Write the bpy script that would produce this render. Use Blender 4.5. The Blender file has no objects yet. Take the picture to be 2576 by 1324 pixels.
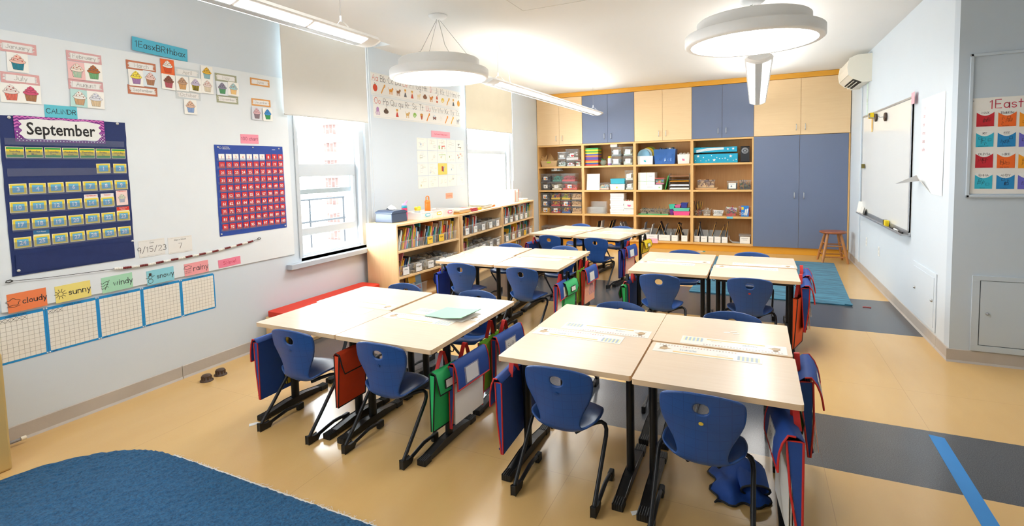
import bpy, bmesh, math, random
from mathutils import Matrix, Vector
random.seed(7)
SC = bpy.context.scene
COL = SC.collection
PI = math.pi

# ---------------------------------------------------------------- camera maths (image taken as 2576x1324)
F, CX, CY, YAW, PITCH, ROLL, CAMH = 1288.92, 1288.0, 509.26, -.4442, -.0689, .0238, 1.6
_c, _s = math.cos(YAW), math.sin(YAW)
_fw = Vector((_s * math.cos(PITCH), _c * math.cos(PITCH), math.sin(PITCH)))
_r0 = Vector((_c, -_s, 0))
_d0 = _fw.cross(_r0)
C_R = math.cos(ROLL) * _r0 + math.sin(ROLL) * _d0
C_D = -math.sin(ROLL) * _r0 + math.cos(ROLL) * _d0
C_F = _fw
EYE = Vector((0, 0, CAMH))


def at(u, v, x=None, y=None, z=None):
    """The point of a room plane (x, y or z given) that the photograph shows at pixel u, v."""
    d = C_R * ((u - CX) / F) + C_D * ((v - CY) / F) + C_F
    t = (x / d.x) if x is not None else (y / d.y) if y is not None else ((z - CAMH) / d.z)
    return EYE + d * t


# ---------------------------------------------------------------- materials
def lin(h):
    if not isinstance(h, str):
        return tuple(h)
    h = h.lstrip('#')
    o = []
    for i in (0, 2, 4):
        c = int(h[i:i + 2], 16) / 255
        o.append(c / 12.92 if c <= .04045 else ((c + .055) / 1.055) ** 2.4)
    return tuple(o)


_mc = {}


def new_mat(name):
    m = bpy.data.materials.new(name)
    m.use_nodes = True
    nt = m.node_tree
    for n in list(nt.nodes):
        nt.nodes.remove(n)
    out = nt.nodes.new('ShaderNodeOutputMaterial')
    b = nt.nodes.new('ShaderNodeBsdfPrincipled')
    nt.links.new(b.outputs[0], out.inputs[0])
    return m, nt, b, out


def N(nt, t, **kw):
    n = nt.nodes.new(t)
    for k, v in kw.items():
        setattr(n, k, v)
    return n


def mat(col, rough=.5, metal=0.0, var=.05, scale=12.0, bump=0.0, bscale=60.0, spec=.5, stretch=None, sheen=0, coat=0):
    """A plain procedural material: base colour with a little noise, optional bump."""
    key = (col, rough, metal, var, scale, bump, bscale, spec, stretch, sheen, coat)
    if key in _mc:
        return _mc[key]
    m, nt, b, out = new_mat('surface_' + str(col).strip('#'))
    c = lin(col)
    b.inputs['Roughness'].default_value = rough
    b.inputs['Metallic'].default_value = metal
    b.inputs['Specular IOR Level'].default_value = spec
    if sheen:
        b.inputs['Sheen Weight'].default_value = sheen
    if coat:
        b.inputs['Coat Weight'].default_value = coat
        b.inputs['Coat Roughness'].default_value = .12
    tc = N(nt, 'ShaderNodeTexCoord')
    src = tc.outputs['Object']
    if stretch:
        mp = N(nt, 'ShaderNodeMapping')
        mp.inputs['Scale'].default_value = stretch
        nt.links.new(src, mp.inputs[0])
        src = mp.outputs[0]
    no = N(nt, 'ShaderNodeTexNoise')
    no.inputs['Scale'].default_value = scale
    no.inputs['Detail'].default_value = 4
    nt.links.new(src, no.inputs['Vector'])
    mx = N(nt, 'ShaderNodeMix', data_type='RGBA')
    mx.inputs['A'].default_value = (*[x * (1 - var * 1.4) for x in c], 1)
    mx.inputs['B'].default_value = (*[min(1, x * (1 + var)) for x in c], 1)
    nt.links.new(no.outputs['Fac'], mx.inputs['Factor'])
    nt.links.new(mx.outputs['Result'], b.inputs['Base Color'])
    if bump:
        n2 = N(nt, 'ShaderNodeTexNoise')
        n2.inputs['Scale'].default_value = bscale
        n2.inputs['Detail'].default_value = 3
        nt.links.new(src, n2.inputs['Vector'])
        bp = N(nt, 'ShaderNodeBump')
        bp.inputs['Strength'].default_value = bump
        bp.inputs['Distance'].default_value = .01
        nt.links.new(n2.outputs['Fac'], bp.inputs['Height'])
        nt.links.new(bp.outputs[0], b.inputs['Normal'])
    _mc[key] = m
    return m


def glow(col, strength):
    key = ('glow', col, strength)
    if key not in _mc:
        m, nt, b, out = new_mat('lamp_diffuser')
        e = N(nt, 'ShaderNodeEmission')
        e.inputs[0].default_value = (*lin(col), 1)
        e.inputs[1].default_value = strength
        nt.links.new(e.outputs[0], out.inputs[0])
        _mc[key] = m
    return _mc[key]


def clear(tint='#ffffff', body=.12, rough=.08, key2=''):
    """Thin clear plastic or a pane: mostly transparent, a glossy coat, a little body colour."""
    key = ('clear', tint, body, rough)
    if key in _mc:
        return _mc[key]
    m, nt, b, out = new_mat('clear_plastic')
    t = N(nt, 'ShaderNodeBsdfTransparent')
    t.inputs[0].default_value = (*[.55 + .45 * x for x in lin(tint)], 1)
    b.inputs['Base Color'].default_value = (*lin(tint), 1)
    b.inputs['Roughness'].default_value = rough
    lw = N(nt, 'ShaderNodeLayerWeight')
    lw.inputs[0].default_value = .25
    mr = N(nt, 'ShaderNodeMapRange')
    mr.inputs['To Min'].default_value = body
    mr.inputs['To Max'].default_value = min(1, body + .45)
    pw = N(nt, 'ShaderNodeMath', operation='POWER')
    pw.inputs[1].default_value = 3
    lw.inputs[0].default_value = .5
    nt.links.new(lw.outputs['Facing'], pw.inputs[0])
    nt.links.new(pw.outputs[0], mr.inputs['Value'])
    mx = N(nt, 'ShaderNodeMixShader')
    nt.links.new(mr.outputs[0], mx.inputs[0])
    nt.links.new(t.outputs[0], mx.inputs[1])
    nt.links.new(b.outputs[0], mx.inputs[2])
    nt.links.new(mx.outputs[0], out.inputs[0])
    _mc[key] = m
    return m


# ---------------------------------------------------------------- mesh builder
class MB:
    def __init__(s):
        s.v, s.f, s.m, s.sm, s.mats = [], [], [], [], []

    def mi(s, m):
        if m not in s.mats:
            s.mats.append(m)
        return s.mats.index(m)

    def add(s, vs, fs, m, smooth=False, M=None):
        o = len(s.v)
        s.v += [tuple(M @ Vector(p)) if M is not None else tuple(p) for p in vs]
        i = s.mi(m)
        for f in fs:
            s.f.append([o + k for k in f])
            s.m.append(i)
            s.sm.append(smooth)
        return s

    def face(s, pts, m, M=None):
        return s.add(pts, [list(range(len(pts)))], m, False, M)

    def rect(s, x0, y0, x1, y1, z, m, M=None):
        return s.face([(x0, y0, z), (x1, y0, z), (x1, y1, z), (x0, y1, z)], m, M)

    def box(s, x0, y0, z0, x1, y1, z1, m, M=None):
        v = [(x0, y0, z0), (x1, y0, z0), (x1, y1, z0), (x0, y1, z0), (x0, y0, z1), (x1, y0, z1), (x1, y1, z1), (x0, y1, z1)]
        return s.add(v, [(0, 3, 2, 1), (4, 5, 6, 7), (0, 1, 5, 4), (1, 2, 6, 5), (2, 3, 7, 6), (3, 0, 4, 7)], m, False, M)

    def taper(s, x0, y0, x1, y1, z0, z1, d, m, M=None, open_top=False, t=.002):
        """A tub: floor smaller than the rim by d on each side; open at the top if asked (thin walls)."""
        b = [(x0 + d, y0 + d, z0), (x1 - d, y0 + d, z0), (x1 - d, y1 - d, z0), (x0 + d, y1 - d, z0)]
        a = [(x0, y0, z1), (x1, y0, z1), (x1, y1, z1), (x0, y1, z1)]
        fs = [(0, 3, 2, 1), (0, 1, 5, 4), (1, 2, 6, 5), (2, 3, 7, 6), (3, 0, 4, 7)]
        if not open_top:
            fs.append((4, 5, 6, 7))
        return s.add(b + a, fs, m, False, M)

    def prism(s, pts, z0, z1, m, M=None, smooth=False, mtop=None):
        n = len(pts)
        v = [(p[0], p[1], z0) for p in pts] + [(p[0], p[1], z1) for p in pts]
        s.add(v, [[(i), (i + 1) % n, n + (i + 1) % n, n + i] for i in range(n)], m, smooth, M)
        s.add(v[:n], [list(range(n))[::-1]], m, False, M)
        s.add(v[n:], [list(range(n))], mtop or m, False, M)
        return s

    def lathe(s, prof, m, n=24, M=None, smooth=True, caps=True):
        v, f = [], []
        for r, z in prof:
            for i in range(n):
                a = 2 * PI * i / n
                v.append((r * math.cos(a), r * math.sin(a), z))
        for k in range(len(prof) - 1):
            for i in range(n):
                j = (i + 1) % n
                f.append((k * n + i, k * n + j, (k + 1) * n + j, (k + 1) * n + i))
        s.add(v, f, m, smooth, M)
        if caps:
            s.add(v[:n], [list(range(n))[::-1]], m, False, M)
            s.add(v[-n:], [list(range(n))], m, False, M)
        return s

    def cyl(s, p0, p1, r, m, n=12, r1=None, smooth=True, sx=1.0):
        p0, p1 = Vector(p0), Vector(p1)
        d = p1 - p0
        M = Matrix.Translation(p0) @ d.to_track_quat('Z', 'Y').to_matrix().to_4x4() @ Matrix.Diagonal((sx, 1, 1, 1))
        return s.lathe([(r, 0), (r if r1 is None else r1, d.length)], m, n, M, smooth)

    def tube(s, pts, r, m, n=8, rs=None):
        pts = [Vector(p) for p in pts]
        v, f = [], []
        up = None
        for i, p in enumerate(pts):
            a = pts[max(i - 1, 0)]
            b = pts[min(i + 1, len(pts) - 1)]
            t = (b - a).normalized()
            if up is None:
                up = Vector((0, 0, 1)) if abs(t.z) < .9 else Vector((1, 0, 0))
            sd = t.cross(up).normalized()
            up = sd.cross(t).normalized()
            rr = rs[i] if rs else r
            for k in range(n):
                q = 2 * PI * k / n
                v.append(p + sd * (rr * math.cos(q)) + up * (rr * math.sin(q)))
        for i in range(len(pts) - 1):
            for k in range(n):
                j = (k + 1) % n
                f.append((i * n + k, i * n + j, (i + 1) * n + j, (i + 1) * n + k))
        s.add(v, f, m, True)
        s.add(v[:n], [list(range(n))], m)
        s.add(v[-n:], [list(range(n))[::-1]], m)
        return s

    def stroke(s, polys, w, m, M=None, z=0.0):
        """Flat pen strokes in the local xy plane."""
        for pl in polys:
            P = [Vector((p[0], p[1])) for p in pl]
            if len(P) < 2:
                continue
            v = []
            for i, p in enumerate(P):
                t = P[min(i + 1, len(P) - 1)] - P[max(i - 1, 0)]
                if t.length < 1e-9:
                    t = Vector((1, 0))
                t.normalize()
                nn = Vector((-t.y, t.x)) * (w / 2)
                e = t * (w / 2 if i == len(P) - 1 else -w / 2 if i == 0 else 0)
                v += [(p.x + nn.x + e.x, p.y + nn.y + e.y, z), (p.x - nn.x + e.x, p.y - nn.y + e.y, z)]
            s.add(v, [(2 * i, 2 * i + 1, 2 * i + 3, 2 * i + 2) for i in range(len(P) - 1)], m, False, M)
        return s

    def write(s, text, size, w, m, M=None, x=0, y=0, z=0.0, align='c', slant=0):
        """Handwriting in the pen-stroke alphabet below; size is the height of a capital."""
        polys, width = pen_text(text)
        k = size / 10.0
        dx = x - (width * k / 2 if align == 'c' else width * k if align == 'r' else 0)
        return s.stroke([[(dx + (a + slant * b) * k, y + b * k) for a, b in pl] for pl in polys], w, m, M, z)

    def ptext(s, text, size, m, M=None, x=0, y=0, z=0.0, bold=0.0, sx=1.0, fit=None):
        """Printed lettering, centred; size is the height of a capital."""
        v, f = font_mesh(text, bold)
        if not v:
            return s
        xs = [p[0] for p in v]
        ys = [p[1] for p in v]
        k = size / .73
        wd = (max(xs) - min(xs)) * k * sx
        if fit and wd > fit:
            sx *= fit / wd
        cx = (min(xs) + max(xs)) / 2
        return s.add([(x + (p[0] - cx) * k * sx, y + (p[1] - .365) * k, z) for p in v], f, m, False, M)

    def build(s, name, parent=None, bevel=0.0, M=None, weld=False, segs=2):
        me = bpy.data.meshes.new(name)
        me.from_pydata(s.v, [], s.f)
        for m in s.mats:
            me.materials.append(m)
        me.polygons.foreach_set('material_index', s.m)
        me.polygons.foreach_set('use_smooth', s.sm)
        me.update()
        o = bpy.data.objects.new(name, me)
        COL.objects.link(o)
        if parent:
            o.parent = parent
        if M is not None:
            o.matrix_local = M
        if bevel:
            b = o.modifiers.new('soft_edge', 'BEVEL')
            b.width = bevel
            b.segments = segs
            b.limit_method = 'ANGLE'
            b.angle_limit = .6
        return o


ORDN = ('lowest', 'second lowest', 'third lowest', 'fourth lowest', 'fifth lowest', 'sixth lowest', 'seventh lowest', 'eighth lowest', 'ninth lowest', 'third highest', 'second highest', 'topmost')
_fm = {}


def font_mesh(text, bold=0.0):
    k = (text, bold)
    if k not in _fm:
        cu = bpy.data.curves.new('t', 'FONT')
        cu.body = text
        cu.size = 1
        cu.resolution_u = 2
        cu.offset = bold
        o = bpy.data.objects.new('t', cu)
        COL.objects.link(o)
        dg = bpy.context.evaluated_depsgraph_get()
        me = o.evaluated_get(dg).to_mesh()
        _fm[k] = ([tuple(v.co) for v in me.vertices], [tuple(p.vertices) for p in me.polygons])
        bpy.data.objects.remove(o)
        bpy.data.curves.remove(cu)
    return _fm[k]


# pen-stroke alphabet: capitals 10 high, small letters 6 high, tails to -4
def _arc(cx, cy, rx, ry, a0, a1, n=9):
    return [(cx + rx * math.cos(math.radians(a0 + (a1 - a0) * i / n)), cy + ry * math.sin(math.radians(a0 + (a1 - a0) * i / n))) for i in range(n + 1)]


O6 = _arc(2.5, 3, 2.4, 3, 90, 450, 12)
PEN = {
    'A': (7, [[(0, 0), (3.5, 10), (7, 0)], [(1.4, 4), (5.6, 4)]]),
    'B': (6, [[(0, 0), (0, 10)], [(0, 10)] + _arc(3, 7.5, 2.8, 2.5, 90, -90, 6) + [(0, 5)], [(0, 5)] + _arc(3, 2.5, 3, 2.5, 90, -90, 6) + [(0, 0)]]),
    'C': (7, [_arc(4, 5, 4, 5, 45, 315, 12)]),
    'D': (7, [[(0, 0), (0, 10)], [(0, 10)] + _arc(2, 5, 5, 5, 90, -90, 9) + [(0, 0)]]),
    'E': (5.5, [[(5, 10), (0, 10), (0, 0), (5.5, 0)], [(0, 5), (4.5, 5)]]),
    'F': (5.5, [[(5.5, 10), (0, 10), (0, 0)], [(0, 5), (4.5, 5)]]),
    'G': (7.5, [_arc(4, 5, 4, 5, 45, 330, 12) + [(7.5, 4.6), (4.5, 4.6)]]),
    'H': (6.5, [[(0, 0), (0, 10)], [(6.5, 0), (6.5, 10)], [(0, 5), (6.5, 5)]]),
    'I': (3, [[(1.5, 0), (1.5, 10)], [(0, 0), (3, 0)], [(0, 10), (3, 10)]]),
    'J': (5, [[(5, 10), (5, 3)] + _arc(2.5, 3, 2.5, 3, 0, -150, 7)]),
    'K': (6, [[(0, 0), (0, 10)], [(6, 10), (0, 4.5), (6, 0)]]),
    'L': (5, [[(0, 10), (0, 0), (5, 0)]]),
    'M': (8, [[(0, 0), (0, 10), (4, 3), (8, 10), (8, 0)]]),
    'N': (7, [[(0, 0), (0, 10), (7, 0), (7, 10)]]),
    'O': (8, [_arc(4, 5, 4, 5, 90, 450, 16)]),
    'P': (6, [[(0, 0), (0, 10)] + _arc(3, 7.4, 3, 2.6, 90, -90, 7) + [(0, 4.8)]]),
    'Q': (8, [_arc(4, 5, 4, 5, 90, 450, 16), [(5, 3), (8, -1)]]),
    'R': (6, [[(0, 0), (0, 10)] + _arc(3, 7.4, 3, 2.6, 90, -90, 7) + [(0, 4.8)], [(2.5, 4.8), (6, 0)]]),
    'S': (6, [_arc(3, 7.5, 2.8, 2.5, 30, 270, 9) + _arc(3, 2.5, 3, 2.5, 90, -150, 9)]),
    'T': (6, [[(0, 10), (6, 10)], [(3, 10), (3, 0)]]),
    'U': (6.5, [[(0, 10), (0, 3)] + _arc(3.2, 3, 3.2, 3, 180, 360, 8) + [(6.5, 10)]]),
    'V': (7, [[(0, 10), (3.5, 0), (7, 10)]]),
    'W': (9, [[(0, 10), (2.3, 0), (4.5, 8), (6.7, 0), (9, 10)]]),
    'X': (6.5, [[(0, 0), (6.5, 10)], [(0, 10), (6.5, 0)]]),
    'Y': (6.5, [[(0, 10), (3.2, 5), (6.5, 10)], [(3.2, 5), (3.2, 0)]]),
    'Z': (6.5, [[(0, 10), (6.5, 10), (0, 0), (6.5, 0)]]),
    'a': (5, [O6, [(5, 6), (5, 0)]]),
    'b': (5, [[(0, 10), (0, 0)], O6]),
    'c': (4.6, [_arc(2.7, 3, 2.6, 3, 50, 310, 9)]),
    'd': (5, [O6, [(5, 10), (5, 0)]]),
    'e': (5, [[(.2, 3), (5, 3)] + _arc(2.6, 3, 2.4, 3, 10, 315, 10)]),
    'f': (4, [[(4, 9.3)] + _arc(2.6, 8.4, 1.3, 1.5, 60, 180, 4) + [(1.3, 0)], [(0, 6), (3.4, 6)]]),
    'g': (5, [O6, [(5, 6), (5, -2)] + _arc(2.6, -2, 2.4, 2.2, 0, -150, 6)]),
    'h': (5, [[(0, 10), (0, 0)], [(0, 4)] + _arc(2.5, 3.8, 2.4, 2.2, 160, 0, 6) + [(4.9, 0)]]),
    'i': (1, [[(.5, 6), (.5, 0)], [(.5, 8.3), (.5, 8.8)]]),
    'j': (2.5, [[(2, 6), (2, -2)] + _arc(.6, -2, 1.4, 2, 0, -120, 4), [(2, 8.3), (2, 8.8)]]),
    'k': (4.5, [[(0, 10), (0, 0)], [(4.2, 6), (0, 2.5), (4.5, 0)]]),
    'l': (1, [[(.5, 10), (.5, 0)]]),
    'm': (8, [[(0, 6), (0, 0)], [(0, 4)] + _arc(2, 4, 2, 2, 160, 0, 5) + [(4, 0)], [(4, 4)] + _arc(6, 4, 2, 2, 160, 0, 5) + [(8, 0)]]),
    'n': (5, [[(0, 6), (0, 0)], [(0, 4)] + _arc(2.5, 3.8, 2.4, 2.2, 160, 0, 6) + [(4.9, 0)]]),
    'o': (5, [O6]),
    'p': (5, [[(0, 6), (0, -4)], O6]),
    'q': (5, [O6, [(5, 6), (5, -4)]]),
    'r': (3.5, [[(0, 6), (0, 0)], [(0, 3.5)] + _arc(2.2, 3.6, 2.1, 2.3, 160, 50, 4)]),
    's': (4, [_arc(2, 4.5, 1.9, 1.5, 30, 270, 7) + _arc(2, 1.5, 2, 1.5, 90, -150, 7)]),
    't': (3.5, [[(1.7, 9), (1.7, 0)], [(0, 6), (3.5, 6)]]),
    'u': (5, [[(0, 6), (0, 2.4)] + _arc(2.4, 2.4, 2.4, 2.4, 180, 340, 6) + [(5, 6)], [(5, 6), (5, 0)]]),
    'v': (5, [[(0, 6), (2.5, 0), (5, 6)]]),
    'w': (7, [[(0, 6), (1.8, 0), (3.5, 5), (5.2, 0), (7, 6)]]),
    'x': (4.5, [[(0, 0), (4.5, 6)], [(0, 6), (4.5, 0)]]),
    'y': (5, [[(0, 6), (2.6, 0)], [(5, 6), (1, -4)]]),
    'z': (4.5, [[(0, 6), (4.5, 6), (0, 0), (4.5, 0)]]),
    '0': (6, [_arc(3, 5, 3, 5, 90, 450, 14)]),
    '1': (3, [[(0, 8), (1.8, 10), (1.8, 0)]]),
    '2': (6, [_arc(3, 7.2, 2.8, 2.8, 160, -30, 8) + [(0, 0), (6, 0)]]),
    '3': (6, [_arc(2.8, 7.5, 2.6, 2.5, 140, -80, 8), _arc(2.8, 2.6, 3, 2.6, 80, -140, 8)]),
    '4': (6, [[(4.5, 0), (4.5, 10), (0, 3.4), (6, 3.4)]]),
    '5': (6, [[(5.6, 10), (.8, 10), (.5, 5.6)] + _arc(2.8, 3, 3, 3, 110, -140, 9)]),
    '6': (6, [[(4.6, 10), (.6, 4)] + _arc(3, 2.8, 2.7, 2.8, 160, -200, 12)]),
    '7': (6, [[(0, 10), (6, 10), (2, 0)]]),
    '8': (6, [_arc(3, 7.5, 2.4, 2.5, 90, 450, 10), _arc(3, 2.6, 2.9, 2.6, 90, 450, 10)]),
    '9': (6, [_arc(3, 7.2, 2.7, 2.8, 0, 360, 10) + [(5, 0)]]),
    '/': (5, [[(0, -1), (5, 11)]]),
    '-': (4, [[(0, 4.5), (4, 4.5)]]),
    '.': (1, [[(.3, 0), (.6, .5)]]),
}


def pen_text(t):
    out, x = [], 0
    for ch in t:
        if ch == ' ':
            x += 5
            continue
        w, ps = PEN.get(ch, PEN['-'])
        out += [[(x + a, b) for a, b in p] for p in ps]
        x += w + 2.2
    return out, max(0, x - 2.2)


# ---------------------------------------------------------------- scene graph helpers
def tag(o, label=None, cat=None, group=None, kind=None):
    if label:
        o['label'] = label
    if cat:
        o['category'] = cat
        o['kind'] = 'thing'
    if group:
        o['group'] = group
    if kind:
        o['kind'] = kind
    return o


def empty(name, M=None, label=None, cat=None, group=None):
    o = bpy.data.objects.new(name, None)
    o.empty_display_size = .05
    COL.objects.link(o)
    if M is not None:
        o.matrix_world = M
    return tag(o, label, cat, group)


def kids(o):
    return KIDS.get(o.name) or [c for c in COL.objects if c.parent == o]


KIDS = {}


def copy_tree(o, parent=None, cache=None):
    c = o.copy()
    COL.objects.link(c)
    if parent:
        c.parent = parent
    for ch in list(o.children):
        copy_tree(ch, c)
    return c


def struct(mb, name, **kw):
    o = mb.build(name, **kw)
    o['kind'] = 'structure'
    return o


def T(x=0, y=0, z=0, rz=0, rx=0, ry=0):
    return Matrix.Translation((x, y, z)) @ Matrix.Rotation(rz, 4, 'Z') @ Matrix.Rotation(ry, 4, 'Y') @ Matrix.Rotation(rx, 4, 'X')


def frame(o, ex, ey):
    ex, ey = Vector(ex), Vector(ey)
    ez = ex.cross(ey)
    M = Matrix((ex, ey, ez)).transposed().to_4x4()
    M.translation = Vector(o)
    return M


XL, XR, YB, YP, ZC = -4.06, 1.38, 9.79, 5.0, 3.04


def on_left(y, z, n=.0, rot=0):      # plane of the left wall; local x runs along +y, local y up, local z into the room
    return frame((XL + n, y, z), (0, 1, 0), (0, 0, 1)) @ Matrix.Rotation(rot, 4, 'Z')


def on_right(y, z, n=0, rot=0):
    return frame((XR - n, y, z), (0, -1, 0), (0, 0, 1)) @ Matrix.Rotation(rot, 4, 'Z')


def on_pier(x, z, n=0, rot=0):
    return frame((x, YP - n, z), (1, 0, 0), (0, 0, 1)) @ Matrix.Rotation(rot, 4, 'Z')


def WL(u, v, n=.02):
    p = at(u, v, x=XL + n)
    return p.y, p.z
# ================================================================ setting
def floor_material():
    m, nt, b, out = new_mat('vinyl_floor')
    L = nt.links.new
    tc = N(nt, 'ShaderNodeTexCoord')
    sp = N(nt, 'ShaderNodeSeparateXYZ')
    L(tc.outputs['Object'], sp.inputs[0])

    def band(sock, a, c):
        g = N(nt, 'ShaderNodeMath', operation='GREATER_THAN')
        g.inputs[1].default_value = a
        l = N(nt, 'ShaderNodeMath', operation='LESS_THAN')
        l.inputs[1].default_value = c
        mu = N(nt, 'ShaderNodeMath', operation='MULTIPLY')
        L(sock, g.inputs[0])
        L(sock, l.inputs[0])
        L(g.outputs[0], mu.inputs[0])
        L(l.outputs[0], mu.inputs[1])
        return mu.outputs[0]

    def join(a, c):
        mx = N(nt, 'ShaderNodeMath', operation='MAXIMUM')
        L(a, mx.inputs[0])
        L(c, mx.inputs[1])
        return mx.outputs[0]
    Y, X = sp.outputs['Y'], sp.outputs['X']
    dark = join(band(Y, 2.997, 3.651), band(Y, 5.594, 6.88))
    seam = None
    for x in (-3.3, -2.08, -.86, .335, .935, 2.15):
        s_ = band(X, x - .0016, x + .0016)
        seam = s_ if seam is None else join(seam, s_)
    for y in (2.41, 1.2, 4.25, 8.2):
        seam = join(seam, band(Y, y - .0014, y + .0014))

    def noise(scale, det=6, stretch=None):
        n = N(nt, 'ShaderNodeTexNoise')
        n.inputs['Scale'].default_value = scale
        n.inputs['Detail'].default_value = det
        if stretch:
            mp = N(nt, 'ShaderNodeMapping')
            mp.inputs['Scale'].default_value = stretch
            L(tc.outputs['Object'], mp.inputs[0])
            L(mp.outputs[0], n.inputs['Vector'])
        else:
            L(tc.outputs['Object'], n.inputs['Vector'])
        return n.outputs['Fac']

    def mixc(f, a, c):
        mx = N(nt, 'ShaderNodeMix', data_type='RGBA')
        for k, s_ in (('A', a), ('B', c)):
            if isinstance(s_, str):
                mx.inputs[k].default_value = (*lin(s_), 1)
            else:
                L(s_, mx.inputs[k])
        L(f, mx.inputs['Factor'])
        return mx.outputs['Result']

    def ramp(f, p0, p1):
        r = N(nt, 'ShaderNodeMapRange')
        r.inputs['From Min'].default_value = p0
        r.inputs['From Max'].default_value = p1
        L(f, r.inputs['Value'])
        return r.outputs[0]
    wear = ramp(noise(.9, 3), .2, .85)
    speck = ramp(noise(230, 2), .35, .7)
    streak = ramp(noise(6, 5, (1, .35, 1)), .3, .75)
    tan = mixc(wear, '#dfbb80', '#d8b072')
    tan = mixc(speck, tan, '#dcb97f')
    tan = mixc(ramp(streak, -1, 4), tan, '#c59a58')
    gry = mixc(speck, '#3f4146', '#5b5d61')
    base = mixc(dark, tan, gry)
    sd = N(nt, 'ShaderNodeMath', operation='MULTIPLY')
    sd.inputs[1].default_value = .2
    L(seam, sd.inputs[0])
    base = mixc(sd.outputs[0], base, '#4a3418')
    L(base, b.inputs['Base Color'])
    rr = N(nt, 'ShaderNodeMapRange')
    rr.inputs['To Min'].default_value = .17
    rr.inputs['To Max'].default_value = .24
    L(noise(2.2, 5), rr.inputs['Value'])
    L(rr.outputs[0], b.inputs['Roughness'])
    b.inputs['Specular IOR Level'].default_value = .6
    bp = N(nt, 'ShaderNodeBump')
    bp.inputs['Strength'].default_value = .04
    bp.inputs['Distance'].default_value = .004
    L(noise(40, 3), bp.inputs['Height'])
    L(bp.outputs[0], b.inputs['Normal'])
    return m


def wood(col, grain=(3, 40, 40), dark=.13, rough=.42):
    k = ('wood', col, grain, dark, rough)
    if k not in _mc:
        m, nt, b, out = new_mat('wood_' + col.strip('#'))
        L = nt.links.new
        tc = N(nt, 'ShaderNodeTexCoord')
        mp = N(nt, 'ShaderNodeMapping')
        mp.inputs['Scale'].default_value = grain
        L(tc.outputs['Object'], mp.inputs[0])
        n = N(nt, 'ShaderNodeTexNoise')
        n.inputs['Scale'].default_value = 1.6
        n.inputs['Detail'].default_value = 6
        n.inputs['Distortion'].default_value = .6
        L(mp.outputs[0], n.inputs['Vector'])
        c = lin(col)
        cr = N(nt, 'ShaderNodeMapRange')
        cr.inputs['From Min'].default_value = .3
        cr.inputs['From Max'].default_value = .7
        L(n.outputs['Fac'], cr.inputs['Value'])
        mx = N(nt, 'ShaderNodeMix', data_type='RGBA')
        mx.inputs['A'].default_value = (c[0] * (1 - dark * .6), c[1] * (1 - dark), c[2] * (1 - dark * 1.4), 1)
        mx.inputs['B'].default_value = (*c, 1)
        L(cr.outputs[0], mx.inputs['Factor'])
        L(mx.outputs['Result'], b.inputs['Base Color'])
        b.inputs['Roughness'].default_value = rough
        _mc[k] = m
    return _mc[k]


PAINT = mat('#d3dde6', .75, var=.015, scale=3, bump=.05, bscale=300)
PAINT_SHADE = mat('#c0ccd7', .75, var=.015, scale=3, bump=.05, bscale=300)  # wall paint darkened: shade of the projecting wall put into its colour
CEIL = mat('#e9e9e7', .85, var=.01, scale=2, bump=.03, bscale=200)
TRIMW = mat('#c6cdd3', .5, var=.02)
SILLG = mat('#b9c2cd', .5, var=.03)
RUBBER = mat('#b9b2aa', .55, var=.10, scale=5, bump=.08, bscale=40)
WHITE = mat('#ecece9', .5, var=.01)
PAPER = mat('#eae8e3', .8, var=.012, scale=30)
BLACK = mat('#151515', .4, var=.1)
INK = mat('#2a2a2c', .7, var=.02)
STEEL = mat('#b9bbbd', .3, metal=.9, var=.03)


def pane_mat():
    m, nt, b, out = new_mat('window_glass')
    t = N(nt, 'ShaderNodeBsdfTransparent')
    t.inputs[0].default_value = (.96, .98, .98, 1)
    b.inputs['Base Color'].default_value = (.01, .012, .012, 1)
    b.inputs['Roughness'].default_value = .02
    lw = N(nt, 'ShaderNodeLayerWeight')
    lw.inputs[0].default_value = .15
    mx = N(nt, 'ShaderNodeMixShader')
    pw = N(nt, 'ShaderNodeMath', operation='POWER')
    pw.inputs[1].default_value = 5
    ml = N(nt, 'ShaderNodeMath', operation='MULTIPLY_ADD')
    ml.inputs[1].default_value = .7
    ml.inputs[2].default_value = .03
    lw.inputs[0].default_value = .5
    nt.links.new(lw.outputs['Facing'], pw.inputs[0])
    nt.links.new(pw.outputs[0], ml.inputs[0])
    nt.links.new(ml.outputs[0], mx.inputs[0])
    nt.links.new(t.outputs[0], mx.inputs[1])
    nt.links.new(b.outputs[0], mx.inputs[2])
    nt.links.new(mx.outputs[0], out.inputs[0])
    return m


PANE = pane_mat()

f_ = MB()
f_.box(XL - .3, -1.6, -.1, 3.3, YB + .65, 0, floor_material())
struct(f_, 'floor')

# ---- left wall with its two window openings and one added for light
W1 = (3.64, 4.62, .75, 3.2)
W2 = (6.95, 8.55, .92, 3.2)
W_FILL = (-1.05, -.1, .95, 2.45)                                          # unseen window, added outside the view to let in fill daylight
wl = MB()
XO = XL - .26
for y0, y1, z0, z1 in ((-1.6, W_FILL[0], 0, 3.4), (W_FILL[0], W_FILL[1], 0, W_FILL[2]), (W_FILL[0], W_FILL[1], W_FILL[3], 3.4), (W_FILL[1], W1[0], 0, 3.4), (W1[0], W1[1], 0, W1[2]), (W1[0], W1[1], W1[3], 3.4), (W1[1], W2[0], 0, 3.4),
                       (W2[0], W2[1], 0, W2[2]), (W2[0], W2[1], W2[3], 3.4), (W2[1], YB + .65, 0, 3.4)):
    wl.box(XO, y0, z0, XL, y1, z1, PAINT)
struct(wl, 'wall_left')

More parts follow.
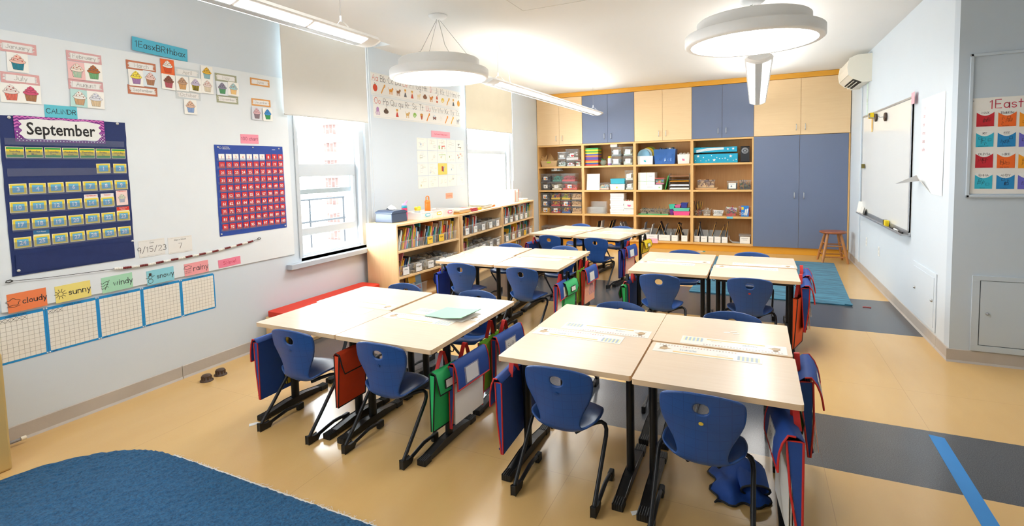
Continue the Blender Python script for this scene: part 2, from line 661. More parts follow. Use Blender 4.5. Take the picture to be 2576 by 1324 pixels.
wr = MB()
wr.box(XR, YP + .12, 0, XR + .12, YB + .65, ZC, PAINT)
struct(wr, 'wall_right')
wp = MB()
wp.box(XR, YP, 0, 3.3, YP + .12, ZC, PAINT_SHADE)
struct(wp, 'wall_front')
wb = MB()
wb.box(XL, YB + .55, 0, XR, YB + .65, ZC, PAINT)
struct(wb, 'wall_back')
ws = MB()
ws.box(3.2, -1.6, 0, 3.3, YP, ZC, PAINT)
struct(ws, 'wall_side')
wn = MB()
wn.box(XL, -1.7, 0, 3.3, -1.6, ZC, PAINT)
struct(wn, 'wall_near')

# ---- ceiling, notched above both windows for the blind rollers
ce = MB()
XN = -3.81
ce.box(XN, -1.7, ZC, 3.3, YB + .65, ZC + .06, CEIL)
ys = [-1.7, 3.55, 4.85, 6.72, 8.62, YB + .65]
for a, c in ((0, 1), (2, 3), (4, 5)):
    ce.box(XL, ys[a], ZC, XN, ys[c], ZC + .06, CEIL)
for a, c in ((1, 2), (3, 4)):
    ce.box(XN, ys[a], ZC + .06, XN + .03, ys[c], ZC + .36, CEIL)
    ce.box(XL, ys[a] - .03, ZC + .06, XN, ys[a], ZC + .36, CEIL)
    ce.box(XL, ys[c], ZC + .06, XN, ys[c] + .03, ZC + .36, CEIL)
    ce.box(XL - .02, ys[a] - .03, ZC + .36, XN + .03, ys[c] + .03, ZC + .4, CEIL)
struct(ce, 'ceiling')
ha = MB()
HM = mat('#e9e9e5', .8, var=.01)
for x0, y0, x1, y1 in ((-1.96, 4.44, -1.36, 4.448), (-1.96, 3.9, -1.952, 4.44), (-1.368, 3.9, -1.36, 4.44), (-1.96, 3.892, -1.36, 3.9)):
    ha.box(x0, y0, ZC - .003, x1, y1, ZC, HM)
struct(ha, 'trim_1')

# ---- baseboards
def base_prof(mb, p0, p1, nrm):
    """A cove base: flat strip 10 cm tall with a small toe."""
    p0, p1, n = Vector(p0), Vector(p1), Vector(nrm)
    pr = [(0, 0), (.016, 0), (.014, .004), (.007, .016), (.006, .097), (.002, .102), (0, .102)]
    v = [p0 + n * a + Vector((0, 0, b)) for a, b in pr] + [p1 + n * a + Vector((0, 0, b)) for a, b in pr]
    k = len(pr)
    mb.add(v, [(i, (i + 1) % k, k + (i + 1) % k, k + i) for i in range(k)] + [tuple(range(k))[::-1], tuple(range(k, 2 * k))], RUBBER)


bl = MB()
base_prof(bl, (XL, -1.6, 0), (XL, 2.42, 0), (1, 0, 0))
base_prof(bl, (XL, 2.424, 0), (XL, YB, 0), (1, 0, 0))
struct(bl, 'baseboard_left')
br = MB()
base_prof(br, (XR, YP + .0, 0), (XR, YP + .3, 0), (-1, 0, 0))
base_prof(br, (XR, YP + .303, 0), (XR, YB, 0), (-1, 0, 0))
struct(br, 'baseboard_right')
bf = MB()
base_prof(bf, (XR - .016, YP, 0), (3.2, YP, 0), (0, -1, 0))
struct(bf, 'baseboard_front')

# ---- windows
def window(name, W, zs, xg, rails):
    y0, y1, z0, z1 = W
    fr = MB()
    for a, c in ((y0, y0 + .045), (y1 - .075, y1)):                 # side jambs with stops
        fr.box(XO, a, z0, XL - .012, c, z1, TRIMW)
    for k, (d, e) in enumerate(((.0, .03), (.09, .055))):
        fr.box(XO + .06 + d, y1 - .075 - .02, z0, XO + .085 + d, y1 - .075, z1, TRIMW)
        fr.box(XO + .06 + d, y0 + .045, z0, XO + .085 + d, y0 + .06, z1, TRIMW)
    fr.box(XO, y0 + .045, z0, XL - .06, y1 - .075, z0 + .03, TRIMW)
    fr.box(XO, y0 + .045, z1 - .05, XL - .02, y1 - .075, z1, TRIMW)
    o = struct(fr, name, bevel=.003)
    ya, yb = y0 + .06, y1 - .095
    for nm, xs, za, zb, rb, rt in rails:
        sa = MB()
        sa.box(xs, ya, za, xs + .035, yb, za + rb, TRIMW)
        sa.box(xs, ya, zb - rt, xs + .035, yb, zb, TRIMW)
        sa.box(xs, ya, za + rb, xs + .035, ya + .035, zb - rt, TRIMW)
        sa.box(xs, yb - .035, za + rb, xs + .035, yb, zb - rt, TRIMW)
        so = sa.build('sash', o, bevel=.003)
        pn = MB()
        pn.box(xs + .015, ya + .035, za + rb, xs + .019, yb - .035, zb - rt, PANE)
        pn.build('pane', so)
    return o


w1 = window('window_1', W1, .75, -4.2, (('lower', XO + .15, .95, 1.68, .075, .13), ('upper', XO + .10, 1.37, 3.12, .05, .05)))
w2 = window('window_2', W2, .92, -4.2, (('lower', XO + .15, .96, 1.9, .07, .07), ('upper', XO + .10, 1.86, 3.12, .05, .05)))
w_fill = window('added_window', W_FILL, .95, -4.2, (('lower', XO + .15, .99, 1.75, .07, .07), ('upper', XO + .10, 1.70, 2.38, .05, .05)))  # added window out of view, brightens the room from the near left
cs = MB()                                                            # casing boards and stools
for W in (W1, W2):
    cs.box(XL, W[1] + .0, W[2], XL + .018, W[1] + .06, ZC, TRIMW)
    cs.box(XL, W[0] - .02, W[2], XL + .012, W[0], ZC, TRIMW)
struct(cs, 'trim_2')
for k, W in ((3, W1), (4, W2)):
    si = MB()
    si.box(XO + .02, W[0] + .045, W[2] - .0, XL - .05, W[1] - .075, W[2] + .012, SILLG)
    si.box(XL - .06, W[0], W[2] - .045, XL, W[1], W[2] - .002, SILLG)
    if k == 3:
        si.box(XL, 3.46, W[2] - .085, XL + .075, 4.66, W[2] - .035, SILLG)
    struct(si, 'trim_%d' % k, bevel=.004)

# ---- raised panel mouldings and hatches on the painted walls
pm_ = MB()
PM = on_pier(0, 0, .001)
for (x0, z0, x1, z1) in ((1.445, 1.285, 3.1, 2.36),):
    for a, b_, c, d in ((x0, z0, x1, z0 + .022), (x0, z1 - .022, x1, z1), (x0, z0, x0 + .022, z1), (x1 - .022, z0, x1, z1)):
        pm_.box(a, b_, 0, c, d, .014, PAINT_SHADE, PM)
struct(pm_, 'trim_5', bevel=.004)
GAP = mat('#5d6068', .9, var=.05)
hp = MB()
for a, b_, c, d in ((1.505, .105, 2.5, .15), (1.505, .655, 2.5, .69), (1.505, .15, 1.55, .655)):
    hp.box(a, b_, 0, c, d, .012, PAINT_SHADE, PM)
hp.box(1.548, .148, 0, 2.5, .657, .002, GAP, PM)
hp.box(1.556, .155, .002, 2.5, .651, .010, PAINT_SHADE, PM)
hp.lathe([(.012, 0), (.010, .008), (.004, .016)], STEEL, 12, PM @ T(1.60, .40, .010))
tag(hp.build('wall_hatch', bevel=.002), 'painted access panel low on the projecting wall, small round latch', 'hatch')
hr = MB()
RM = on_right(0, 0, .001)
hr.box(-6.02, .12, 0, -5.33, .62, .008, PAINT, RM)
hr.box(-5.98, .15, .008, -5.37, .58, .012, PAINT, RM)
for yy in (5.40, 5.92):
    hr.lathe([(.014, 0), (.012, .01), (.004, .016)], STEEL, 12, on_right(yy, .38, .012))
tag(hr.build('wall_hatch', bevel=.002), 'white access hatch low on the right wall with two round latches', 'hatch')
for k, (yy, zz, lb) in enumerate(((8.33, .47, 'white wall outlet plate closer to the wooden stool'), (7.55, .46, 'white wall outlet plate farther from the wooden stool'))):
    ol = MB()
    M = on_right(yy, zz)
    ol.box(-.036, -.058, 0, .036, .058, .006, WHITE, M)
    for s_ in (-.024, .024):
        ol.box(-.016, s_ - .014, .006, .016, s_ + .014, .008, mat('#dcdcd8', .5), M)
    tag(ol.build('wall_outlet', bevel=.0015), lb, 'outlet', 'outlets on the right wall')
cd = MB()                                                            # slim conduit beside the whiteboard
cd.cyl((XR - .012, 8.84, .1), (XR - .012, 8.84, 2.62), .007, PAINT)
struct(cd, 'trim_6')

# ================================================================ camera and daylight
cam = bpy.data.cameras.new('camera')
co = bpy.data.objects.new('camera', cam)
COL.objects.link(co)
co.matrix_world = Matrix((C_R, -C_D, -C_F)).transposed().to_4x4()
co.matrix_world.translation = EYE
cam.sensor_width = 36
cam.sensor_fit = 'HORIZONTAL'
cam.lens = 36 * F / 2576
cam.shift_x = 0
cam.shift_y = (CY - 662) / 2576
cam.clip_start = .02
SC.camera = co

wd = bpy.data.worlds.new('daylight')
SC.world = wd
wd.use_nodes = True
bg = wd.node_tree.nodes['Background']
bg.inputs[0].default_value = (.93, .97, 1, 1)
bg.inputs[1].default_value = SKY = 9.5


def area(name, loc, target, sx, sy, power, col=(1, 1, 1), portal=False):
    l = bpy.data.lights.new(name, 'AREA')
    l.shape = 'RECTANGLE'
    l.size, l.size_y = sx, sy
    l.energy = power
    l.color = col
    o = bpy.data.objects.new(name, l)
    COL.objects.link(o)
    o.location = loc
    o.rotation_euler = (Vector(target) - Vector(loc)).to_track_quat('-Z', 'Y').to_euler()
    if portal:
        l.cycles.is_portal = True
    return o


area('window_portal', (XO - .01, (W1[0] + W1[1]) / 2, 1.95), (0, (W1[0] + W1[1]) / 2, 1.95), 2.5, 1.0, 1, portal=True)
area('window_portal', (XO - .01, (W2[0] + W2[1]) / 2, 2.0), (0, (W2[0] + W2[1]) / 2, 2.0), 2.4, 1.6, 1, portal=True)

area('window_portal', (XO - .01, (W_FILL[0] + W_FILL[1]) / 2, 1.7), (0, (W_FILL[0] + W_FILL[1]) / 2, 1.7), 1.6, 1.7, 1, portal=True)  # portal for the added fill window
SC.view_settings.view_transform = 'Standard'
SC.view_settings.look = 'None'
SC.view_settings.gamma = 1
SC.view_settings.use_curve_mapping = False
SC.view_settings.exposure = 1.4
SC.cycles.use_denoising = True
SC.cycles.max_bounces = 8
SC.cycles.diffuse_bounces = 5
SC.cycles.glossy_bounces = 4
SC.cycles.transmission_bounces = 6
SC.cycles.transparent_max_bounces = 16
SC.cycles.sample_clamp_indirect = 14
SC.cycles.caustics_reflective = False
SC.cycles.caustics_refractive = False
# ================================================================ lamps
ENAMEL = mat('#f4f5f5', .45, var=.01)
GREYE = mat('#c9cdd0', .5, var=.02)
WIRE = mat('#9a9c9e', .4, metal=.7)
CORD = mat('#e6e6e0', .6)
LAMP = glow('#fffdfa', 6.5)
LAMPL = glow('#fffdf8', 6.5)
UPL = glow('#fffaf2', 6.5)


def pendant(x, y, z, R, label, can):
    r = empty('pendant_lamp', T(x, y, z), label, 'lamp', 'round pendant lamps')
    b = MB()
    b.lathe([(R - .045, .0), (R - .012, .0), (R, .01), (R, .075), (R - .01, .083), (R - .06, .085)], ENAMEL, 64, caps=False)
    b.build('lower_ring', r)
    b = MB()
    R2 = R * .82
    b.lathe([(R - .02, .084), (R2, .085), (R2, .17), (R2 - .012, .18), (.02, .182)], ENAMEL, 64, caps=False)
    b.build('upper_ring', r)
    b = MB()
    b.lathe([(R - .044, .005), (.001, .004)], LAMP, 64, caps=False)
    b.build('diffuser', r)
    b = MB()
    b.lathe([(.01, can - z - .035), (.06, can - z - .03), (.085, can - z - .012), (.09, can - z)], ENAMEL, 32)
    b.build('canopy', r)
    for k in range(3):
        a = .5 + k * 2 * PI / 3
        c = MB()
        c.cyl((.015 * math.cos(a), .015 * math.sin(a), can - z - .035), (R2 * .8 * math.cos(a), R2 * .8 * math.sin(a), .18), .0018, WIRE, 6)
        c.cyl((R2 * .8 * math.cos(a), R2 * .8 * math.sin(a), .18), (R2 * .8 * math.cos(a), R2 * .8 * math.sin(a), .2), .005, WIRE, 8)
        c.build('cable', r)
    h = can - z - .035
    c = MB()
    c.tube([(.0, .01, h), (.02, .03, h * .8), (.03, .06, h * .6), (.06, .1, h * .45), (.07, .11, .18)], .004, CORD)
    c.build('power_cord', r)
    return r


pendant(-2.72, 4.18, 2.45, .465, 'round two tier pendant lamp hanging beside the window alphabet chart', 3.038)
pendant(-.03, 4.33, 2.48, .48, 'round two tier pendant lamp hanging in front of the tall blue cupboards', 2.80)
ex = MB()                                                            # ceiling stem over the second pendant's canopy
ex.cyl((-.03, 4.33, 2.80), (-.03, 4.33, ZC), .05, ENAMEL, 24)
struct(ex, 'trim_7')


def linear(x, y0, y1, z, label, n):
    r = empty('linear_lamp', T(x, y0, z), label, 'lamp', 'linear suspended lamps')
    L_ = y1 - y0
    W = .12
    us = [W * (i / 8) for i in range(-8, 9)]
    prof = [(u, .038 * (u / W) ** 2) for u in us] + [(W * .86, .062), (-W * .86, .062)]
    b = MB()
    k = len(prof)
    v = [(p[0], .05, p[1]) for p in prof] + [(p[0], L_ - .05, p[1]) for p in prof]
    b.add(v, [(i, (i + 1) % k, k + (i + 1) % k, k + i) for i in range(k)], ENAMEL)
    for yy, e in ((.05, 0.0), (L_ - .05, L_)):                      # bowed end caps
        v = [(p[0], yy, p[1]) for p in prof] + [(p[0] * .8, e + (.01 if e == 0 else -.01), .01 + p[1] * .8) for p in prof]
        b.add(v, [(i, (i + 1) % k, k + (i + 1) % k, k + i) for i in range(k)] + [tuple(range(k, 2 * k))], ENAMEL)
    b.build('housing', r)
    c = MB()
    c.rect(-.028, .15, .028, L_ - .15, -.0015, GREYE)
    c.build('perforated_strip', r)
    m = MB()
    m.rect(-.07, .2, .07, L_ - .2, .0635, UPL)
    m.build('uplight_strip', r)
    seg = (L_ - .3) / n
    for i in range(n):
        a = .15 + i * seg
        for sgn in (-1, 1):
            d = MB()
            for j in range(2):
                ya, yb = a + j * seg / 2 + .012, a + (j + 1) * seg / 2 - .012
                xs = [sgn * (.036 + .068 * q / 4) for q in range(5)]
                for q in range(4):
                    z0, z1 = .038 * (xs[q] / W) ** 2 - .002, .038 * (xs[q + 1] / W) ** 2 - .002
                    d.face([(xs[q], ya, z0), (xs[q + 1], ya, z1), (xs[q + 1], yb, z1), (xs[q], yb, z0)], LAMPL)
            d.build('diffuser', r)
    for yy in (.32, L_ - .32):
        c = MB()
        c.cyl((0, yy, .16), (0, yy, ZC - z), .0015, WIRE, 6)
        c.cyl((0, yy, .13), (0, yy, .165), .006, ENAMEL, 8)
        for s_ in (-.09, .09):
            c.cyl((0, yy, .14), (s_, yy, .062), .0015, WIRE, 6)
        c.build('cable', r)
        c = MB()
        c.lathe([(.005, ZC - z - .03), (.02, ZC - z - .012), (.055, ZC - z - .008), (.06, ZC - z)], ENAMEL, 20, T(0, yy, 0))
        c.build('canopy', r)
    h = ZC - z
    c = MB()
    c.tube([(.0, .33, h - .01), (.02, .36, h - .1), (.03, .42, h * .6), (.05, .5, h * .4), (.06, .52, .06)], .004, CORD)
    c.build('power_cord', r)
    return r


linear(-2.66, -1.3, 3.16, 2.53, 'linear suspended lamp along the bulletin board, its end beside the first blind', 4)
linear(-2.67, 5.0, 9.45, 2.515, 'linear suspended lamp reaching from the round pendant to the maple cupboards', 4)
linear(.02, 5.2, 9.3, 2.5, 'linear suspended lamp seen end-on below the round pendant', 4)

# ================================================================ desks
LAMI = None


def table_mat():
    m, nt, b, out = new_mat('maple_laminate')
    L = nt.links.new
    tc = N(nt, 'ShaderNodeTexCoord')
    mp = N(nt, 'ShaderNodeMapping')
    mp.inputs['Scale'].default_value = (3, 42, 42)
    L(tc.outputs['Object'], mp.inputs[0])
    n = N(nt, 'ShaderNodeTexNoise')
    n.inputs['Scale'].default_value = 1.5
    n.inputs['Detail'].default_value = 5
    L(mp.outputs[0], n.inputs['Vector'])
    mx = N(nt, 'ShaderNodeMix', data_type='RGBA')
    mx.inputs['A'].default_value = (*lin('#e9d3ba'), 1)
    mx.inputs['B'].default_value = (*lin('#f1dfca'), 1)
    L(n.outputs['Fac'], mx.inputs['Factor'])
    L(mx.outputs['Result'], b.inputs['Base Color'])
    b.inputs['Roughness'].default_value = .22
    return m


LAMI = table_mat()
EDGE = wood('#e8c9a2', (2, 30, 30), .1, .45)
FRAMEB = mat('#17181a', .38, metal=.3, var=.1, scale=30)
CAPB = mat('#101112', .5, var=.1)
DW, DD, DH = .682, .534, .63


def oval(rx, ry, n=14):
    return [(rx * math.cos(2 * PI * i / n), ry * math.sin(2 * PI * i / n)) for i in range(n)]


def rrect(x0, y0, x1, y1, r, n=4):
    o = []
    for cx_, cy_, a in ((x1 - r, y1 - r, 0), (x0 + r, y1 - r, 90), (x0 + r, y0 + r, 180), (x1 - r, y0 + r, 270)):
        for i in range(n + 1):
            q = math.radians(a + 90 * i / n)
            o.append((cx_ + r * math.cos(q), cy_ + r * math.sin(q)))
    return o


def make_desk():
    r = empty('student_desk')
    t = MB()
    t.prism(rrect(0, 0, DW, DD, .012), DH - .025, DH, EDGE, mtop=LAMI)
    t.build('tabletop', r, bevel=.002)
    for y in (.12, DD - .12):
        b = MB()
        b.box(.05, y - .014, DH - .065, DW - .05, y + .014, DH - .025, FRAMEB)
        b.build('frame_rail', r, bevel=.003)
    for x in (.055, DW - .055):
        l = MB()
        l.prism(oval(.02, .03), .035, DH - .03, FRAMEB, T(x, .235, 0), smooth=True)
        pr = [(-.045, .012), (-.045, .026), (.0, .03), (.16, .048), (.31, .048), (.46, .03), (.50, .026), (.50, .012)]
        v = [(x - .024, p[0], p[1]) for p in pr] + [(x + .024, p[0], p[1]) for p in pr]
        k = len(pr)
        l.add(v, [(i, (i + 1) % k, k + (i + 1) % k, k + i) for i in range(k)] + [tuple(range(k)), tuple(range(k, 2 * k))[::-1]], FRAMEB)
        l.box(x - .02, .1, DH - .05, x + .02, DD - .1, DH - .025, FRAMEB)
        lo = l.build('leg', r, bevel=.004)
        for ya, yb in ((-.052, .012), (.443, .507)):
            c = MB()
            c.box(x - .027, ya, .0, x + .027, yb, .033, CAPB)
            for q in range(5):
                c.box(x - .024 + q * .0105, ya - .002, .004, x - .024 + q * .0105 + .006, yb + .002, .036, CAPB)
            c.build('foot_cap', lo, bevel=.003)
    for x, s_ in ((.035, -1), (DW - .035, 1)):
        h = MB()
        h.tube([(x, .235, DH - .025), (x, .235, DH - .075), (x + s_ * .012, .235, DH - .09), (x + s_ * .026, .235, DH - .085), (x + s_ * .03, .235, DH - .07)], .003, CAPB, 6)
        h.build('bag_hook', r)
    return r


desk0 = make_desk()
CLUS = {1: 'cluster nearest the camera', 2: 'cluster beside the red bench', 3: 'cluster beside the low bookcases', 4: 'cluster beside the teal rug', 5: 'cluster before the storage wall'}
DESK = {}
dspec = [
    (1, 'near left', -1.228, 2.36, 0), (1, 'near right', -.515, 2.333, 0), (1, 'far left', -1.229, 2.91, 1), (1, 'far right', -.523, 2.905, 1),
    (2, 'near left', -3.02, 2.30, 0), (2, 'near right', -2.312, 2.296, 0), (2, 'far left', -3.05, 2.853, 1), (2, 'far right', -2.318, 2.848, 1),
    (3, 'near left', -3.14, 4.615, 0), (3, 'near right', -2.42, 4.605, 0), (3, 'far left', -3.165, 5.175, 1), (3, 'far right', -2.432, 5.175, 1),
    (4, 'near left', -1.083, 4.775, 0), (4, 'near right', -.358, 4.765, 0), (4, 'far left', -1.08, 5.335, 1), (4, 'far right', -.345, 5.345, 1),
]
dl = []
for g, w_, x, y, fl in dspec:
    dl.append((g, w_, Matrix.Translation((x * .97, y * .97, 0)) @ (Matrix.Translation((DW, DD, 0)) @ Matrix.Rotation(PI, 4, 'Z') if fl else Matrix.Identity(4))))
B5 = T(-3.065 * .97, 7.0 * .97, 0, math.radians(-9.3))
for w_, x, y, fl in (('near left', 0, 0, 0), ('near right', .735, .0, 0), ('far left', .02, .56, 1), ('far right', .76, .56, 1)):
    dl.append((5, w_, B5 @ T(x * .97, y * .97) @ (T(DW, DD) @ Matrix.Rotation(PI, 4, 'Z') if fl else Matrix.Identity(4))))
for i, (g, w_, M) in enumerate(dl):
    o = desk0 if i == 0 else copy_tree(desk0)
    o.matrix_world = M
    tag(o, 'maple desk, %s one of four in the %s' % (w_, CLUS[g]), 'desk', 'student desks in clusters of four')
    DESK[(g, w_)] = M

# ================================================================ chairs
def chair_mat():
    m, nt, b, out = new_mat('blue_shell')
    L = nt.links.new
    tc = N(nt, 'ShaderNodeTexCoord')
    sp = N(nt, 'ShaderNodeSeparateXYZ')
    L(tc.outputs['Object'], sp.inputs[0])
    ad = N(nt, 'ShaderNodeMath', operation='SUBTRACT')
    L(sp.outputs['Y'], ad.inputs[0])
    L(sp.outputs['Z'], ad.inputs[1])
    res = None
    for s_, off in ((sp.outputs['X'], .022), (ad.outputs[0], .01)):
        a = N(nt, 'ShaderNodeMath', operation='ADD')
        a.inputs[1].default_value = off
        L(s_, a.inputs[0])
        w = N(nt, 'ShaderNodeMath', operation='PINGPONG')
        w.inputs[1].default_value = .0235
        L(a.outputs[0], w.inputs[0])
        c = N(nt, 'ShaderNodeMath', operation='LESS_THAN')
        c.inputs[1].default_value = .0009
        L(w.outputs[0], c.inputs[0])
        if res is None:
            res = c.outputs[0]
        else:
            mx = N(nt, 'ShaderNodeMath', operation='MAXIMUM')
            L(res, mx.inputs[0])
            L(c.outputs[0], mx.inputs[1])
            res = mx.outputs[0]
    mi = N(nt, 'ShaderNodeMix', data_type='RGBA')
    mi.inputs['A'].default_value = (*lin('#234f92'), 1)
    mi.inputs['B'].default_value = (*lin('#1b3f7a'), 1)
    L(res, mi.inputs['Factor'])
    L(mi.outputs['Result'], b.inputs['Base Color'])
    no = N(nt, 'ShaderNodeTexNoise')
    no.inputs['Scale'].default_value = 420
    no.inputs['Detail'].default_value = 2
    L(tc.outputs['Object'], no.inputs['Vector'])
    sb = N(nt, 'ShaderNodeMath', operation='SUBTRACT')
    L(no.outputs['Fac'], sb.inputs[0])
    L(res, sb.inputs[1])
    bp = N(nt, 'ShaderNodeBump')
    bp.inputs['Strength'].default_value = .16
    bp.inputs['Distance'].default_value = .002
    L(sb.outputs[0], bp.inputs['Height'])
    L(bp.outputs[0], b.inputs['Normal'])
    b.inputs['Roughness'].default_value = .36
    return m


BLUE = chair_mat()
TUBE = mat('#2b2c2f', .32, metal=.55, var=.08)


def shell_mesh():
    # y, z of the centre line from the top of the back to the front lip of the seat; half width; sweep of the sides (+ forward); lift of the sides
    R_ = [(.060, .645, .140, .022, -.022), (.064, .636, .160, .026, -.018), (.069, .610, .171, .029, -.008), (.075, .568, .175, .030, 0), (.083, .52, .169, .026, 0), (.090, .485, .156, .026, 0),
          (.095, .45, .139, .025, 0), (.099, .418, .122, .022, 0), (.102, .386, .109, .018, 0), (.107, .354, .103, .012, 0), (.117, .324, .110, .004, .014),
          (.140, .303, .130, -.010, .040), (.172, .300, .154, -.034, .058), (.206, .312, .171, -.046, .054), (.25, .332, .178, -.05, .034), (.30, .343, .178, -.052, .02),
          (.345, .348, .172, -.05, .010), (.385, .346, .160, -.05, .003), (.408, .337, .146, -.05, 0), (.418, .325, .138, -.05, 0)]

    def cr(t):
        n = len(R_) - 1
        i = min(int(t * n), n - 1)
        q = t * n - i
        p = [R_[max(0, min(n, i + k))] for k in (-1, 0, 1, 2)]
        return [.5 * (2 * b + (c - a) * q + (2 * a - 5 * b + 4 * c - d) * q * q + (3 * b - a - 3 * c + d) * q ** 3) for a, b, c, d in zip(*p)]
    S = [cr(i / 400) for i in range(401)]
    ln = [0]
    for a, b in zip(S, S[1:]):
        ln.append(ln[-1] + math.hypot(b[0] - a[0], b[1] - a[1]))
    nr, nc = 44, 16
    rows = []
    j = 0
    for i in range(nr + 1):
        t = ln[-1] * i / nr
        while j < 399 and ln[j + 1] < t:
            j += 1
        rows.append(S[j])
    v, idx = [], {}
    for i, (y, z, hw, sw, lf) in enumerate(rows):
        for k in range(nc + 1):
            u = -1 + 2 * k / nc
            idx[i, k] = len(v)
            v.append([hw * u, y + sw * u * u, z + lf * abs(u) ** 2.5])
    ih = min(range(nr), key=lambda i: abs(rows[i][1] - .578))
    skip = {(ih - 1, 7), (ih - 1, 8), (ih, 7), (ih, 8)}
    fs = [(idx[i, k], idx[i, k + 1], idx[i + 1, k + 1], idx[i + 1, k]) for i in range(nr) for k in range(nc) if (i, k) not in skip]
    hz = rows[ih][1]
    ring = [(-1, -1), (-1, 0), (-1, 1), (0, 1), (1, 1), (1, 0), (1, -1), (0, -1)]
    for di, dk in ring:
        p = v[idx[ih + di, 8 + dk]]
        a = math.atan2(-di, dk)
        p[0], p[2] = .035 * math.cos(a), hz + .030 * math.sin(a)
        p[1] = rows[ih + di][0] + .001
    me = bpy.data.meshes.new('s')
    me.from_pydata(v, [], fs)
    o = bpy.data.objects.new('s', me)
    COL.objects.link(o)
    so = o.modifiers.new('a', 'SOLIDIFY')
    so.thickness = .013
    so.offset = 0
    ss = o.modifiers.new('b', 'SUBSURF')
    ss.levels = ss.render_levels = 1
    me2 = bpy.data.meshes.new_from_object(o.evaluated_get(bpy.context.evaluated_depsgraph_get()))
    bpy.data.objects.remove(o)
    me2.name = 'seat_shell'
    me2.materials.clear()
    me2.materials.append(BLUE)
    me2.polygons.foreach_set('use_smooth', [True] * len(me2.polygons))
    return me2


def make_chair():
    r = empty('school_chair')
    sh = bpy.data.objects.new('seat_shell', shell_mesh())
    COL.objects.link(sh)
    sh.parent = r
    for s_ in (-1, 1):
        t = MB()
        pts = [(.06, .17, .286), (.10, .215, .302), (.140, .247, .314), (.168, .260, .318), (.187, .256, .311), (.197, .243, .294), (.2, .224, .27), (.2, .17, .214), (.2, .10, .138), (.2, .03, .067), (.2, .012, .048),
               (.2, .006, .034), (.2, .014, .024), (.2, .03, .021), (.2, .08, .024), (.2, .14, .034), (.2, .20, .043), (.2, .26, .040), (.2, .32, .03)]
        t.tube([(s_ * a, b, c) for a, b, c in pts], .0105, TUBE, 10)
        lo = t.build('leg', r)
        g = MB()
        x = s_ * .2
        v = [(-.012, 0), (.06, 0.002), (.075, .02), (.07, .036), (.03, .034), (-.012, .05)]
        vv = [(x - .013, a, b) for a, b in v] + [(x + .013, a, b) for a, b in v]
        k = len(v)
        g.add(vv, [(i, (i + 1) % k, k + (i + 1) % k, k + i) for i in range(k)] + [tuple(range(k)), tuple(range(k, 2 * k))[::-1]], CAPB)
        g.build('foot_glide', lo, bevel=.003)
        g = MB()
        g.box(x - .013, .285, .0, x + .013, .335, .045, CAPB)
        g.build('foot_cap', lo, bevel=.006)
    b = MB()
    b.tube([(-.1, .215, .302), (0, .23, .306), (.1, .215, .302)], .009, TUBE, 8)
    b.box(-.05, .19, .296, .05, .26, .312, CAPB)
    b.build('seat_bracket', r, bevel=.003)
    g = MB()
    g.prism(oval(.010, .0075), 0, .003, WHITE)
    g.build('size_tag', r, M=frame((0, .0762, .51), (1, 0, 0), (0, -.19, .98)), bevel=.001)
    return r


chair0 = make_chair()
RC = math.radians
cspec = [
    (1, 'near left', -.853, 2.16, 0, None), (1, 'near right', -.197, 2.125, 0, '#e8c64a'), (1, 'far left', -.838, 3.561, 180, 'w'), (1, 'far right', -.127, 3.567, 180, 'w'),
    (2, 'near left', -2.562, 2.10, 1, 'w'), (2, 'near right', -1.892, 2.116, 1, 'w'), (2, 'far left', -2.645, 3.52, 178, 'w'), (2, 'far right', -1.941, 3.514, 178, 'w'),
    (3, 'near left', -2.70, 4.325, -2, 'w'), (3, 'near right', -2.02, 4.311, -4, 'w'), (3, 'far left', -2.762, 5.828, 178, 'w'), (3, 'far right', -2.045, 5.829, 178, 'w'),
    (4, 'near left', -.754, 4.43, -2, None), (4, 'near right', -.036, 4.515, 0, '#b8332c'), (4, 'far left', -.70, 5.932, 182, 'w'), (4, 'far right', -.028, 5.99, 180, 'w'),
    (5, 'near left', -2.60, 6.53, -8, None), (5, 'near right', -1.915, 6.44, -9, 'w'), (5, 'far left', -2.564, 8.12, 174, 'w'), (5, 'far right', -1.849, 7.956, 172, 'w'),
]
for i, (g, w_, x, y, rz, tg) in enumerate(cspec):
    o = chair0 if i == 0 else copy_tree(chair0)
    o.matrix_world = T(x, y, 0, RC(rz))
    ex_ = {'#e8c64a': 'yellow-tagged ', '#b8332c': 'red-tagged '}.get(tg, '')
    tag(o, '%sblue chair at the %s desk of the %s' % (ex_, w_, CLUS[g]), 'chair', 'blue chairs at the desk clusters')
    if tg != 'w':
        st = [c for c in o.children if c.name.startswith('size_tag')][0]
        st.data = st.data.copy()
        st.data.materials[0] = mat(tg or '#1f4885', .5)

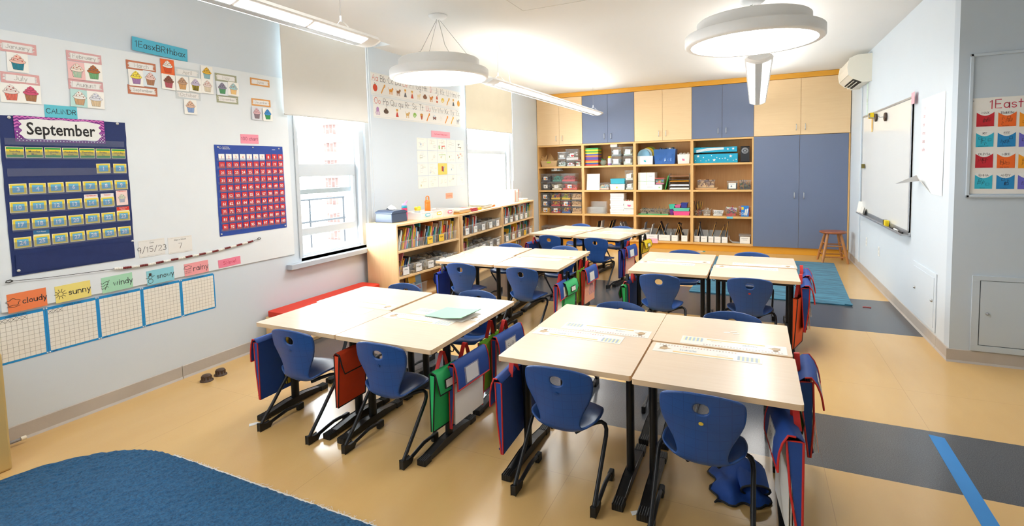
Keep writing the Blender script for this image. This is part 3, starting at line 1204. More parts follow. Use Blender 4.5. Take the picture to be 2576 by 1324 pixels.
# ================================================================ rugs
def rug_mat(c1, c2, sc=60, st=None, bump=.6):
    m, nt, b, out = new_mat('rug_pile')
    L = nt.links.new
    tc = N(nt, 'ShaderNodeTexCoord')
    mp = N(nt, 'ShaderNodeMapping')
    mp.inputs['Scale'].default_value = st or (1, 1, 1)
    L(tc.outputs['Object'], mp.inputs[0])
    n = N(nt, 'ShaderNodeTexNoise')
    n.inputs['Scale'].default_value = sc
    n.inputs['Detail'].default_value = 6
    n.inputs['Roughness'].default_value = .7
    L(mp.outputs[0], n.inputs['Vector'])
    r = N(nt, 'ShaderNodeMapRange')
    r.inputs['From Min'].default_value = .32
    r.inputs['From Max'].default_value = .68
    L(n.outputs['Fac'], r.inputs['Value'])
    mx = N(nt, 'ShaderNodeMix', data_type='RGBA')
    mx.inputs['A'].default_value = (*lin(c1), 1)
    mx.inputs['B'].default_value = (*lin(c2), 1)
    L(r.outputs[0], mx.inputs['Factor'])
    L(mx.outputs['Result'], b.inputs['Base Color'])
    b.inputs['Roughness'].default_value = .95
    b.inputs['Specular IOR Level'].default_value = .1
    b.inputs['Sheen Weight'].default_value = .15
    bp = N(nt, 'ShaderNodeBump')
    bp.inputs['Strength'].default_value = bump
    bp.inputs['Distance'].default_value = .008
    L(n.outputs['Fac'], bp.inputs['Height'])
    L(bp.outputs[0], b.inputs['Normal'])
    return m


NAVY = rug_mat('#173d5e', '#2f6a96', 95)
rr = MB()
X0, X1, Y0, Y1, CR_ = -3.585, -.3, -.5, 1.70, .60
st_ = .0125
nx, ny = int((X1 - X0) / st_), int((Y1 - .55) / st_)
rnd = random.Random(3)
vid, v, fs = {}, [], []


def rug_top(x):                                                     # far edge of the rug: rounded corner at the wall end
    if x < X0 + CR_:
        d = X0 + CR_ - x
        return Y1 - CR_ + math.sqrt(max(0, CR_ ** 2 - d * d))
    return Y1


for i in range(nx + 1):
    x = X0 + i * st_
    yt = rug_top(x) + rnd.uniform(-.003, .003)
    for j in range(ny + 1):
        y = .55 + (yt - .55) * j / ny
        vid[i, j] = len(v)
        v.append((x + rnd.uniform(-.003, .003), y + (rnd.uniform(-.003, .003) if j < ny else 0), (.017 + rnd.uniform(-.0035, .0045)) if 0 < j < ny and i else .004))
for i in range(nx):
    for j in range(ny):
        fs.append((vid[i, j], vid[i + 1, j], vid[i + 1, j + 1], vid[i, j + 1]))
rr.add(v, fs, NAVY, True)
rr.box(X0, Y0, .0, X1, .552, .016, NAVY)
rug = rr.build('area_rug')
tag(rug, 'large navy blue pile rug with a frayed edge on the floor nearest the camera', 'rug')
fr = MB()
FRAY = mat('#d8d6d0', .9, var=.1)
for i in range(420):
    x = -2.98 + i * .006 + rnd.uniform(-.004, .004)
    ln_ = abs(rnd.gauss(.012, .008)) + .003
    a = rnd.uniform(-.9, .9)
    y = Y1 - .004
    fr.stroke([[(x, y), (x + ln_ * .5 * math.sin(a), y + ln_ * .6), (x + ln_ * math.sin(a * 1.4), y + ln_)]], .0022, FRAY, None, .003 + rnd.uniform(0, .004))
fr.box(-2.98, Y1 - .006, .002, -.4, Y1 + .004, .010, FRAY)
fr.build('frayed_edge', rug)

TEAL = rug_mat('#173c52', '#4a90ac', 4, (.9, 11, 11), .2)
tr = MB()
tr.prism(rrect(0, 0, 1.70, 2.62, .02), .002, .012, TEAL)
tr.prism([(1.63, .0), (1.705, .0), (1.705, .06), (1.63, .03)], .012, .02, TEAL)
o = tr.build('area_rug', M=T(-.735, 6.62, 0, RC(-3.0)))
o.location.y = 6.6
tag(o, 'flat woven teal rug with dark streaks lying before the blue cupboards', 'rug')

# ================================================================ bench, stool, air conditioner, radiator
MAPLE = wood('#e6c493', (3, 28, 28), .1)
RED = mat('#d8361d', .6, var=.05, scale=40, bump=.1, bscale=500)
be = empty('storage_bench', T(-4.04, 3.18, 0), 'low maple bench with a red seat pad along the wall under the window', 'bench')
b = MB()
b.box(0, 0, .03, .285, .022, .285, MAPLE)
b.box(0, 1.26, .03, .285, 1.282, .285, MAPLE)
b.box(0, .022, .262, .285, 1.26, .284, MAPLE)
b.box(0, .022, .03, .285, 1.26, .055, MAPLE)
b.box(0, .022, .055, .012, 1.26, .262, MAPLE)
b.box(.02, .022, 0, .27, 1.26, .03, MAPLE)
b.build('carcass', be, bevel=.006)
b = MB()
b.box(.13, .022, .055, .145, 1.26, .262, MAPLE)
b.build('divider', be)
b = MB()
b.prism(rrect(.01, .01, .275, 1.272, .03, 5), .286, .335, RED)
b.build('seat_pad', be, bevel=.016, segs=3)

OAK = wood('#b97f48', (25, 25, 2.5), .25, .35)
OAKS = wood('#9c5a35', (3, 30, 30), .25, .3)
so = empty('wooden_stool', T(1.10, 9.31, 0, .1), 'round brown wooden stool before the tall blue cupboards', 'stool')
b = MB()
b.lathe([(.0, .452), (.165, .452), (.182, .46), (.186, .472), (.178, .484), (.15, .486), (.0, .48)], OAKS, 40, caps=False)
b.build('seat', so)
LG = []
for k in range(4):
    a = PI / 4 + k * PI / 2
    p0, p1 = Vector((.245 * math.cos(a), .245 * math.sin(a), 0)), Vector((.12 * math.cos(a), .12 * math.sin(a), .455))
    LG.append((p0, p1))
    b = MB()
    b.lathe([(.016, 0), (.021, .15), (.021, .3), (.017, .47)], OAK, 14, Matrix.Translation(p0) @ (p1 - p0).to_track_quat('Z', 'Y').to_matrix().to_4x4())
    b.build('leg', so)
for hh in ((.11, .27), (.085, .245)):
    pass
for k in range(4):
    for h in ((.10, .27) if k % 2 == 0 else (.135, .305)):
        A, B = LG[k], LG[(k + 1) % 4]
        q = h / .47
        b = MB()
        b.cyl(A[0].lerp(A[1], q), B[0].lerp(B[1], q), .0095, OAK, 10)
        b.build('rung', so)

IVORY = mat('#f0ebdc', .45, var=.01)
ac = empty('air_conditioner', T(XR, 8.25, 2.63), 'cream wall mounted air conditioner high by the maple cupboards', 'air conditioner')
pr = [(0, 0), (-.10, -.005), (-.20, .045), (-.255, .10), (-.27, .2), (-.25, .31), (-.17, .345), (0, .35)]
b = MB()
k = len(pr)
v = [(p[0], 0, p[1]) for p in pr] + [(p[0], .86, p[1]) for p in pr]
b.add(v, [(i, (i + 1) % k, k + (i + 1) % k, k + i) for i in range(k)] + [tuple(range(k)), tuple(range(k, 2 * k))[::-1]], IVORY)
b.build('casing', ac, bevel=.008)
b = MB()
DK = mat('#17191a', .6)
b.add([(-.105, .05, -.008), (-.105, .80, -.008), (-.205, .80, .042), (-.205, .05, .042)], [(0, 1, 2, 3)], DK)
b.build('air_outlet', ac)
for t in (.15, .55, .9):
    b = MB()
    x, z = -.105 - .1 * t, -.010 + .05 * t
    b.box(x - .006, .04, z - .022, x + .006, .81, z - .018, IVORY, None)
    b.build('louver', ac)
b = MB()
b.tube([(-.258, .0 - .001, .10), (-.258, .43, .10), (-.258, .861, .10)], .002, mat('#a9a492'), 6)
b.build('panel_seam', ac)

TAN = mat('#c9ab6c', .5, var=.05, scale=4)
ra = empty('radiator_cover', T(XL, -.6, 0), 'tan metal radiator cover with a perforated front against the wall', 'radiator')
b = MB()
b.box(.008, 0, 0, .365, 1.865, .655, TAN)
b.build('cover', ra, bevel=.012)
b = MB()
for iy in range(16):
    for iz in range(30):
        y = 1.58 + iy * .0135 + (iz % 2) * .0067
        z = .12 + iz * .0135
        b.add([(.3655, y + .0042 * math.cos(a), z + .0042 * math.sin(a)) for a in (0, 1.047, 2.094, 3.14, 4.19, 5.236)], [(0, 1, 2, 3, 4, 5)], DK)
tag(b.build('perforation', ra), kind='stuff')
for u_, v_, lb in ((520, 958, 'brown round floor socket cap, the one farther from the red bench'), (555, 943, 'brown round floor socket cap, the one closer to the red bench')):
    p = at(u_, v_, z=0)
    e = MB()
    BR = mat('#4a3424', .45, var=.2)
    e.lathe([(.048, 0), (.046, .008), (.036, .012), (.034, .04), (.03, .046), (.0, .047)], BR, 24, caps=False)
    for q in range(10):
        a = q * PI / 5
        e.box(-.004, .033, .014, .004, .037, .038, BR, Matrix.Rotation(a, 4, 'Z'))
    tag(e.build('floor_socket', M=T(p.x, p.y, 0)), lb, 'floor socket', 'floor sockets by the wall')
e = MB()
e.cyl((0, 0, 0), (0, .06, 0), .009, mat('#8d8d8f', .5), 10)
e.cyl((0, .06, 0), (0, .085, 0), .012, mat('#e8e2d0', .5), 10)
tag(e.build('pipe_stub', M=T(XL + .075, 1.35, .035)), 'short grey pipe end with cream cap beside the radiator cover', 'pipe')
# ================================================================ everything pinned to the left wall
NB = .0135                                                           # face of the bulletin board
BOARD = mat('#e6ecf0', .8, var=.02, scale=6, bump=.05, bscale=400)
b = MB()
b.box(0, 0, 0, 2.155, 1.685, .0125, BOARD)
tag(b.build('hanging_bulletin_board', M=on_left(1.40, .802), bevel=.003), 'wide pale tack board covering the left wall up to the first window', 'bulletin board')


def ell(cx_, cy_, rx, ry, n=14):
    return [(cx_ + rx * math.cos(2 * PI * i / n), cy_ + ry * math.sin(2 * PI * i / n)) for i in range(n)]


def poly(mb, pts, m, z, M=None):
    mb.face([(p[0], p[1], z) for p in pts], m, M)


def span(tl, br, n=NB):
    a, c = at(*tl, x=XL + n), at(*br, x=XL + n)
    return (a.y + c.y) / 2, (a.z + c.z) / 2, c.y - a.y, a.z - c.z


Z1 = 3.153


def z1(*p):
    return [(p[i] / Z1, p[i + 1] / Z1) for i in range(0, len(p), 2)]


FLAT = {}


def fl(col, rough=.75):
    return mat(col, rough, var=.02, scale=25)


# ---- month signs
def month(text, tl, br, col, ink='#b9b4b0'):
    y, z, w, h = span(tl, br)
    w, h = min(w, .36), max(.065, min(h, .105))
    m = MB()
    m.box(-w / 2, -h / 2, 0, w / 2, h / 2, .001, fl(col))
    rd = random.Random(text)
    e = .013
    cr_ = fl('#efedea')
    m.rect(-w / 2 + e * 1.6, -h / 2 + e, w / 2 - e * 1.6, h / 2 - e, .0016, cr_)
    for s_ in (-1, 1):
        for i in range(6):
            y0 = -h / 2 + e + (h - 2 * e) * i / 6
            x1 = s_ * (w / 2 - e * rd.uniform(.6, 1.6))
            m.face([(s_ * (w / 2 - e * 1.7), y0, .0016), (x1, y0 + .002, .0016), (x1, y0 + (h - 2 * e) / 6 - .001, .0016), (s_ * (w / 2 - e * 1.7), y0 + (h - 2 * e) / 6, .0016)][::s_], cr_)
    _, tw = pen_text(text)
    sz = min(h * .42, (w - .07) / tw * 10)
    m.write(text, sz, .0028, mat(ink, .7), None, 0, -sz * .42, .0022)
    o = m.build('month_sign', M=on_left(y, z, NB + .0004))
    tag(o, 'small %s month sign reading %s on the pale wall board' % ({'#dfa9a8': 'pink', '#dba9ab': 'dusty pink', '#c47a5c': 'terracotta', '#cfd6d8': 'pale grey', '#a9ab90': 'olive', '#e0a05e': 'orange'}[col], text), 'sign', 'month signs')


for t_, q, c_ in (('January', (-24, 316, 291, 438), '#dfa9a8'), ('July', (0, 568, 316, 680), '#dfa9a8'), ('February', (521, 401, 806, 512), '#dba9ab'), ('August', (538, 628, 820, 728), '#dba9ab'),
                  ('March', (996, 477, 1237, 574), '#c47a5c'), ('September', (1010, 675, 1249, 762), '#c47a5c'), ('April', (1383, 534, 1580, 620), '#cfd6d8'), ('October', (1391, 717, 1592, 796), '#cfd6d8'),
                  ('May', (1702, 580, 1877, 661), '#a9ab90'), ('November', (1715, 752, 1890, 827), '#a9ab90'), ('June', (1982, 617, 2138, 692), '#e0a05e'), ('December', (1993, 780, 2146, 850), '#e0a05e')):
    month(t_, *z1(*q), c_)


# ---- cupcake pictures
def cupcake(mb, s, top, cup, z, stripes=None, dots='#8c3a32', M=None, x=0, y=0):
    """A cupcake drawing about s wide: fluted cup and three swirls of icing."""
    ol = mat('#4a3a36', .8)
    w = s / 2
    c = [(-.78 * w, .02 * w), (.78 * w, .02 * w), (.58 * w, -1.12 * w), (-.58 * w, -1.12 * w)]
    sh = lambda pp: [(x + a, y + b) for a, b in pp]
    k = 1.06
    poly(mb, sh([(a * k, (b + .55 * w) * k - .55 * w) for a, b in c]), ol, z, M)
    poly(mb, sh(c), fl(cup), z + .0003, M)
    for i in range(7):
        t = -.9 + 1.8 * (i + .5) / 7
        mb.stroke([sh([(t * .78 * w, .0), (t * .58 * w, -1.1 * w)])], s * .016 if not stripes else s * .06, ol if not stripes else fl(stripes), M, z + .0006)
    for cy_, rx, ry in ((.18, .98, .34), (.52, .74, .32), (.84, .46, .30), (1.06, .2, .2)):
        poly(mb, sh(ell(0, cy_ * w, rx * w * 1.05, ry * w * 1.1)), ol, z + .0007 + cy_ * .0003, M)
        poly(mb, sh(ell(0, cy_ * w, rx * w, ry * w)), fl(top), z + .0009 + cy_ * .0003, M)
    mb.stroke([sh([(-.8 * w, .3 * w), (-.1 * w, .22 * w), (.6 * w, .42 * w)]), sh([(-.55 * w, .62 * w), (0, .56 * w), (.45 * w, .74 * w)])], s * .02, ol, M, z + .0016)
    for a, b in ((-.5, .42), (.0, .5), (.55, .25), (.3, .8), (-.15, .95)):
        poly(mb, sh(ell(a * w, b * w, .09 * w, .09 * w, 8)), fl(dots), z + .0018, M)


CC = [('pink icing on a teal cup', (52, 420, 222, 573), '#f2c3b4', '#1f8da3', None, '#c9503d'), ('white and red icing on a coral cup', (5, 662, 163, 810), '#eee2dc', '#ef7a68', None, '#a33a35'),
      ('magenta icing on a brown cup', (163, 672, 318, 823), '#d5577a', '#b98058', None, '#a8334f'), ('rainbow icing on a pink paper', (541, 490, 672, 632), '#f2e2d4', '#f0c9c0', '#8ec4a5', '#cf6c52'),
      ('brown icing on a green cup', (672, 503, 806, 648), '#b9703f', '#7cbf85', None, '#5c6a8c'), ('white icing on a teal paper with tan cup', (562, 715, 693, 845), '#f1f0ea', '#e0b489', None, '#a85c4a'),
      ('white and blue icing on a cream cup', (693, 727, 820, 860), '#e3e4ea', '#f0d6ae', None, '#7e88a8'), ('yellow icing on a purple cup', (1020, 558, 1132, 678), '#f2de52', '#b58ac2', None, '#a3655a'),
      ('pale pink icing on a brown cup', (1132, 567, 1245, 690), '#efcfc8', '#c08a66', None, '#a3655a'), ('white icing on a bright orange paper', (1271, 469, 1377, 595), '#f3ece4', '#ee5b23', None, '#d8893f'),
      ('chocolate icing on a rose cup', (1282, 590, 1384, 712), '#8c5546', '#c9626f', None, '#6c3329'), ('tan icing on an orange cup', (1391, 607, 1493, 722), '#c9a284', '#e8b377', None, '#7d5547'),
      ('lilac icing on a yellow and black cup', (1495, 615, 1596, 735), '#cfc5dc', '#f0d73e', '#26241f', '#8f7f9c'), ('yellow and black icing on a pale blue cup', (1590, 525, 1680, 640), '#e8b93c', '#9fd0d8', None, '#3a3a38'),
      ('speckled icing on a cream cup', (1595, 632, 1686, 740), '#ead9d2', '#f1e3c8', None, '#c65a3c'), ('tan icing on a striped blue cup', (1459, 790, 1553, 908), '#e2bda4', '#b9cdea', '#6d8cc0', '#8c5a48'),
      ('grey violet icing on a green cup', (1712, 648, 1803, 757), '#8f8ba0', '#5fae77', None, '#5c5570'), ('rainbow icing on a peach cup', (1806, 655, 1885, 760), '#a9d3d8', '#f1b7a0', '#f3d27c', '#d9744f'),
      ('pink icing on a mauve cup', (1993, 853, 2070, 950), '#e3b7bd', '#94808a', None, '#9c6470'), ('bright blue icing on a green cup', (2080, 862, 2155, 957), '#3f94d6', '#39a862', None, '#2c5f9e')]
BGS = {'rainbow icing on a pink paper': '#f5c6c4', 'white icing on a teal paper with tan cup': '#bfe3df', 'white icing on a bright orange paper': '#f0703a', 'pale pink icing on a brown cup': '#e0eaf0', 'pink icing on a mauve cup': '#dfe0e6', 'grey violet icing on a green cup': '#e9eef2'}
for nm, q, top, cup, stp, dts in CC:
    y, z, w, h = span(*z1(*q))
    w, h = max(.10, min(w, .175)), max(.115, min(h, .165))
    rd = random.Random(nm)
    m = MB()
    m.box(-w / 2, -h / 2, 0, w / 2, h / 2, .001, fl(BGS.get(nm, '#f7f5ef')))
    cupcake(m, min(w * .76, h * .66), top, cup, .0014, stp, dts)
    tag(m.build('cupcake_picture', M=on_left(y, z, NB + .003 + .0003 * CC.index((nm, q, top, cup, stp, dts)), rd.uniform(-.04, .03))), 'cupcake picture with ' + nm, 'picture', 'birthday cupcakes')


def note(name, label, tl, br, col, text, ink='#3c3c40', pen=.004, size=None, cat='sign', rot=0, deco=None, group=None, n=NB, tx=0, hh=None):
    y, z, w, h = span(tl, br, n)
    h = hh or h
    m = MB()
    m.box(-w / 2, -h / 2, 0, w / 2, h / 2, .001, fl(col))
    if text:
        sz = size or h * .42
        _, wd = pen_text(text)
        sz = min(sz, w * (.62 if deco else .9) / max(wd, 1) * 10)
        m.write(text, sz, pen, mat(ink, .7), None, tx, -sz * .42, .0016)
    if deco:
        deco(m, w, h)
    return tag(m.build(name, M=on_left(y, z, n, rot)), label, cat, group)


note('title_sign', 'long sky blue paper strip with the childlike lettering 1EastBRthbax above the months', *z1(1046, 330, 1487, 452), '#57b9d6', '1EasxBRthbax', rot=-.045, size=.06, hh=.098)
note('title_sign', 'sky blue paper strip reading CALiNDR above the navy calendar', *z1(348, 828, 616, 948), '#62c3d4', 'CALiNDR', size=.055, pen=.0035)
note('title_sign', 'pink paper note reading 100 chart above the red number chart', *z1(1905, 1063, 2052, 1143), '#f29aae', '100 chart', ink='#a8506a', pen=.0035, size=.045)

Z2 = 3.0095


def z2(u, v):
    return u / Z2, 280 + v / Z2


def P2(u, v, n):
    return at(*z2(u, v), x=XL + n)


# ---- calendar pocket chart
CLOTH = mat('#1c2f66', .7, var=.1, scale=30, bump=.15, bscale=220)
NC = NB + .004
cy0, cz0, cw, ch = 1.462, 1.012, .678, .968
ca = empty('hanging_pocket_chart', on_left(cy0, cz0, NB), 'navy cloth calendar pocket chart with the September header', 'pocket chart')
m = MB()
rd = random.Random(4)
nx_, ny_ = 12, 18
v, f = [], []
for j in range(ny_ + 1):
    for i in range(nx_ + 1):
        v.append((cw * i / nx_ + rd.uniform(-.002, .002), ch * j / ny_ + rd.uniform(-.002, .002), .001 + rd.uniform(0, .0016)))
f = [(j * 13 + i, j * 13 + i + 1, j * 13 + i + 14, j * 13 + i + 13) for j in range(ny_) for i in range(nx_)]
m.add(v, f, CLOTH, True)
m.box(.0, .0, .0, cw, .004, .004, CLOTH)
m.build('cloth_backing', ca)
m = MB()
m.add([(.02, .012, .004), (cw - .01, .004, .004), (cw - .005, .118, .012), (.33, .13, .014), (.02, .128, .009)], [(0, 1, 2, 3, 4)], CLOTH)
m.build('storage_pocket', ca)
PVC = clear('#dfe4f2', .07, .12)
rows = {}


def local(M, p):
    return M.inverted() @ p


MC = on_left(cy0, cz0, NB)
ROW = {}
for k, (L, R, c0, c1) in enumerate((((112, 310), (897, 322), 0, 6), ((783, 433), (908, 433), 5, 6), ((137, 590), (918, 557), 0, 6), ((142, 728), (815, 685), 0, 5), ((160, 858), (935, 793), 0, 6), ((173, 995), (943, 908), 0, 6))):
    a, c = local(MC, P2(*L, NC)), local(MC, P2(*R, NC))
    ROW[k] = (a, c, c0, c1)
    zz = (a.y + c.y) / 2
    pm2 = MB()
    pm2.box(.018, zz - .042, .0062, cw - .014, zz + .006, .0066, PVC)
    pm2.build('clear_pocket', ca)
pm2 = MB()
pm2.box(.018, ch - .175, .0085, cw - .02, ch - .135, .009, PVC)
pm2.build('clear_pocket', ca)
for x, y in ((.05, ch - .012), (cw - .05, ch - .012), (.03, .03), (cw - .01, .12)):
    pm2 = MB()
    pm2.lathe([(.009, .002), (.008, .006), (.003, .010)], mat('#dcdad4', .4), 12, T(x, y, .002))
    pm2.build('push_pin', ca)


def row_pt(k, c):
    a, q, c0, c1 = ROW[k]
    return a.lerp(q, (c - c0) / (c1 - c0))


# September header card
hm = MB()
hw, hh = .478, .158
PU, PK, LILA = fl('#7b2f86'), fl('#d873bd'), fl('#a054a5')
hm.box(-hw / 2, -hh / 2, 0, hw / 2, hh / 2, .001, PU)
for i in range(5):
    y = hh / 2 - .012 - i * .018
    zg = [(-hw / 2 + q * .013 + .003, y + (.008 if q % 2 else 0)) for q in range(int((hw - .006) / .013) + 1)]
    if y > .0:
        hm.stroke([zg], .008, PK, None, .0014)
hm.rect(-hw / 2, -.012, hw / 2, .0, .0013, LILA)
for r_ in range(6):
    for q in range(28):
        x, y = -hw / 2 + .012 + q * .017 + (r_ % 2) * .0085, -.018 - r_ * .0105
        if x < hw / 2 - .006:
            poly(hm, ell(x, y, .0036, .0036, 8), WHITE, .0014)
cl = []
for i in range(72):
    a = 2 * PI * i / 72
    q = 1 + .035 * math.sin(a * 13)
    cl.append((hw * .44 * q * max(-1, min(1, 1.25 * math.cos(a))), hh * .40 * q * max(-1, min(1, 1.3 * math.sin(a)))))
poly(hm, [(a * 1.025, c * 1.04) for a, c in cl], PU, .0017)
poly(hm, cl, WHITE, .0021)
hm.ptext('September', .078, mat('#161214', .6), None, 0, .006, .0025, bold=.018, fit=hw * .76)
hc = (P2(95, 40, NC).lerp(P2(802, 238, NC), .5))
tag(hm.build('hanging_month_card', M=on_left(hc.y, hc.z, NC)), 'purple patterned header card reading September at the top of the navy calendar', 'card')

YEL, GRN, CYA, CRM, RDC = fl('#f2d63a'), fl('#2f9a50'), fl('#6db7d3'), fl('#f5ecc6'), fl('#dd3b2e')
DARK = mat('#33415e', .7)


def datecard(k, c, w, h, fn, label, name='hanging_date_card', group='date cards in the calendar pockets', dx=0, dy=0, dn=.0):
    p = row_pt(k, c)
    m = MB()
    m.box(-w / 2, -h / 2, 0, w / 2, h / 2, .0008, fl('#f4ecb9'))
    fn(m, w, h)
    rd = random.Random(label)
    tag(m.build(name, M=MC @ T(p.x + dx, p.y + dy, .004 + dn) @ Matrix.Rotation(rd.uniform(-.02, .02), 4, 'Z')), label, 'card', group)


for i, (d, s_) in enumerate((('Sunday', 'Sun.'), ('Monday', 'Mon.'), ('Tuesday', 'Tues.'), ('Wednesday', 'Wed.'), ('Thursday', 'Thurs.'), ('Friday', 'Fri.'), ('Saturday', 'Sat.'))):
    def fn(m, w, h, d=d, s_=s_):
        m.rect(-w / 2 + .003, -h / 2 + .003, w / 2 - .003, h / 2 - .003, .001, GRN)
        m.rect(-w / 2 + .003, -h / 2 + .017, w / 2 - .003, h / 2 - .014, .0013, YEL)
        m.ptext(d, .013, DARK, None, 0, .007, .0017, bold=.01, fit=w * .82)
        m.ptext(s_, .011, DARK, None, 0, -.010, .0017, bold=.01, fit=w * .6)
    datecard(0, i, .086, .066, fn, 'yellow and green weekday card reading %s on the navy calendar' % d, 'hanging_weekday_card', 'weekday cards in the calendar')


def num_fn(t):
    def fn(m, w, h):
        m.rect(-w / 2 + .004, -h / 2 + .004, w / 2 - .004, h / 2 - .004, .001, YEL)
        m.rect(-w / 2 + .014, -h / 2 + .012, w / 2 - .014, h / 2 - .012, .0013, CYA)
        m.ptext(t, .024, WHITE, None, 0, 0, .0017, bold=.03, fit=w * .5)
    return fn


for d in range(1, 31):
    k, c = (1 + (d + 4) // 7, (d + 4) % 7)
    if d in (14, 15):
        def fb(m, w, h, d=d):
            m.rect(-w / 2, -h / 2, w / 2, h / 2, .001, fl('#f1e9e6'))
            m.ptext('YESTERDAY' if d == 14 else 'TODAY', .009, RDC, None, 0, h / 2 - .010, .0014, bold=.02, fit=w * .85)
        datecard(k, c, .078, .094, fb, 'white card reading %s behind the number %d on the calendar' % ('YESTERDAY' if d == 14 else 'TODAY', d), 'hanging_marker_card', 'marker cards in the calendar', dy=.010, dn=-.0012)
    if d in (23, 25):
        def fb(m, w, h, d=d):
            m.rect(-w / 2, h / 2 - .026, w / 2, h / 2, .001, RDC if d == 23 else fl('#2f6f9e'))
            m.ptext('First Day of' if d == 23 else 'Yom Kippur', .007, WHITE, None, 0, h / 2 - .009, .0014, bold=.01, fit=w * .8)
            if d == 23:
                m.ptext('Autumn', .007, WHITE, None, 0, h / 2 - .018, .0014, bold=.01)
        datecard(k, c, .08, .1, fb, 'card with a %s strip behind the number %d on the calendar' % ('red' if d == 23 else 'blue', d), 'hanging_marker_card', 'marker cards in the calendar', dy=.016, dn=-.0012)
    if d == 16:
        def fc(m, w, h):
            m.rect(-w / 2, -h / 2, w / 2, h / 2, .001, fl('#f6d9d2'))
            cupcake(m, w * .68, '#dfe3c8', '#e9cdbb', .0014, '#8fa9c9', '#8b63a8', y=-.004)
            m.ptext('TOMORROW', .007, RDC, None, 0, h / 2 - .006, .0014, bold=.02, fit=w * .85)
        p = local(MC, P2(921, 655, NC))
        m = MB()
        m.box(-.036, -.052, 0, .036, .052, .0008, fl('#f6e9e4'))
        fc(m, .072, .104)
        tag(m.build('cupcake_picture', M=MC @ T(p.x, p.y, .0075)), 'tall cupcake card reading TOMORROW at the right edge of the calendar', 'picture', 'birthday cupcakes')
    else:
        datecard(k, c, .083, .066, num_fn(str(d)), 'blue and yellow number card %d on the navy calendar' % d)

# ---- hundred chart
CL2 = mat('#2247a0', .65, var=.08, scale=30, bump=.12, bscale=200)
hy0, hz0, hw_, hh_ = 2.795, 1.075, .68, .768
MH = on_left(hy0, hz0, NB)
hu = empty('hanging_hundred_chart', MH, 'blue cloth hundred chart filled with red number cards', 'pocket chart')
m = MB()
v = []
for j in range(13):
    for i in range(11):
        v.append((hw_ * i / 10 + rd.uniform(-.0015, .0015), hh_ * j / 12, .001 + rd.uniform(0, .0014)))
m.add(v, [(j * 11 + i, j * 11 + i + 1, j * 11 + i + 12, j * 11 + i + 11) for j in range(12) for i in range(10)], CL2, True)
m.build('cloth_backing', hu)
for x, y in ((.03, hh_ - .02), (.36, hh_ - .015), (hw_ - .045, hh_ - .02), (.015, .02), (hw_ - .02, .02)):
    m = MB()
    m.lathe([(.007, .002), (.006, .006), (.003, .009)], mat('#dcdad4', .4), 10, T(x, y, .002))
    m.build('push_pin', hu)
m = MB()
m.write('Learning', .011, .0016, WHITE, None, .10, hh_ - .022, .0032, slant=.2)
m.write('Resources', .011, .0016, WHITE, None, .105, hh_ - .036, .0032, slant=.2)
m.stroke([ell(.052, hh_ - .025, .011, .008) + [(.063, hh_ - .025)]], .002, WHITE, None, .0032)
m.rect(hw_ - .12, hh_ - .034, hw_ - .085, hh_ - .030, .0032, WHITE)
m.build('maker_mark', hu)
c00, c90 = local(MH, P2(1677, 348, NC)), local(MH, P2(2121, 348, NC))
c09, c99 = local(MH, P2(1707, 880, NC)), local(MH, P2(2145, 828, NC))
RED2 = mat('#cf2127', .55, var=.08, scale=10)
for n_ in range(100):
    r_, c_ = n_ // 10, n_ % 10
    p = c00.lerp(c90, c_ / 9).lerp(c09.lerp(c99, c_ / 9), r_ / 9)
    m = MB()
    wh = n_ < 7
    m.box(-.0265, -.027, 0, .0265, .027, .0008, fl('#f5f2ec') if wh else RED2)
    m.ptext(str(n_ + 1), .024, RED2 if wh else WHITE, None, 0, .001, .0014, bold=.0 if wh else .022, fit=.042)
    rd = random.Random(n_)
    tag(m.build('hanging_number_card', M=MH @ T(p.x, p.y, .004) @ Matrix.Rotation(rd.uniform(-.05, .05) if r_ > 5 else rd.uniform(-.02, .02), 4, 'Z')),
        '%s number card %d in the blue hundred chart' % ('white' if wh else 'red', n_ + 1), 'card', 'number cards in the hundred chart')
for r_ in range(10):
    p = c00.lerp(c09, r_ / 9)
    q = c90.lerp(c99, r_ / 9)
    m = MB()
    y = (p.y + q.y) / 2 - .012
    m.box(.012, y - .022, .0064, hw_ - .012, y, .0067, PVC)
    m.build('clear_pocket', hu)


# ---- date and day cards, bead string
def framed(text, head, tl, br, label):
    y, z, w, h = span((tl[0] / Z2, 280 + tl[1] / Z2), (br[0] / Z2, 280 + br[1] / Z2))
    h = .125
    m = MB()
    m.box(-w / 2, -h / 2, 0, w / 2, h / 2, .001, PAPER)
    for k in range(-9, 10):
        for s_ in (-1, 1):
            poly(m, ell(k * w / 20, s_ * (h / 2 - .008), .0018, .0018, 6), mat('#a9a49a'), .0014)
    m.ptext(head, .011, INK, None, 0, h / 2 - .022, .0015)
    m.write(text, .04, .0035, mat('#555150', .7), None, 0, -.028, .0015)
    tag(m.build('date_sign', M=on_left(y, z, NB)), label, 'sign', 'date signs')


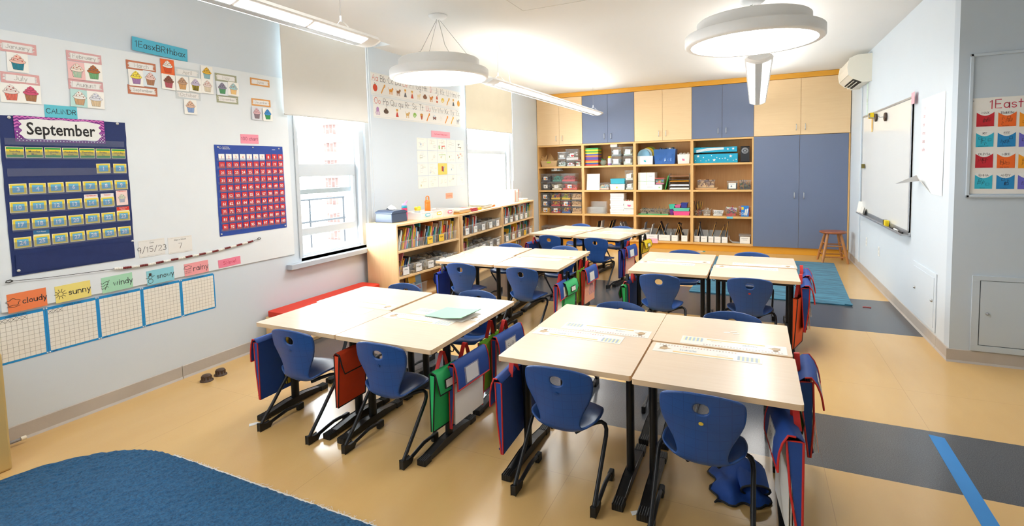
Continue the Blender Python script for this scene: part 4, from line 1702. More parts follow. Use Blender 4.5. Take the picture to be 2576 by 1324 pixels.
framed('9/15/23', 'Date', (1045, 975), (1252, 1090), 'white paper sign with the handwritten date 9/15/23 beside the navy calendar')
framed('7', 'Days in School', (1268, 950), (1458, 1065), 'white paper sign with a handwritten 7 under Days in School')
bs = empty('hanging_bead_string', on_left(0, 0), 'string of red and white counting beads sagging under the charts', 'bead string')
ctl = [(100, 1286), (300, 1267), (500, 1243), (700, 1217), (865, 1194), (1000, 1181), (1120, 1163), (1260, 1135), (1405, 1106), (1530, 1082), (1655, 1054), (1790, 1018), (1917, 983), (1950, 968)]
CP = [P2(a, c, NB + .012) for a, c in ctl]
CP = [Vector((p.y, p.z, NB + .010)) for p in CP]
m = MB()
m.tube(CP, .0016, BLACK, 6)
for p, s_ in ((CP[0], -1), (CP[-1], 1)):
    m.tube([p, p + Vector((s_ * .012, .009, 0)), p + Vector((s_ * .03, .006, 0)), p + Vector((s_ * .034, -.002, 0)), p + Vector((s_ * .02, -.007, 0)), p], .003, BLACK, 6)
m.build('cord', bs)
ln = [0]
for a, c in zip(CP[4:13], CP[5:13]):
    ln.append(ln[-1] + (c - a).length)


def along(t):
    for i in range(len(ln) - 1):
        if t <= ln[i + 1] or i == len(ln) - 2:
            return CP[4 + i].lerp(CP[5 + i], (t - ln[i]) / (ln[i + 1] - ln[i]))


RB, WB = mat('#7a1c20', .3), mat('#f2efe8', .3)
for s_ in range(20):
    m = MB()
    for k in range(5):
        t0_, t1_ = (s_ * 5 + k) / 100 * ln[-1], (s_ * 5 + k + 1) / 100 * ln[-1]
        a, c = along(t0_), along(t1_)
        d = c - a
        M = Matrix.Translation(a) @ d.to_track_quat('Z', 'Y').to_matrix().to_4x4()
        m.lathe([(.003, 0), (.0085, d.length * .25), (.0085, d.length * .75), (.003, d.length * .98)], WB if s_ % 2 == 0 else RB, 10, M, caps=False)
    m.build('white_beads' if s_ % 2 == 0 else 'red_beads', bs)

# ---- weather words
Z3 = 1.8284


def z3(a, c, d, e):
    return (a / Z3, 600 + c / Z3), (d / Z3, 600 + e / Z3)


DI = mat('#3a342e', .7)


def d_cloud(m, w, h):
    x = -w * .36
    m.stroke([[(x + .03 * math.cos(a) * (1 + .18 * math.sin(5 * a)), .005 + .02 * math.sin(a) * (1 + .18 * math.sin(5 * a))) for a in [i * 2 * PI / 24 for i in range(25)]]], .003, DI, None, .0016)
    m.stroke([[(x - .03, -.02), (x, -.026), (x + .03, -.018)]], .0025, DI, None, .0016)


def d_sun(m, w, h):
    x = -w * .36
    m.stroke([ell(x, 0, .014, .014) + [(x + .014, 0)]] + [[(x + .018 * math.cos(a), .018 * math.sin(a)), (x + .032 * math.cos(a), .032 * math.sin(a))] for a in [i * PI / 5 for i in range(10)]], .0028, DI, None, .0016)


def d_wind(m, w, h):
    x = -w * .36
    m.stroke([[(x + .02 * math.cos(a) - .01, k * .018 - .018 + .006 * math.sin(a * 2)) for a in [i * .5 for i in range(7)]] for k in range(3)] + [[(x - .01, -.03), (x + .02, .03)]], .003, DI, None, .0016)


def d_snow(m, w, h):
    x = -w * .38
    m.stroke([ell(x, -.026, .017, .016) + [(x + .017, -.026)], ell(x, .003, .012, .011) + [(x + .012, .003)], [(x - .014, .014), (x + .016, .018)], [(x - .03, .0), (x - .012, .002)], [(x + .012, .004), (x + .03, .012)]], .003, DI, None, .0016)
    m.rect(x - .008, .016, x + .010, .034, .0016, DI)


def d_rain(m, w, h):
    x = -w * .36
    m.stroke([[(x + .028 * math.cos(a) * (1 + .2 * math.sin(6 * a)), .018 + .014 * math.sin(a) * (1 + .2 * math.sin(6 * a))) for a in [i * 2 * PI / 24 for i in range(25)]]], .003, DI, None, .0016)
    for i in range(5):
        for k in range(2):
            m.stroke([[(x - .022 + i * .011, -.006 - k * .014), (x - .024 + i * .011, -.014 - k * .014)]], .0022, DI, None, .0016)


for t_, q, c_, fn, cn in (('cloudy', (30, 259, 218, 309), '#f2844f', d_cloud, 'orange'), ('sunny', (251, 222, 420, 266), '#f2df7e', d_sun, 'yellow'), ('windy', (465, 182, 612, 225), '#a8dcbb', d_wind, 'mint green'),
                          ('snowy', (673, 151, 802, 191), '#8fd2e0', d_snow, 'light blue'), ('rainy', (846, 119, 960, 153), '#f3a3a6', d_rain, 'salmon pink')):
    note('weather_sign', '%s paper weather card reading %s with a small doodle' % (cn, t_), *z3(*q), c_, t_, pen=.0045, size=.062, deco=fn, rot=.02, group='weather word cards', tx=.035)
note('weather_sign', 'small bright pink strip with red handwriting after the rainy card', *z3(1003, 100, 1107, 117), '#f287a0', 'SNevel', ink='#c93452', pen=.003, rot=.03)

# ---- hundred boards
BLU = fl('#1d8fd0')
GRID = fl('#efebe0')
LINE = mat('#a9a193', .8)
for i, (y0, y1) in enumerate(((1.325, 1.608), (1.609, 1.893), (1.893, 2.174), (2.175, 2.456), (2.457, 2.733))):
    z0_, z1_ = .486, .780
    w, h = y1 - y0, z1_ - z0_
    m = MB()
    m.box(0, 0, 0, w, h, .001, BLU)
    bx = .011
    m.rect(bx, .013, w - bx, h - .018, .0013, GRID)
    for k in range(1, 10):
        x = bx + (w - 2 * bx) * k / 10
        m.rect(x - .0008, .013, x + .0008, h - .018, .0016, LINE)
        y = .013 + (h - .031) * k / 10
        m.rect(bx, y - .0008, w - bx, y + .0008, .0016, LINE)
    m.ptext('HUNDRED BOARD', .0085, mat('#143a5c', .7), None, w / 2, h - .0095, .0016, bold=.015)
    m.rect(.02, .004, .045, .0075, .0016, mat('#143a5c', .7))
    for k in range(7 if i == 0 else 3 if i == 1 else 0):
        x = bx + (w - 2 * bx) * (k + .5) / 10
        y = h - .018 - (h - .031) * .05
        m.stroke([[(x - .011, y - .011), (x + .011, y + .011)], [(x - .011, y + .011), (x + .011, y - .011)]], .0018, mat('#3a2f2a'), None, .0019)
    for x in (.006, w - .006):
        for y in (h - .006, .006):
            m.lathe([(.005, .001), (.004, .004), (.001, .006)], mat('#d7dde0', .4), 10, T(x, y, 0))
    lb = ('blue bordered grid poster partly hidden behind the tan radiator cover', 'blue bordered grid poster with a few crosses in its top row', 'blue bordered grid poster in the middle of the row of five', 'blank blue bordered grid poster under the snowy card', 'blank blue bordered grid poster under the rainy card, last towards the window')[i]
    tag(m.build('grid_sign', M=on_left(y0, z0_, .0006) if i else on_left(y0, z0_, .0006)), lb, 'poster', 'hundred boards in a row')

# ---- blinds with chains
FAB = mat('#eae9e4', .9, var=.02, scale=5, bump=.04, bscale=600)
for y0, y1, zb, lb in ((3.47, 4.62, 2.14, 'white roller blind half lowered over the window next to the tack board'), (6.83, 8.46, 2.2, 'cream roller blind half lowered over the window next to the reading papers')):
    bl_ = empty('roller_blind', T(XL, y0, zb), lb, 'blind', 'roller blinds')
    w = y1 - y0
    m = MB()
    v = []
    for k in range(12):
        x = .07 + .0025 * math.sin(k * 1.1)
        v += [(x, w * k / 11, 0.008), (x, w * k / 11, 3.02 - zb)]
    m.add(v, [(2 * k, 2 * k + 2, 2 * k + 3, 2 * k + 1) for k in range(11)], FAB if y0 < 5 else mat('#ece4cf', .9, var=.03, scale=5), True)
    v2 = [(a - .0015, b, c) for a, b, c in v]
    m.add(v2, [(2 * k, 2 * k + 1, 2 * k + 3, 2 * k + 2) for k in range(11)], FAB, True)
    m.build('fabric', bl_)
    m = MB()
    m.cyl((.0695, 0, .006), (.0695, w, .006), .007, mat('#d9d8d2', .5), 8)
    m.build('hem_bar', bl_)
    m = MB()
    m.cyl((.085, .02, 3.10 - zb), (.085, w - .02, 3.10 - zb), .045, FAB, 20)
    m.build('roller', bl_)
    m = MB()
    for yy in (.008, w - .012):
        m.cyl((.085, yy, 3.10 - zb), (.085, yy + .008, 3.10 - zb), .05, mat('#6b6d70', .4), 20)
        m.box(0.0, yy, 3.09 - zb, .085, yy + .005, 3.11 - zb, mat('#6b6d70', .4))
    m.build('bracket', bl_)
    m = MB()
    yb_ = w + .03
    zl = 1.02 if y0 < 5 else 1.35
    pts = [(.05, yb_, 3.1 - zb), (.04, yb_ + .02, zl - zb + .03), (.04, yb_ + .03, zl - zb), (.04, yb_ + .045, zl - zb - .005), (.04, yb_ + .06, zl - zb + .02), (.05, yb_ + .035, 3.1 - zb)]
    m.tube(pts, .0022, mat('#d5d7d8', .4), 6)
    m.build('pull_chain', bl_)


# ---- alphabet chart: two strips of letters over small pictures
def doodle(m, kind, c, x, y, s, z):
    C, K = fl(c), mat('#4a3d33', .8)
    if kind == 'fruit':
        poly(m, ell(x, y, s * .42, s * .46), C, z)
        poly(m, [(x, y + s * .4), (x + s * .3, y + s * .65), (x + s * .1, y + s * .4)], fl('#5f9a3c'), z + .0003)
        m.stroke([[(x, y + s * .4), (x - s * .05, y + s * .6)]], s * .06, K, None, z + .0003)
    elif kind == 'stick':
        m.stroke([[(x - s * .35, y - s * .5), (x - s * .05, y), (x + s * .35, y + s * .5)]], s * .2, C, None, z)
        poly(m, ell(x + s * .28, y + s * .4, s * .16, s * .2), C, z + .0002)
    elif kind == 'beast':
        poly(m, ell(x, y, s * .36, s * .2), C, z)
        poly(m, ell(x + s * .36, y + s * .22, s * .17, s * .16), C, z + .0002)
        for dx in (-.28, -.14, .14, .28):
            m.stroke([[(x + dx * s, y), (x + dx * s, y - s * .45)]], s * .08, C, None, z + .0002)
        m.stroke([[(x - s * .34, y + s * .05), (x - s * .5, y + s * .35)]], s * .06, C, None, z + .0002)
    elif kind == 'child':
        poly(m, [(x - s * .3, y - s * .5), (x + s * .3, y - s * .5), (x + s * .1, y + s * .1), (x - s * .1, y + s * .1)], C, z)
        poly(m, ell(x, y + s * .28, s * .2, s * .22), fl('#f0cfa8'), z + .0002)
        poly(m, ell(x, y + s * .42, s * .22, s * .13), fl('#d9a03f'), z + .0003)
    elif kind == 'round':
        poly(m, ell(x, y, s * .5, s * .28), C, z)
        poly(m, ell(x, y + s * .16, s * .3, s * .26), C, z + .0002)
    elif kind == 'bottle':
        poly(m, [(x - s * .18, y - s * .5), (x + s * .18, y - s * .5), (x + s * .2, y + s * .2), (x + s * .08, y + s * .5), (x - s * .08, y + s * .5), (x - s * .2, y + s * .2)], C, z)
        m.rect(x - s * .18, y - s * .2, x + s * .18, y, z + .0003, fl('#f4efe4'))
    elif kind == 'arms':
        poly(m, ell(x, y + s * .18, s * .26, s * .3), C, z)
        for k in range(5):
            m.stroke([[(x + (k - 2) * s * .1, y), (x + (k - 2) * s * .2, y - s * .28), (x + (k - 2) * s * .16 + s * .05, y - s * .5)]], s * .08, C, None, z + .0002)
    elif kind == 'acorn':
        poly(m, [(x - s * .3, y + s * .15), (x + s * .3, y + s * .15), (x + s * .18, y - s * .3), (x, y - s * .55), (x - s * .18, y - s * .3)], C, z)
        poly(m, ell(x, y + s * .22, s * .34, s * .18), fl('#c98a3a'), z + .0003)
    elif kind == 'coil':
        m.stroke([[(x + s * .36 * math.cos(a) * (1 - a / 14), y + s * .36 * math.sin(a) * (1 - a / 14)) for a in [i * .45 for i in range(22)]]], s * .15, C, None, z)
    elif kind == 'cart':
        poly(m, ell(x, y + s * .08, s * .46, s * .22), C, z)
        poly(m, ell(x - s * .05, y + s * .28, s * .26, s * .18), fl('#c9d6dd'), z + .0002)
        for dx in (-.26, .26):
            poly(m, ell(x + dx * s, y - s * .16, s * .12, s * .12), K, z + .0004)


R1 = ['Aa', 'Bb', 'Cc', 'Dd', 'Ee', 'Ff', 'Gg', 'Hh', 'Ii', 'Jj', 'Kk', 'Ll', 'Mm', 'Nn']
R2 = ['Oo', 'Pp', 'Qu qu', 'Rr', 'Ss', 'Tt', 'Uu', 'Vv', 'Ww', 'Xx', 'Yy', 'Zz']
D1 = [('fruit', '#cf4a2a'), ('stick', '#e0a45a'), ('beast', '#e39a3a'), ('beast', '#9a6a44'), ('child', '#6a6a70'), ('child', '#cf5a3f'), ('beast', '#ead9b8'), ('round', '#8a5f45'), ('beast', '#d98a3f'), ('bottle', '#c9542f'), ('coil', '#ecc63c'), ('stick', '#e8a83a'), ('child', '#5d5f66'), ('fruit', '#e0a03c')]
D2 = [('arms', '#b487b8'), ('round', '#5a4638'), ('child', '#d04434'), ('beast', '#d3a865'), ('coil', '#8fbf56'), ('acorn', '#b9562c'), ('stick', '#e28a2c'), ('cart', '#8a5a55'), ('coil', '#e6e2dc'), ('stick', '#e8932f'), ('stick', '#ecb83f'), ('beast', '#a9aaac')]
RULE = mat('#b5cfdc', .8)
VOW = mat('#d8433c', .7)
GR = mat('#55504c', .7)
for (ya, yb, za, zb, LT, DD_, lb) in ((4.775, 6.80, 2.485, 2.748, R1, D1, 'upper alphabet strip from Aa to Nn with small pictures, beside the first blind'), (4.80, 6.77, 2.222, 2.480, R2, D2, 'lower alphabet strip from Oo to Zz with small pictures, beside the first blind')):
    w, h = yb - ya, zb - za
    m = MB()
    m.box(0, 0, 0, w, h, .001, PAPER)
    for q in (.97, .80, .63, .05):
        m.rect(0, h * q, w, h * q + .002, .0014, RULE)
    wt = [1.75 if len(t_) > 3 else 1 for t_ in LT]
    for i, t_ in enumerate(LT):
        x = w * (sum(wt[:i]) + wt[i] / 2) / sum(wt)
        m.write(t_, h * .27, .0052, VOW if t_[0] in 'AEIOU' else GR, None, x, h * .65, .0018)
        doodle(m, *DD_[i], x, h * .33, h * .36, .0016)
    tag(m.build('alphabet_sign', M=on_left(ya, za, .001)), lb, 'alphabet strip', 'alphabet strips')

# ---- favourite reading spaces
y, z, w, h = span((1088, 334), (1136, 350), .001)
m = MB()
m.box(-.24, -.045, 0, .24, .045, .001, fl('#f5aab8'))
m.write('Our Favorite Reading Spaces', .0185, .0026, mat('#cf3f52', .7), None, 0, -.008, .0016)
tag(m.build('title_sign', M=on_left(6.22, 2.085, .0015)), 'pink strip reading Our Favorite Reading Spaces above the grid of drawings', 'sign')
rd = random.Random(11)
PC = ['#b9bcc4', '#9fb4cf', '#c9b19a', '#a8b890', '#d7a9a0', '#cfc49a', '#8a8f9c', '#c7d3e0']
COLN, ROWN = ('first', 'second', 'third', 'fourth', 'fifth'), ('top', 'second', 'third', 'bottom')
for r_ in range(4):
    for c_ in range(5):
        y = 5.635 + c_ * .243
        z = 2.02 - r_ * .172
        w, h = .232, .162
        m = MB()
        bg_ = '#f3d66a' if (r_, c_) == (2, 2) else '#f5f2ea'
        m.box(0, 0, 0, w, h, .001, fl(bg_))
        for k in range(rd.randint(3, 6)):
            x0, y0 = rd.uniform(.03, w - .06), rd.uniform(.03, h - .05)
            kk = rd.random()
            cc = mat(rd.choice(PC), .8)
            if kk < .45:
                ww, hh2 = rd.uniform(.02, .07), rd.uniform(.015, .05)
                m.stroke([[(x0, y0), (x0 + ww, y0 + .003), (x0 + ww, y0 + hh2), (x0, y0 + hh2), (x0, y0)]], .0028, cc, None, .0014)
            elif kk < .8:
                m.stroke([[(x0 + i * .006, y0 + rd.uniform(-.014, .014)) for i in range(8)]], .0028, cc, None, .0014)
            else:
                poly(m, ell(x0, y0, .012, .016), cc, .0015)
        m.stroke([[(.02, h - .016), (w * .7, h - .016)]], .002, mat('#c9c9cc', .8), None, .0014)
        if (r_, c_) == (0, 2):
            m.stroke([[(.11, .03), (.11, .06), (.19, .065), (.19, .03)]], .012, fl('#d8473a'), None, .0017)
            m.rect(.03, .02, .05, .07, .0017, fl('#6fae4e'))
        if (r_, c_) == (2, 2):
            m.rect(.09, .05, .13, .12, .0017, fl('#a8402f'))
            m.rect(.13, .04, .15, .11, .0017, fl('#7d8fa8'))
        if (r_, c_) == (1, 2):
            m.stroke([[(.03, .11), (.2, .115), (.2, .03)]], .008, fl('#a9cf8a'), None, .0017)
        if c_ == 4 and r_ == 1:
            for k in range(9):
                poly(m, ell(.03 + rd.uniform(0, .17), .03 + rd.uniform(0, .11), .008, .009), fl(rd.choice(['#d8473a', '#e08a3a', '#5b7fb0', '#4a4a4c'])), .0017)
        if c_ == 4 and r_ == 0:
            m.rect(.06, .05, .16, .058, .0017, INK)
            m.rect(.06, .1, .12, .106, .0017, INK)
        tag(m.build('drawing_picture', M=on_left(y, z - h, .0012, rd.uniform(-.012, .012))), '%s drawing, %s in the %s row under the reading spaces strip' % ('yellow crayon' if (r_, c_) == (2, 2) else 'pale crayon', COLN[c_], ROWN[r_]), 'drawing', 'reading space drawings')
y, z, w, h = span((1121, 486), (1139, 499), .001)
m = MB()
m.box(-.095, -.04, 0, .095, .04, .001, fl('#f5b296'))
m.write('Reading', .03, .003, mat('#e0795a', .7), None, 0, -.012, .0016)
tag(m.build('title_sign', M=on_left(y, z, .001)), 'small peach paper strip on the wall above the low bookcase', 'sign')
# ================================================================ back wall storage
MAP = wood('#f1d2a4', (2, 26, 26), .06, .42)
MAPV = wood('#e4b877', (26, 26, 2.2), .1, .45)
MAPH = wood('#e6ba78', (2.2, 26, 26), .1, .45)
MBK = wood('#d6aa73', (26, 26, 2.2), .12, .6)
COR = wood('#e8a936', (1.5, 26, 26), .08, .4)
LBLUE = mat('#6f7b97', .45, var=.05, scale=160)
NIC = mat('#c9cbcc', .28, metal=.85, var=.02)
t = MB()
t.box(XL + .003, YB - .012, 2.955, XR - .003, YB + .3, ZC - .002, COR)
struct(t, 'trim_8', bevel=.002)
t = MB()
t.box(XL + .003, YB + .035, .0, XR - .003, YB + .3, .118, COR)
struct(t, 'trim_9', bevel=.002)


def door(parent, x0, x1, z0, z1, m, hx, hz):
    d = MB()
    d.box(x0 + .002, -.001, z0 + .002, x1 - .002, .018, z1 - .002, m)
    o = d.build('door', parent, bevel=.0015)
    h = MB()
    h.tube([(hx, -.001, hz), (hx, -.026, hz + .004), (hx, -.028, hz + .02), (hx, -.028, hz + .08), (hx, -.026, hz + .096), (hx, -.001, hz + .1)], .0055, NIC, 8)
    h.build('handle', o)


XS = [XL + .006, -3.09, -2.07, -1.04, -.03, XR - .006]
UPN = ['maple wall cupboard pair nearest the windows, over the counting bins', 'blue wall cupboard pair over the stacked colour trays', 'maple wall cupboard pair over the blue tote', 'blue wall cupboard pair over the teal star box', 'wide maple wall cupboard pair above the tall blue cupboard']
for i in range(5):
    x0, x1 = XS[i], XS[i + 1]
    r = empty('wall_cupboard', T(x0, YB, 0), UPN[i], 'cupboard', 'cupboards along the storage wall')
    w = x1 - x0
    b = MB()
    b.box(0, .02, 2.022, w - .002, .46, 2.952, MAPV)
    b.build('carcass', r)
    m = LBLUE if i in (1, 3) else MAP
    door(r, 0, w / 2, 2.022, 2.952, m, w / 2 - .065, 2.10)
    door(r, w / 2, w - .002, 2.022, 2.952, m, w / 2 + .065, 2.10)
r = empty('tall_cupboard', T(-.03, YB, 0), 'tall blue two door cupboard behind the wooden stool', 'cupboard')
b = MB()
w = XR - .006 + .03
b.box(0, .02, .12, w, .46, 2.018, MAPV)
b.box(w - .022, -.002, .12, w, .02, 2.018, MAPV)
b.build('carcass', r)
door(r, 0, (w - .022) / 2, .12, 2.018, LBLUE, (w - .022) / 2 - .07, .96)
door(r, (w - .022) / 2, w - .022, .12, 2.018, LBLUE, (w - .022) / 2 + .07, .96)
SHZ = [.15, .632, 1.108, 1.586]
for i in range(4):
    x0, x1 = XS[i], XS[i + 1]
    w = x1 - x0 - .001
    r = empty('open_shelving', T(x0, YB, 0), 'maple open shelf bay ' + ('next to the window wall, holding the counting bins', 'under the blue cupboards, holding the colour trays', 'holding the blue tote', 'holding the teal star box')[i], 'shelves', 'open shelf bays')
    for xa, xb in ((0, .024), (w - .024, w)):
        b = MB()
        b.box(xa, 0, .12, xb, .46, 2.02, MAPV)
        b.build('side_panel', r, bevel=.0015)
    b = MB()
    b.box(.024, .44, .12, w - .024, .458, 2.02, MBK)
    b.build('back_panel', r)
    for z in SHZ:
        b = MB()
        b.box(.024, .0, z - .034, w - .024, .44, z, MAPH)
        b.build('shelf_board', r, bevel=.0015)
    b = MB()
    b.box(.024, .0, 1.99, w - .024, .44, 2.02, MAPH)
    b.build('top_board', r, bevel=.0015)

# ---- low bookcases under the second window
BCM = wood('#ecca98', (2.2, 24, 24), .1, .42)
BCV = wood('#ecca98', (24, 24, 2.2), .1, .42)
BC = []
for (p0, p1, lb) in (((-3.534, 4.475), (-3.442, 5.639), 'low maple bookcase with the tissue box on top'), ((-3.445, 5.712), (-3.532, 7.06), 'low maple bookcase with paper stacks on top'), ((-3.534, 7.09), (-3.60, 8.47), 'low maple bookcase farthest along, under the second blind')):
    d = Vector((p1[0] - p0[0], p1[1] - p0[1], 0))
    L_ = d.length
    d.normalize()
    M = frame((p0[0], p0[1], 0), d, (-d.y, d.x, 0))
    DP = .46
    r = empty('low_bookcase', M, lb, 'bookcase', 'low bookcases')
    for xa, xb in ((0, .02), (L_ - .02, L_)):
        b = MB()
        b.box(xa, 0, .0, xb, DP, .978, BCV)
        b.build('side_panel', r, bevel=.002)
    b = MB()
    b.box(0, -.004, .978, L_, DP, 1.0, BCM)
    b.build('top_board', r, bevel=.002)
    b = MB()
    b.box(.02, DP - .016, .05, L_ - .02, DP, .978, BCM)
    b.build('back_panel', r)
    for z in (.14, .41, .70):
        b = MB()
        b.box(.02, .0, z - .022, L_ - .02, DP - .016, z, BCM)
        b.build('shelf_board', r, bevel=.002)
    b = MB()
    b.box(.02, .02, 0, L_ - .02, .04, .118, BCM)
    b.build('kick_board', r)
    BC.append((M, L_))
# ================================================================ shelf goods
CP_ = clear('#eef1f2', .10, .1)
CPG = clear('#cfd3d6', .22, .15)
CARD = mat('#f4f3ef', .8, var=.01)


def chips(m, x0, x1, y0, y1, z0, z1, cols, n, rd, s=.03, kind='box'):
    for k in range(n):
        c = Vector((rd.uniform(x0 + s / 2, x1 - s / 2), rd.uniform(y0 + s / 2, y1 - s / 2), rd.uniform(z0 + s / 2, max(z0 + s / 2 + .001, z1 - s / 2))))
        M = Matrix.Translation(c) @ Matrix.Rotation(rd.uniform(0, 6), 4, 'Z') @ Matrix.Rotation(rd.uniform(0, 3), 4, 'X')
        cm = fl(rd.choice(cols), .5)
        if kind == 'box':
            m.box(-s / 2, -s / 3, -s / 3, s / 2, s / 3, s / 3, cm, M)
        elif kind == 'disc':
            m.lathe([(s / 2, -.004), (s / 2, .004)], cm, 10, M)
        else:
            m.cyl((-s * 1.3, 0, 0), (s * 1.3, 0, 0), .004, cm, 6) if False else m.lathe([(.004, -s * 1.4), (.004, s * 1.4), (.0005, s * 1.7)], cm, 6, M)


def bin_(M, w, d, h, label, group=None, fill=None, kind='box', n=26, s=.03, lid=None, card=None, tub=None, taper=.008, name='clear_bin', cat='bin', icon=None, level=.8):
    r = empty(name, M, label, cat, group)
    b = MB()
    b.taper(0, 0, w, d, .0, h, taper, tub or CP_, open_top=True)
    b.box(-.004, -.004, h - .008, w + .004, .0, h, tub or CP_)
    b.box(-.004, d, h - .008, w + .004, d + .004, h, tub or CP_)
    b.build('tub', r)
    rd = random.Random(label)
    if fill:
        c = MB()
        c.box(taper + .004, taper + .004, .004, w - taper - .004, d - taper - .004, h * level * .3, fl(fill[0], .6))
        chips(c, taper, w - taper, taper * .6, d * .45, h * .05, h * level, fill, n, rd, s * 1.15, kind)
        chips(c, taper, w - taper, d * .3, d - taper, h * .2, h * level, fill, n // 2, rd, s * 1.15, kind)
        tag(c.build('contents', r), kind='stuff')
    if lid:
        c = MB()
        c.box(-.004, -.004, h, w + .004, d + .004, h + .008, lid)
        c.build('lid', r, bevel=.002)
    if card:
        c = MB()
        cw_, ch_ = card
        c.box(w / 2 - cw_ / 2, -.0045, h * .45 - ch_ / 2, w / 2 + cw_ / 2, -.0035 + .002, h * .45 + ch_ / 2, CARD)
        MF = frame((w / 2, -.0048, h * .45), (1, 0, 0), (0, 0, 1))
        c.stroke([[(-cw_ * .33, ch_ * .22), (cw_ * .3, ch_ * .24)], [(-cw_ * .2, ch_ * .02), (cw_ * .22, .0)]] if not icon else [[(-cw_ * .33, ch_ * .3), (cw_ * .3, ch_ * .3)]], .0035, mat('#6a6a6c', .8), MF, 0)
        if icon:
            for k, ic in enumerate(icon):
                poly(c, ell(-cw_ * .12 + .018 * k, -ch_ * .1 - .006 * (k % 2), .014, .016, 10), fl(ic), .0004 + .0002 * k, MF)
        c.build('label_card', r)
    return r


def shelf_px(u0, v0, u1, v1, ox, oy=350, k=4.7286, y=9.85, shelf=None):
    """x range, height and shelf for goods seen between two pixels of an enlarged crop."""
    a = at(ox + u0 / k, oy + v0 / k, y=y)
    c = at(ox + u1 / k, oy + v1 / k, y=y)
    return a.x, c.x, a.z - c.z


def SB(sh, ox, u0, v0, u1, v1, y=9.85, h=None, on=0):
    x0, x1, hh = shelf_px(u0, v0, u1, v1, ox, y=y)
    bay = max(i for i in range(4) if (x0 + x1) / 2 > XS[i] or i == 0)
    x0, x1 = max(x0, XS[bay] + .034), min(x1, XS[bay + 1] - .034)
    return T(x0, y, SHZ[sh] + .001 + on), x1 - x0, (h or hh)


A, B_ = 1340, 1600
RED_, YEL_, BLU_, GRN_, TAN_ = '#d2353a', '#f0c62c', '#2c5fb0', '#3fa35a', '#d8b07f'
# bay one
M, w, h = SB(3, A, 95, 205, 300, 325)
r = empty('cardboard_basket', M, 'white basket with brown cardboard offcuts sticking out, top shelf by the window', 'basket')
b = MB()
b.taper(0, 0, w * .95, .24, 0, .12, .02, mat('#d3b486', .7, var=.1), open_top=True)
b.build('tub', r)
b = MB()
rd = random.Random(5)
for k in range(16):
    x, y = rd.uniform(.03, w * .9), rd.uniform(.03, .2)
    q = rd.uniform(.05, .09)
    b.prism([(0, 0), (q, 0), (q * .5, q * rd.uniform(1.4, 2.2))], 0, .003, mat('#cfa66d', .8, var=.1), T(x - q / 2, y, .07 + rd.uniform(0, .05)) @ Matrix.Rotation(PI / 2, 4, 'X') @ Matrix.Rotation(rd.uniform(-.5, .5), 4, 'Z'))
tag(b.build('contents', r), kind='stuff')
b = MB()
b.prism(rrect(-.045, -.015, .045, .015, .014), 0, .004, fl('#a8cf3c'), frame((w * .48, -.001, .088), (1, 0, 0), (0, 0, 1)))
b.build('label_card', r)
G1_ = 'clear bins on the open shelves'
M, w, h = SB(3, A, 298, 250, 392, 325)
bin_(M, w, .22, h, 'clear bin of pale sorting pieces under a white lidded box, first bay top shelf', G1_, ['#c7d6cf', '#8fb09f', '#e0e0da'], n=20)
M, w, h2 = SB(3, A, 298, 170, 392, 250, on=h + .01)
bin_(M, w, .22, h2, 'white lidded box stacked on a clear bin, first bay top shelf', G1_, ['#e6e6e4'], n=4, lid=WHITE, card=(.09, .05), tub=CPG)
M, w, h = SB(3, A, 400, 262, 500, 325)
bin_(M, w, .22, h, 'lower clear box with red lettering, first bay top shelf', G1_, ['#d9d6d2', '#c74b4b'], n=10, lid=CPG, card=(.08, .03), icon=[RED_])
M, w, h2 = SB(3, A, 392, 140, 545, 262, on=h + .012)
bin_(M, w, .22, h2, 'upper long clear box with red lettering, first bay top shelf', G1_, ['#dcd8d4', '#e9e4df'], n=10, lid=CPG, card=(.08, .07), icon=[RED_, RED_, RED_])
M, w, h = SB(3, A, 507, 258, 572, 325)
bin_(M, w, .18, h, 'small clear tub with a red lid at the end of the first bay top shelf', G1_, ['#e7e2d8', '#d2353a', '#8fc4a0'], n=10, lid=fl('#d6605c'))
for (u0, v0, u1, v1, fill, lb, lid, ic, lo) in ((92, 512, 215, 590, ['#2a2b2e', '#3a3c40'], 'dark bin with a label, bottom of its stack, second shelf of the first bay', CPG, ['#17181a'], 0),
                                         (222, 512, 345, 590, ['#e9e2cf', '#d9cba9'], 'bin of cream cubes with a label, second shelf of the first bay', CPG, None, 0),
                                         (350, 500, 530, 590, ['#d84a3a', '#e05a44'], 'long bin of red pieces with a label, bottom of its stack', CPG, [RED_, YEL_, BLU_], 0),
                                         (95, 420, 213, 508, ['#3a3440', '#2c2830'], 'dark bin with a label, top of its stack, second shelf of the first bay', CPG, [RED_, YEL_, BLU_], 1),
                                         (228, 448, 345, 508, ['#3f8f7f', '#58ab98'], 'bin of green pieces in the middle of its stack', CPG, None, 1),
                                         (342, 412, 505, 495, ['#c93a44', '#b92f3a'], 'long bin of red pieces, top of its stack', CPG, None, 1)):
    M, w, h = SB(2, A, u0, v0, u1, v1, on=.0 if not lo else shelf_px(0, 505, 1, 590, A)[2] + .02, h=.155 if lo else .16)
    bin_(M, w, .25, h, lb, G1_, fill, n=40, s=.028, lid=lid, card=(.085, .07) if ic or 'label' in lb else None, icon=ic)
M, w, h = SB(2, A, 215, 372, 352, 448, on=.385, h=.075)
bin_(M, w * .85, .2, h, 'shallow clear bin topping the green bin stack', G1_, ['#cfdde2', '#9fb9c4'], n=12, card=(.06, .05))
hh3 = shelf_px(0, 812, 1, 890, A)[2]
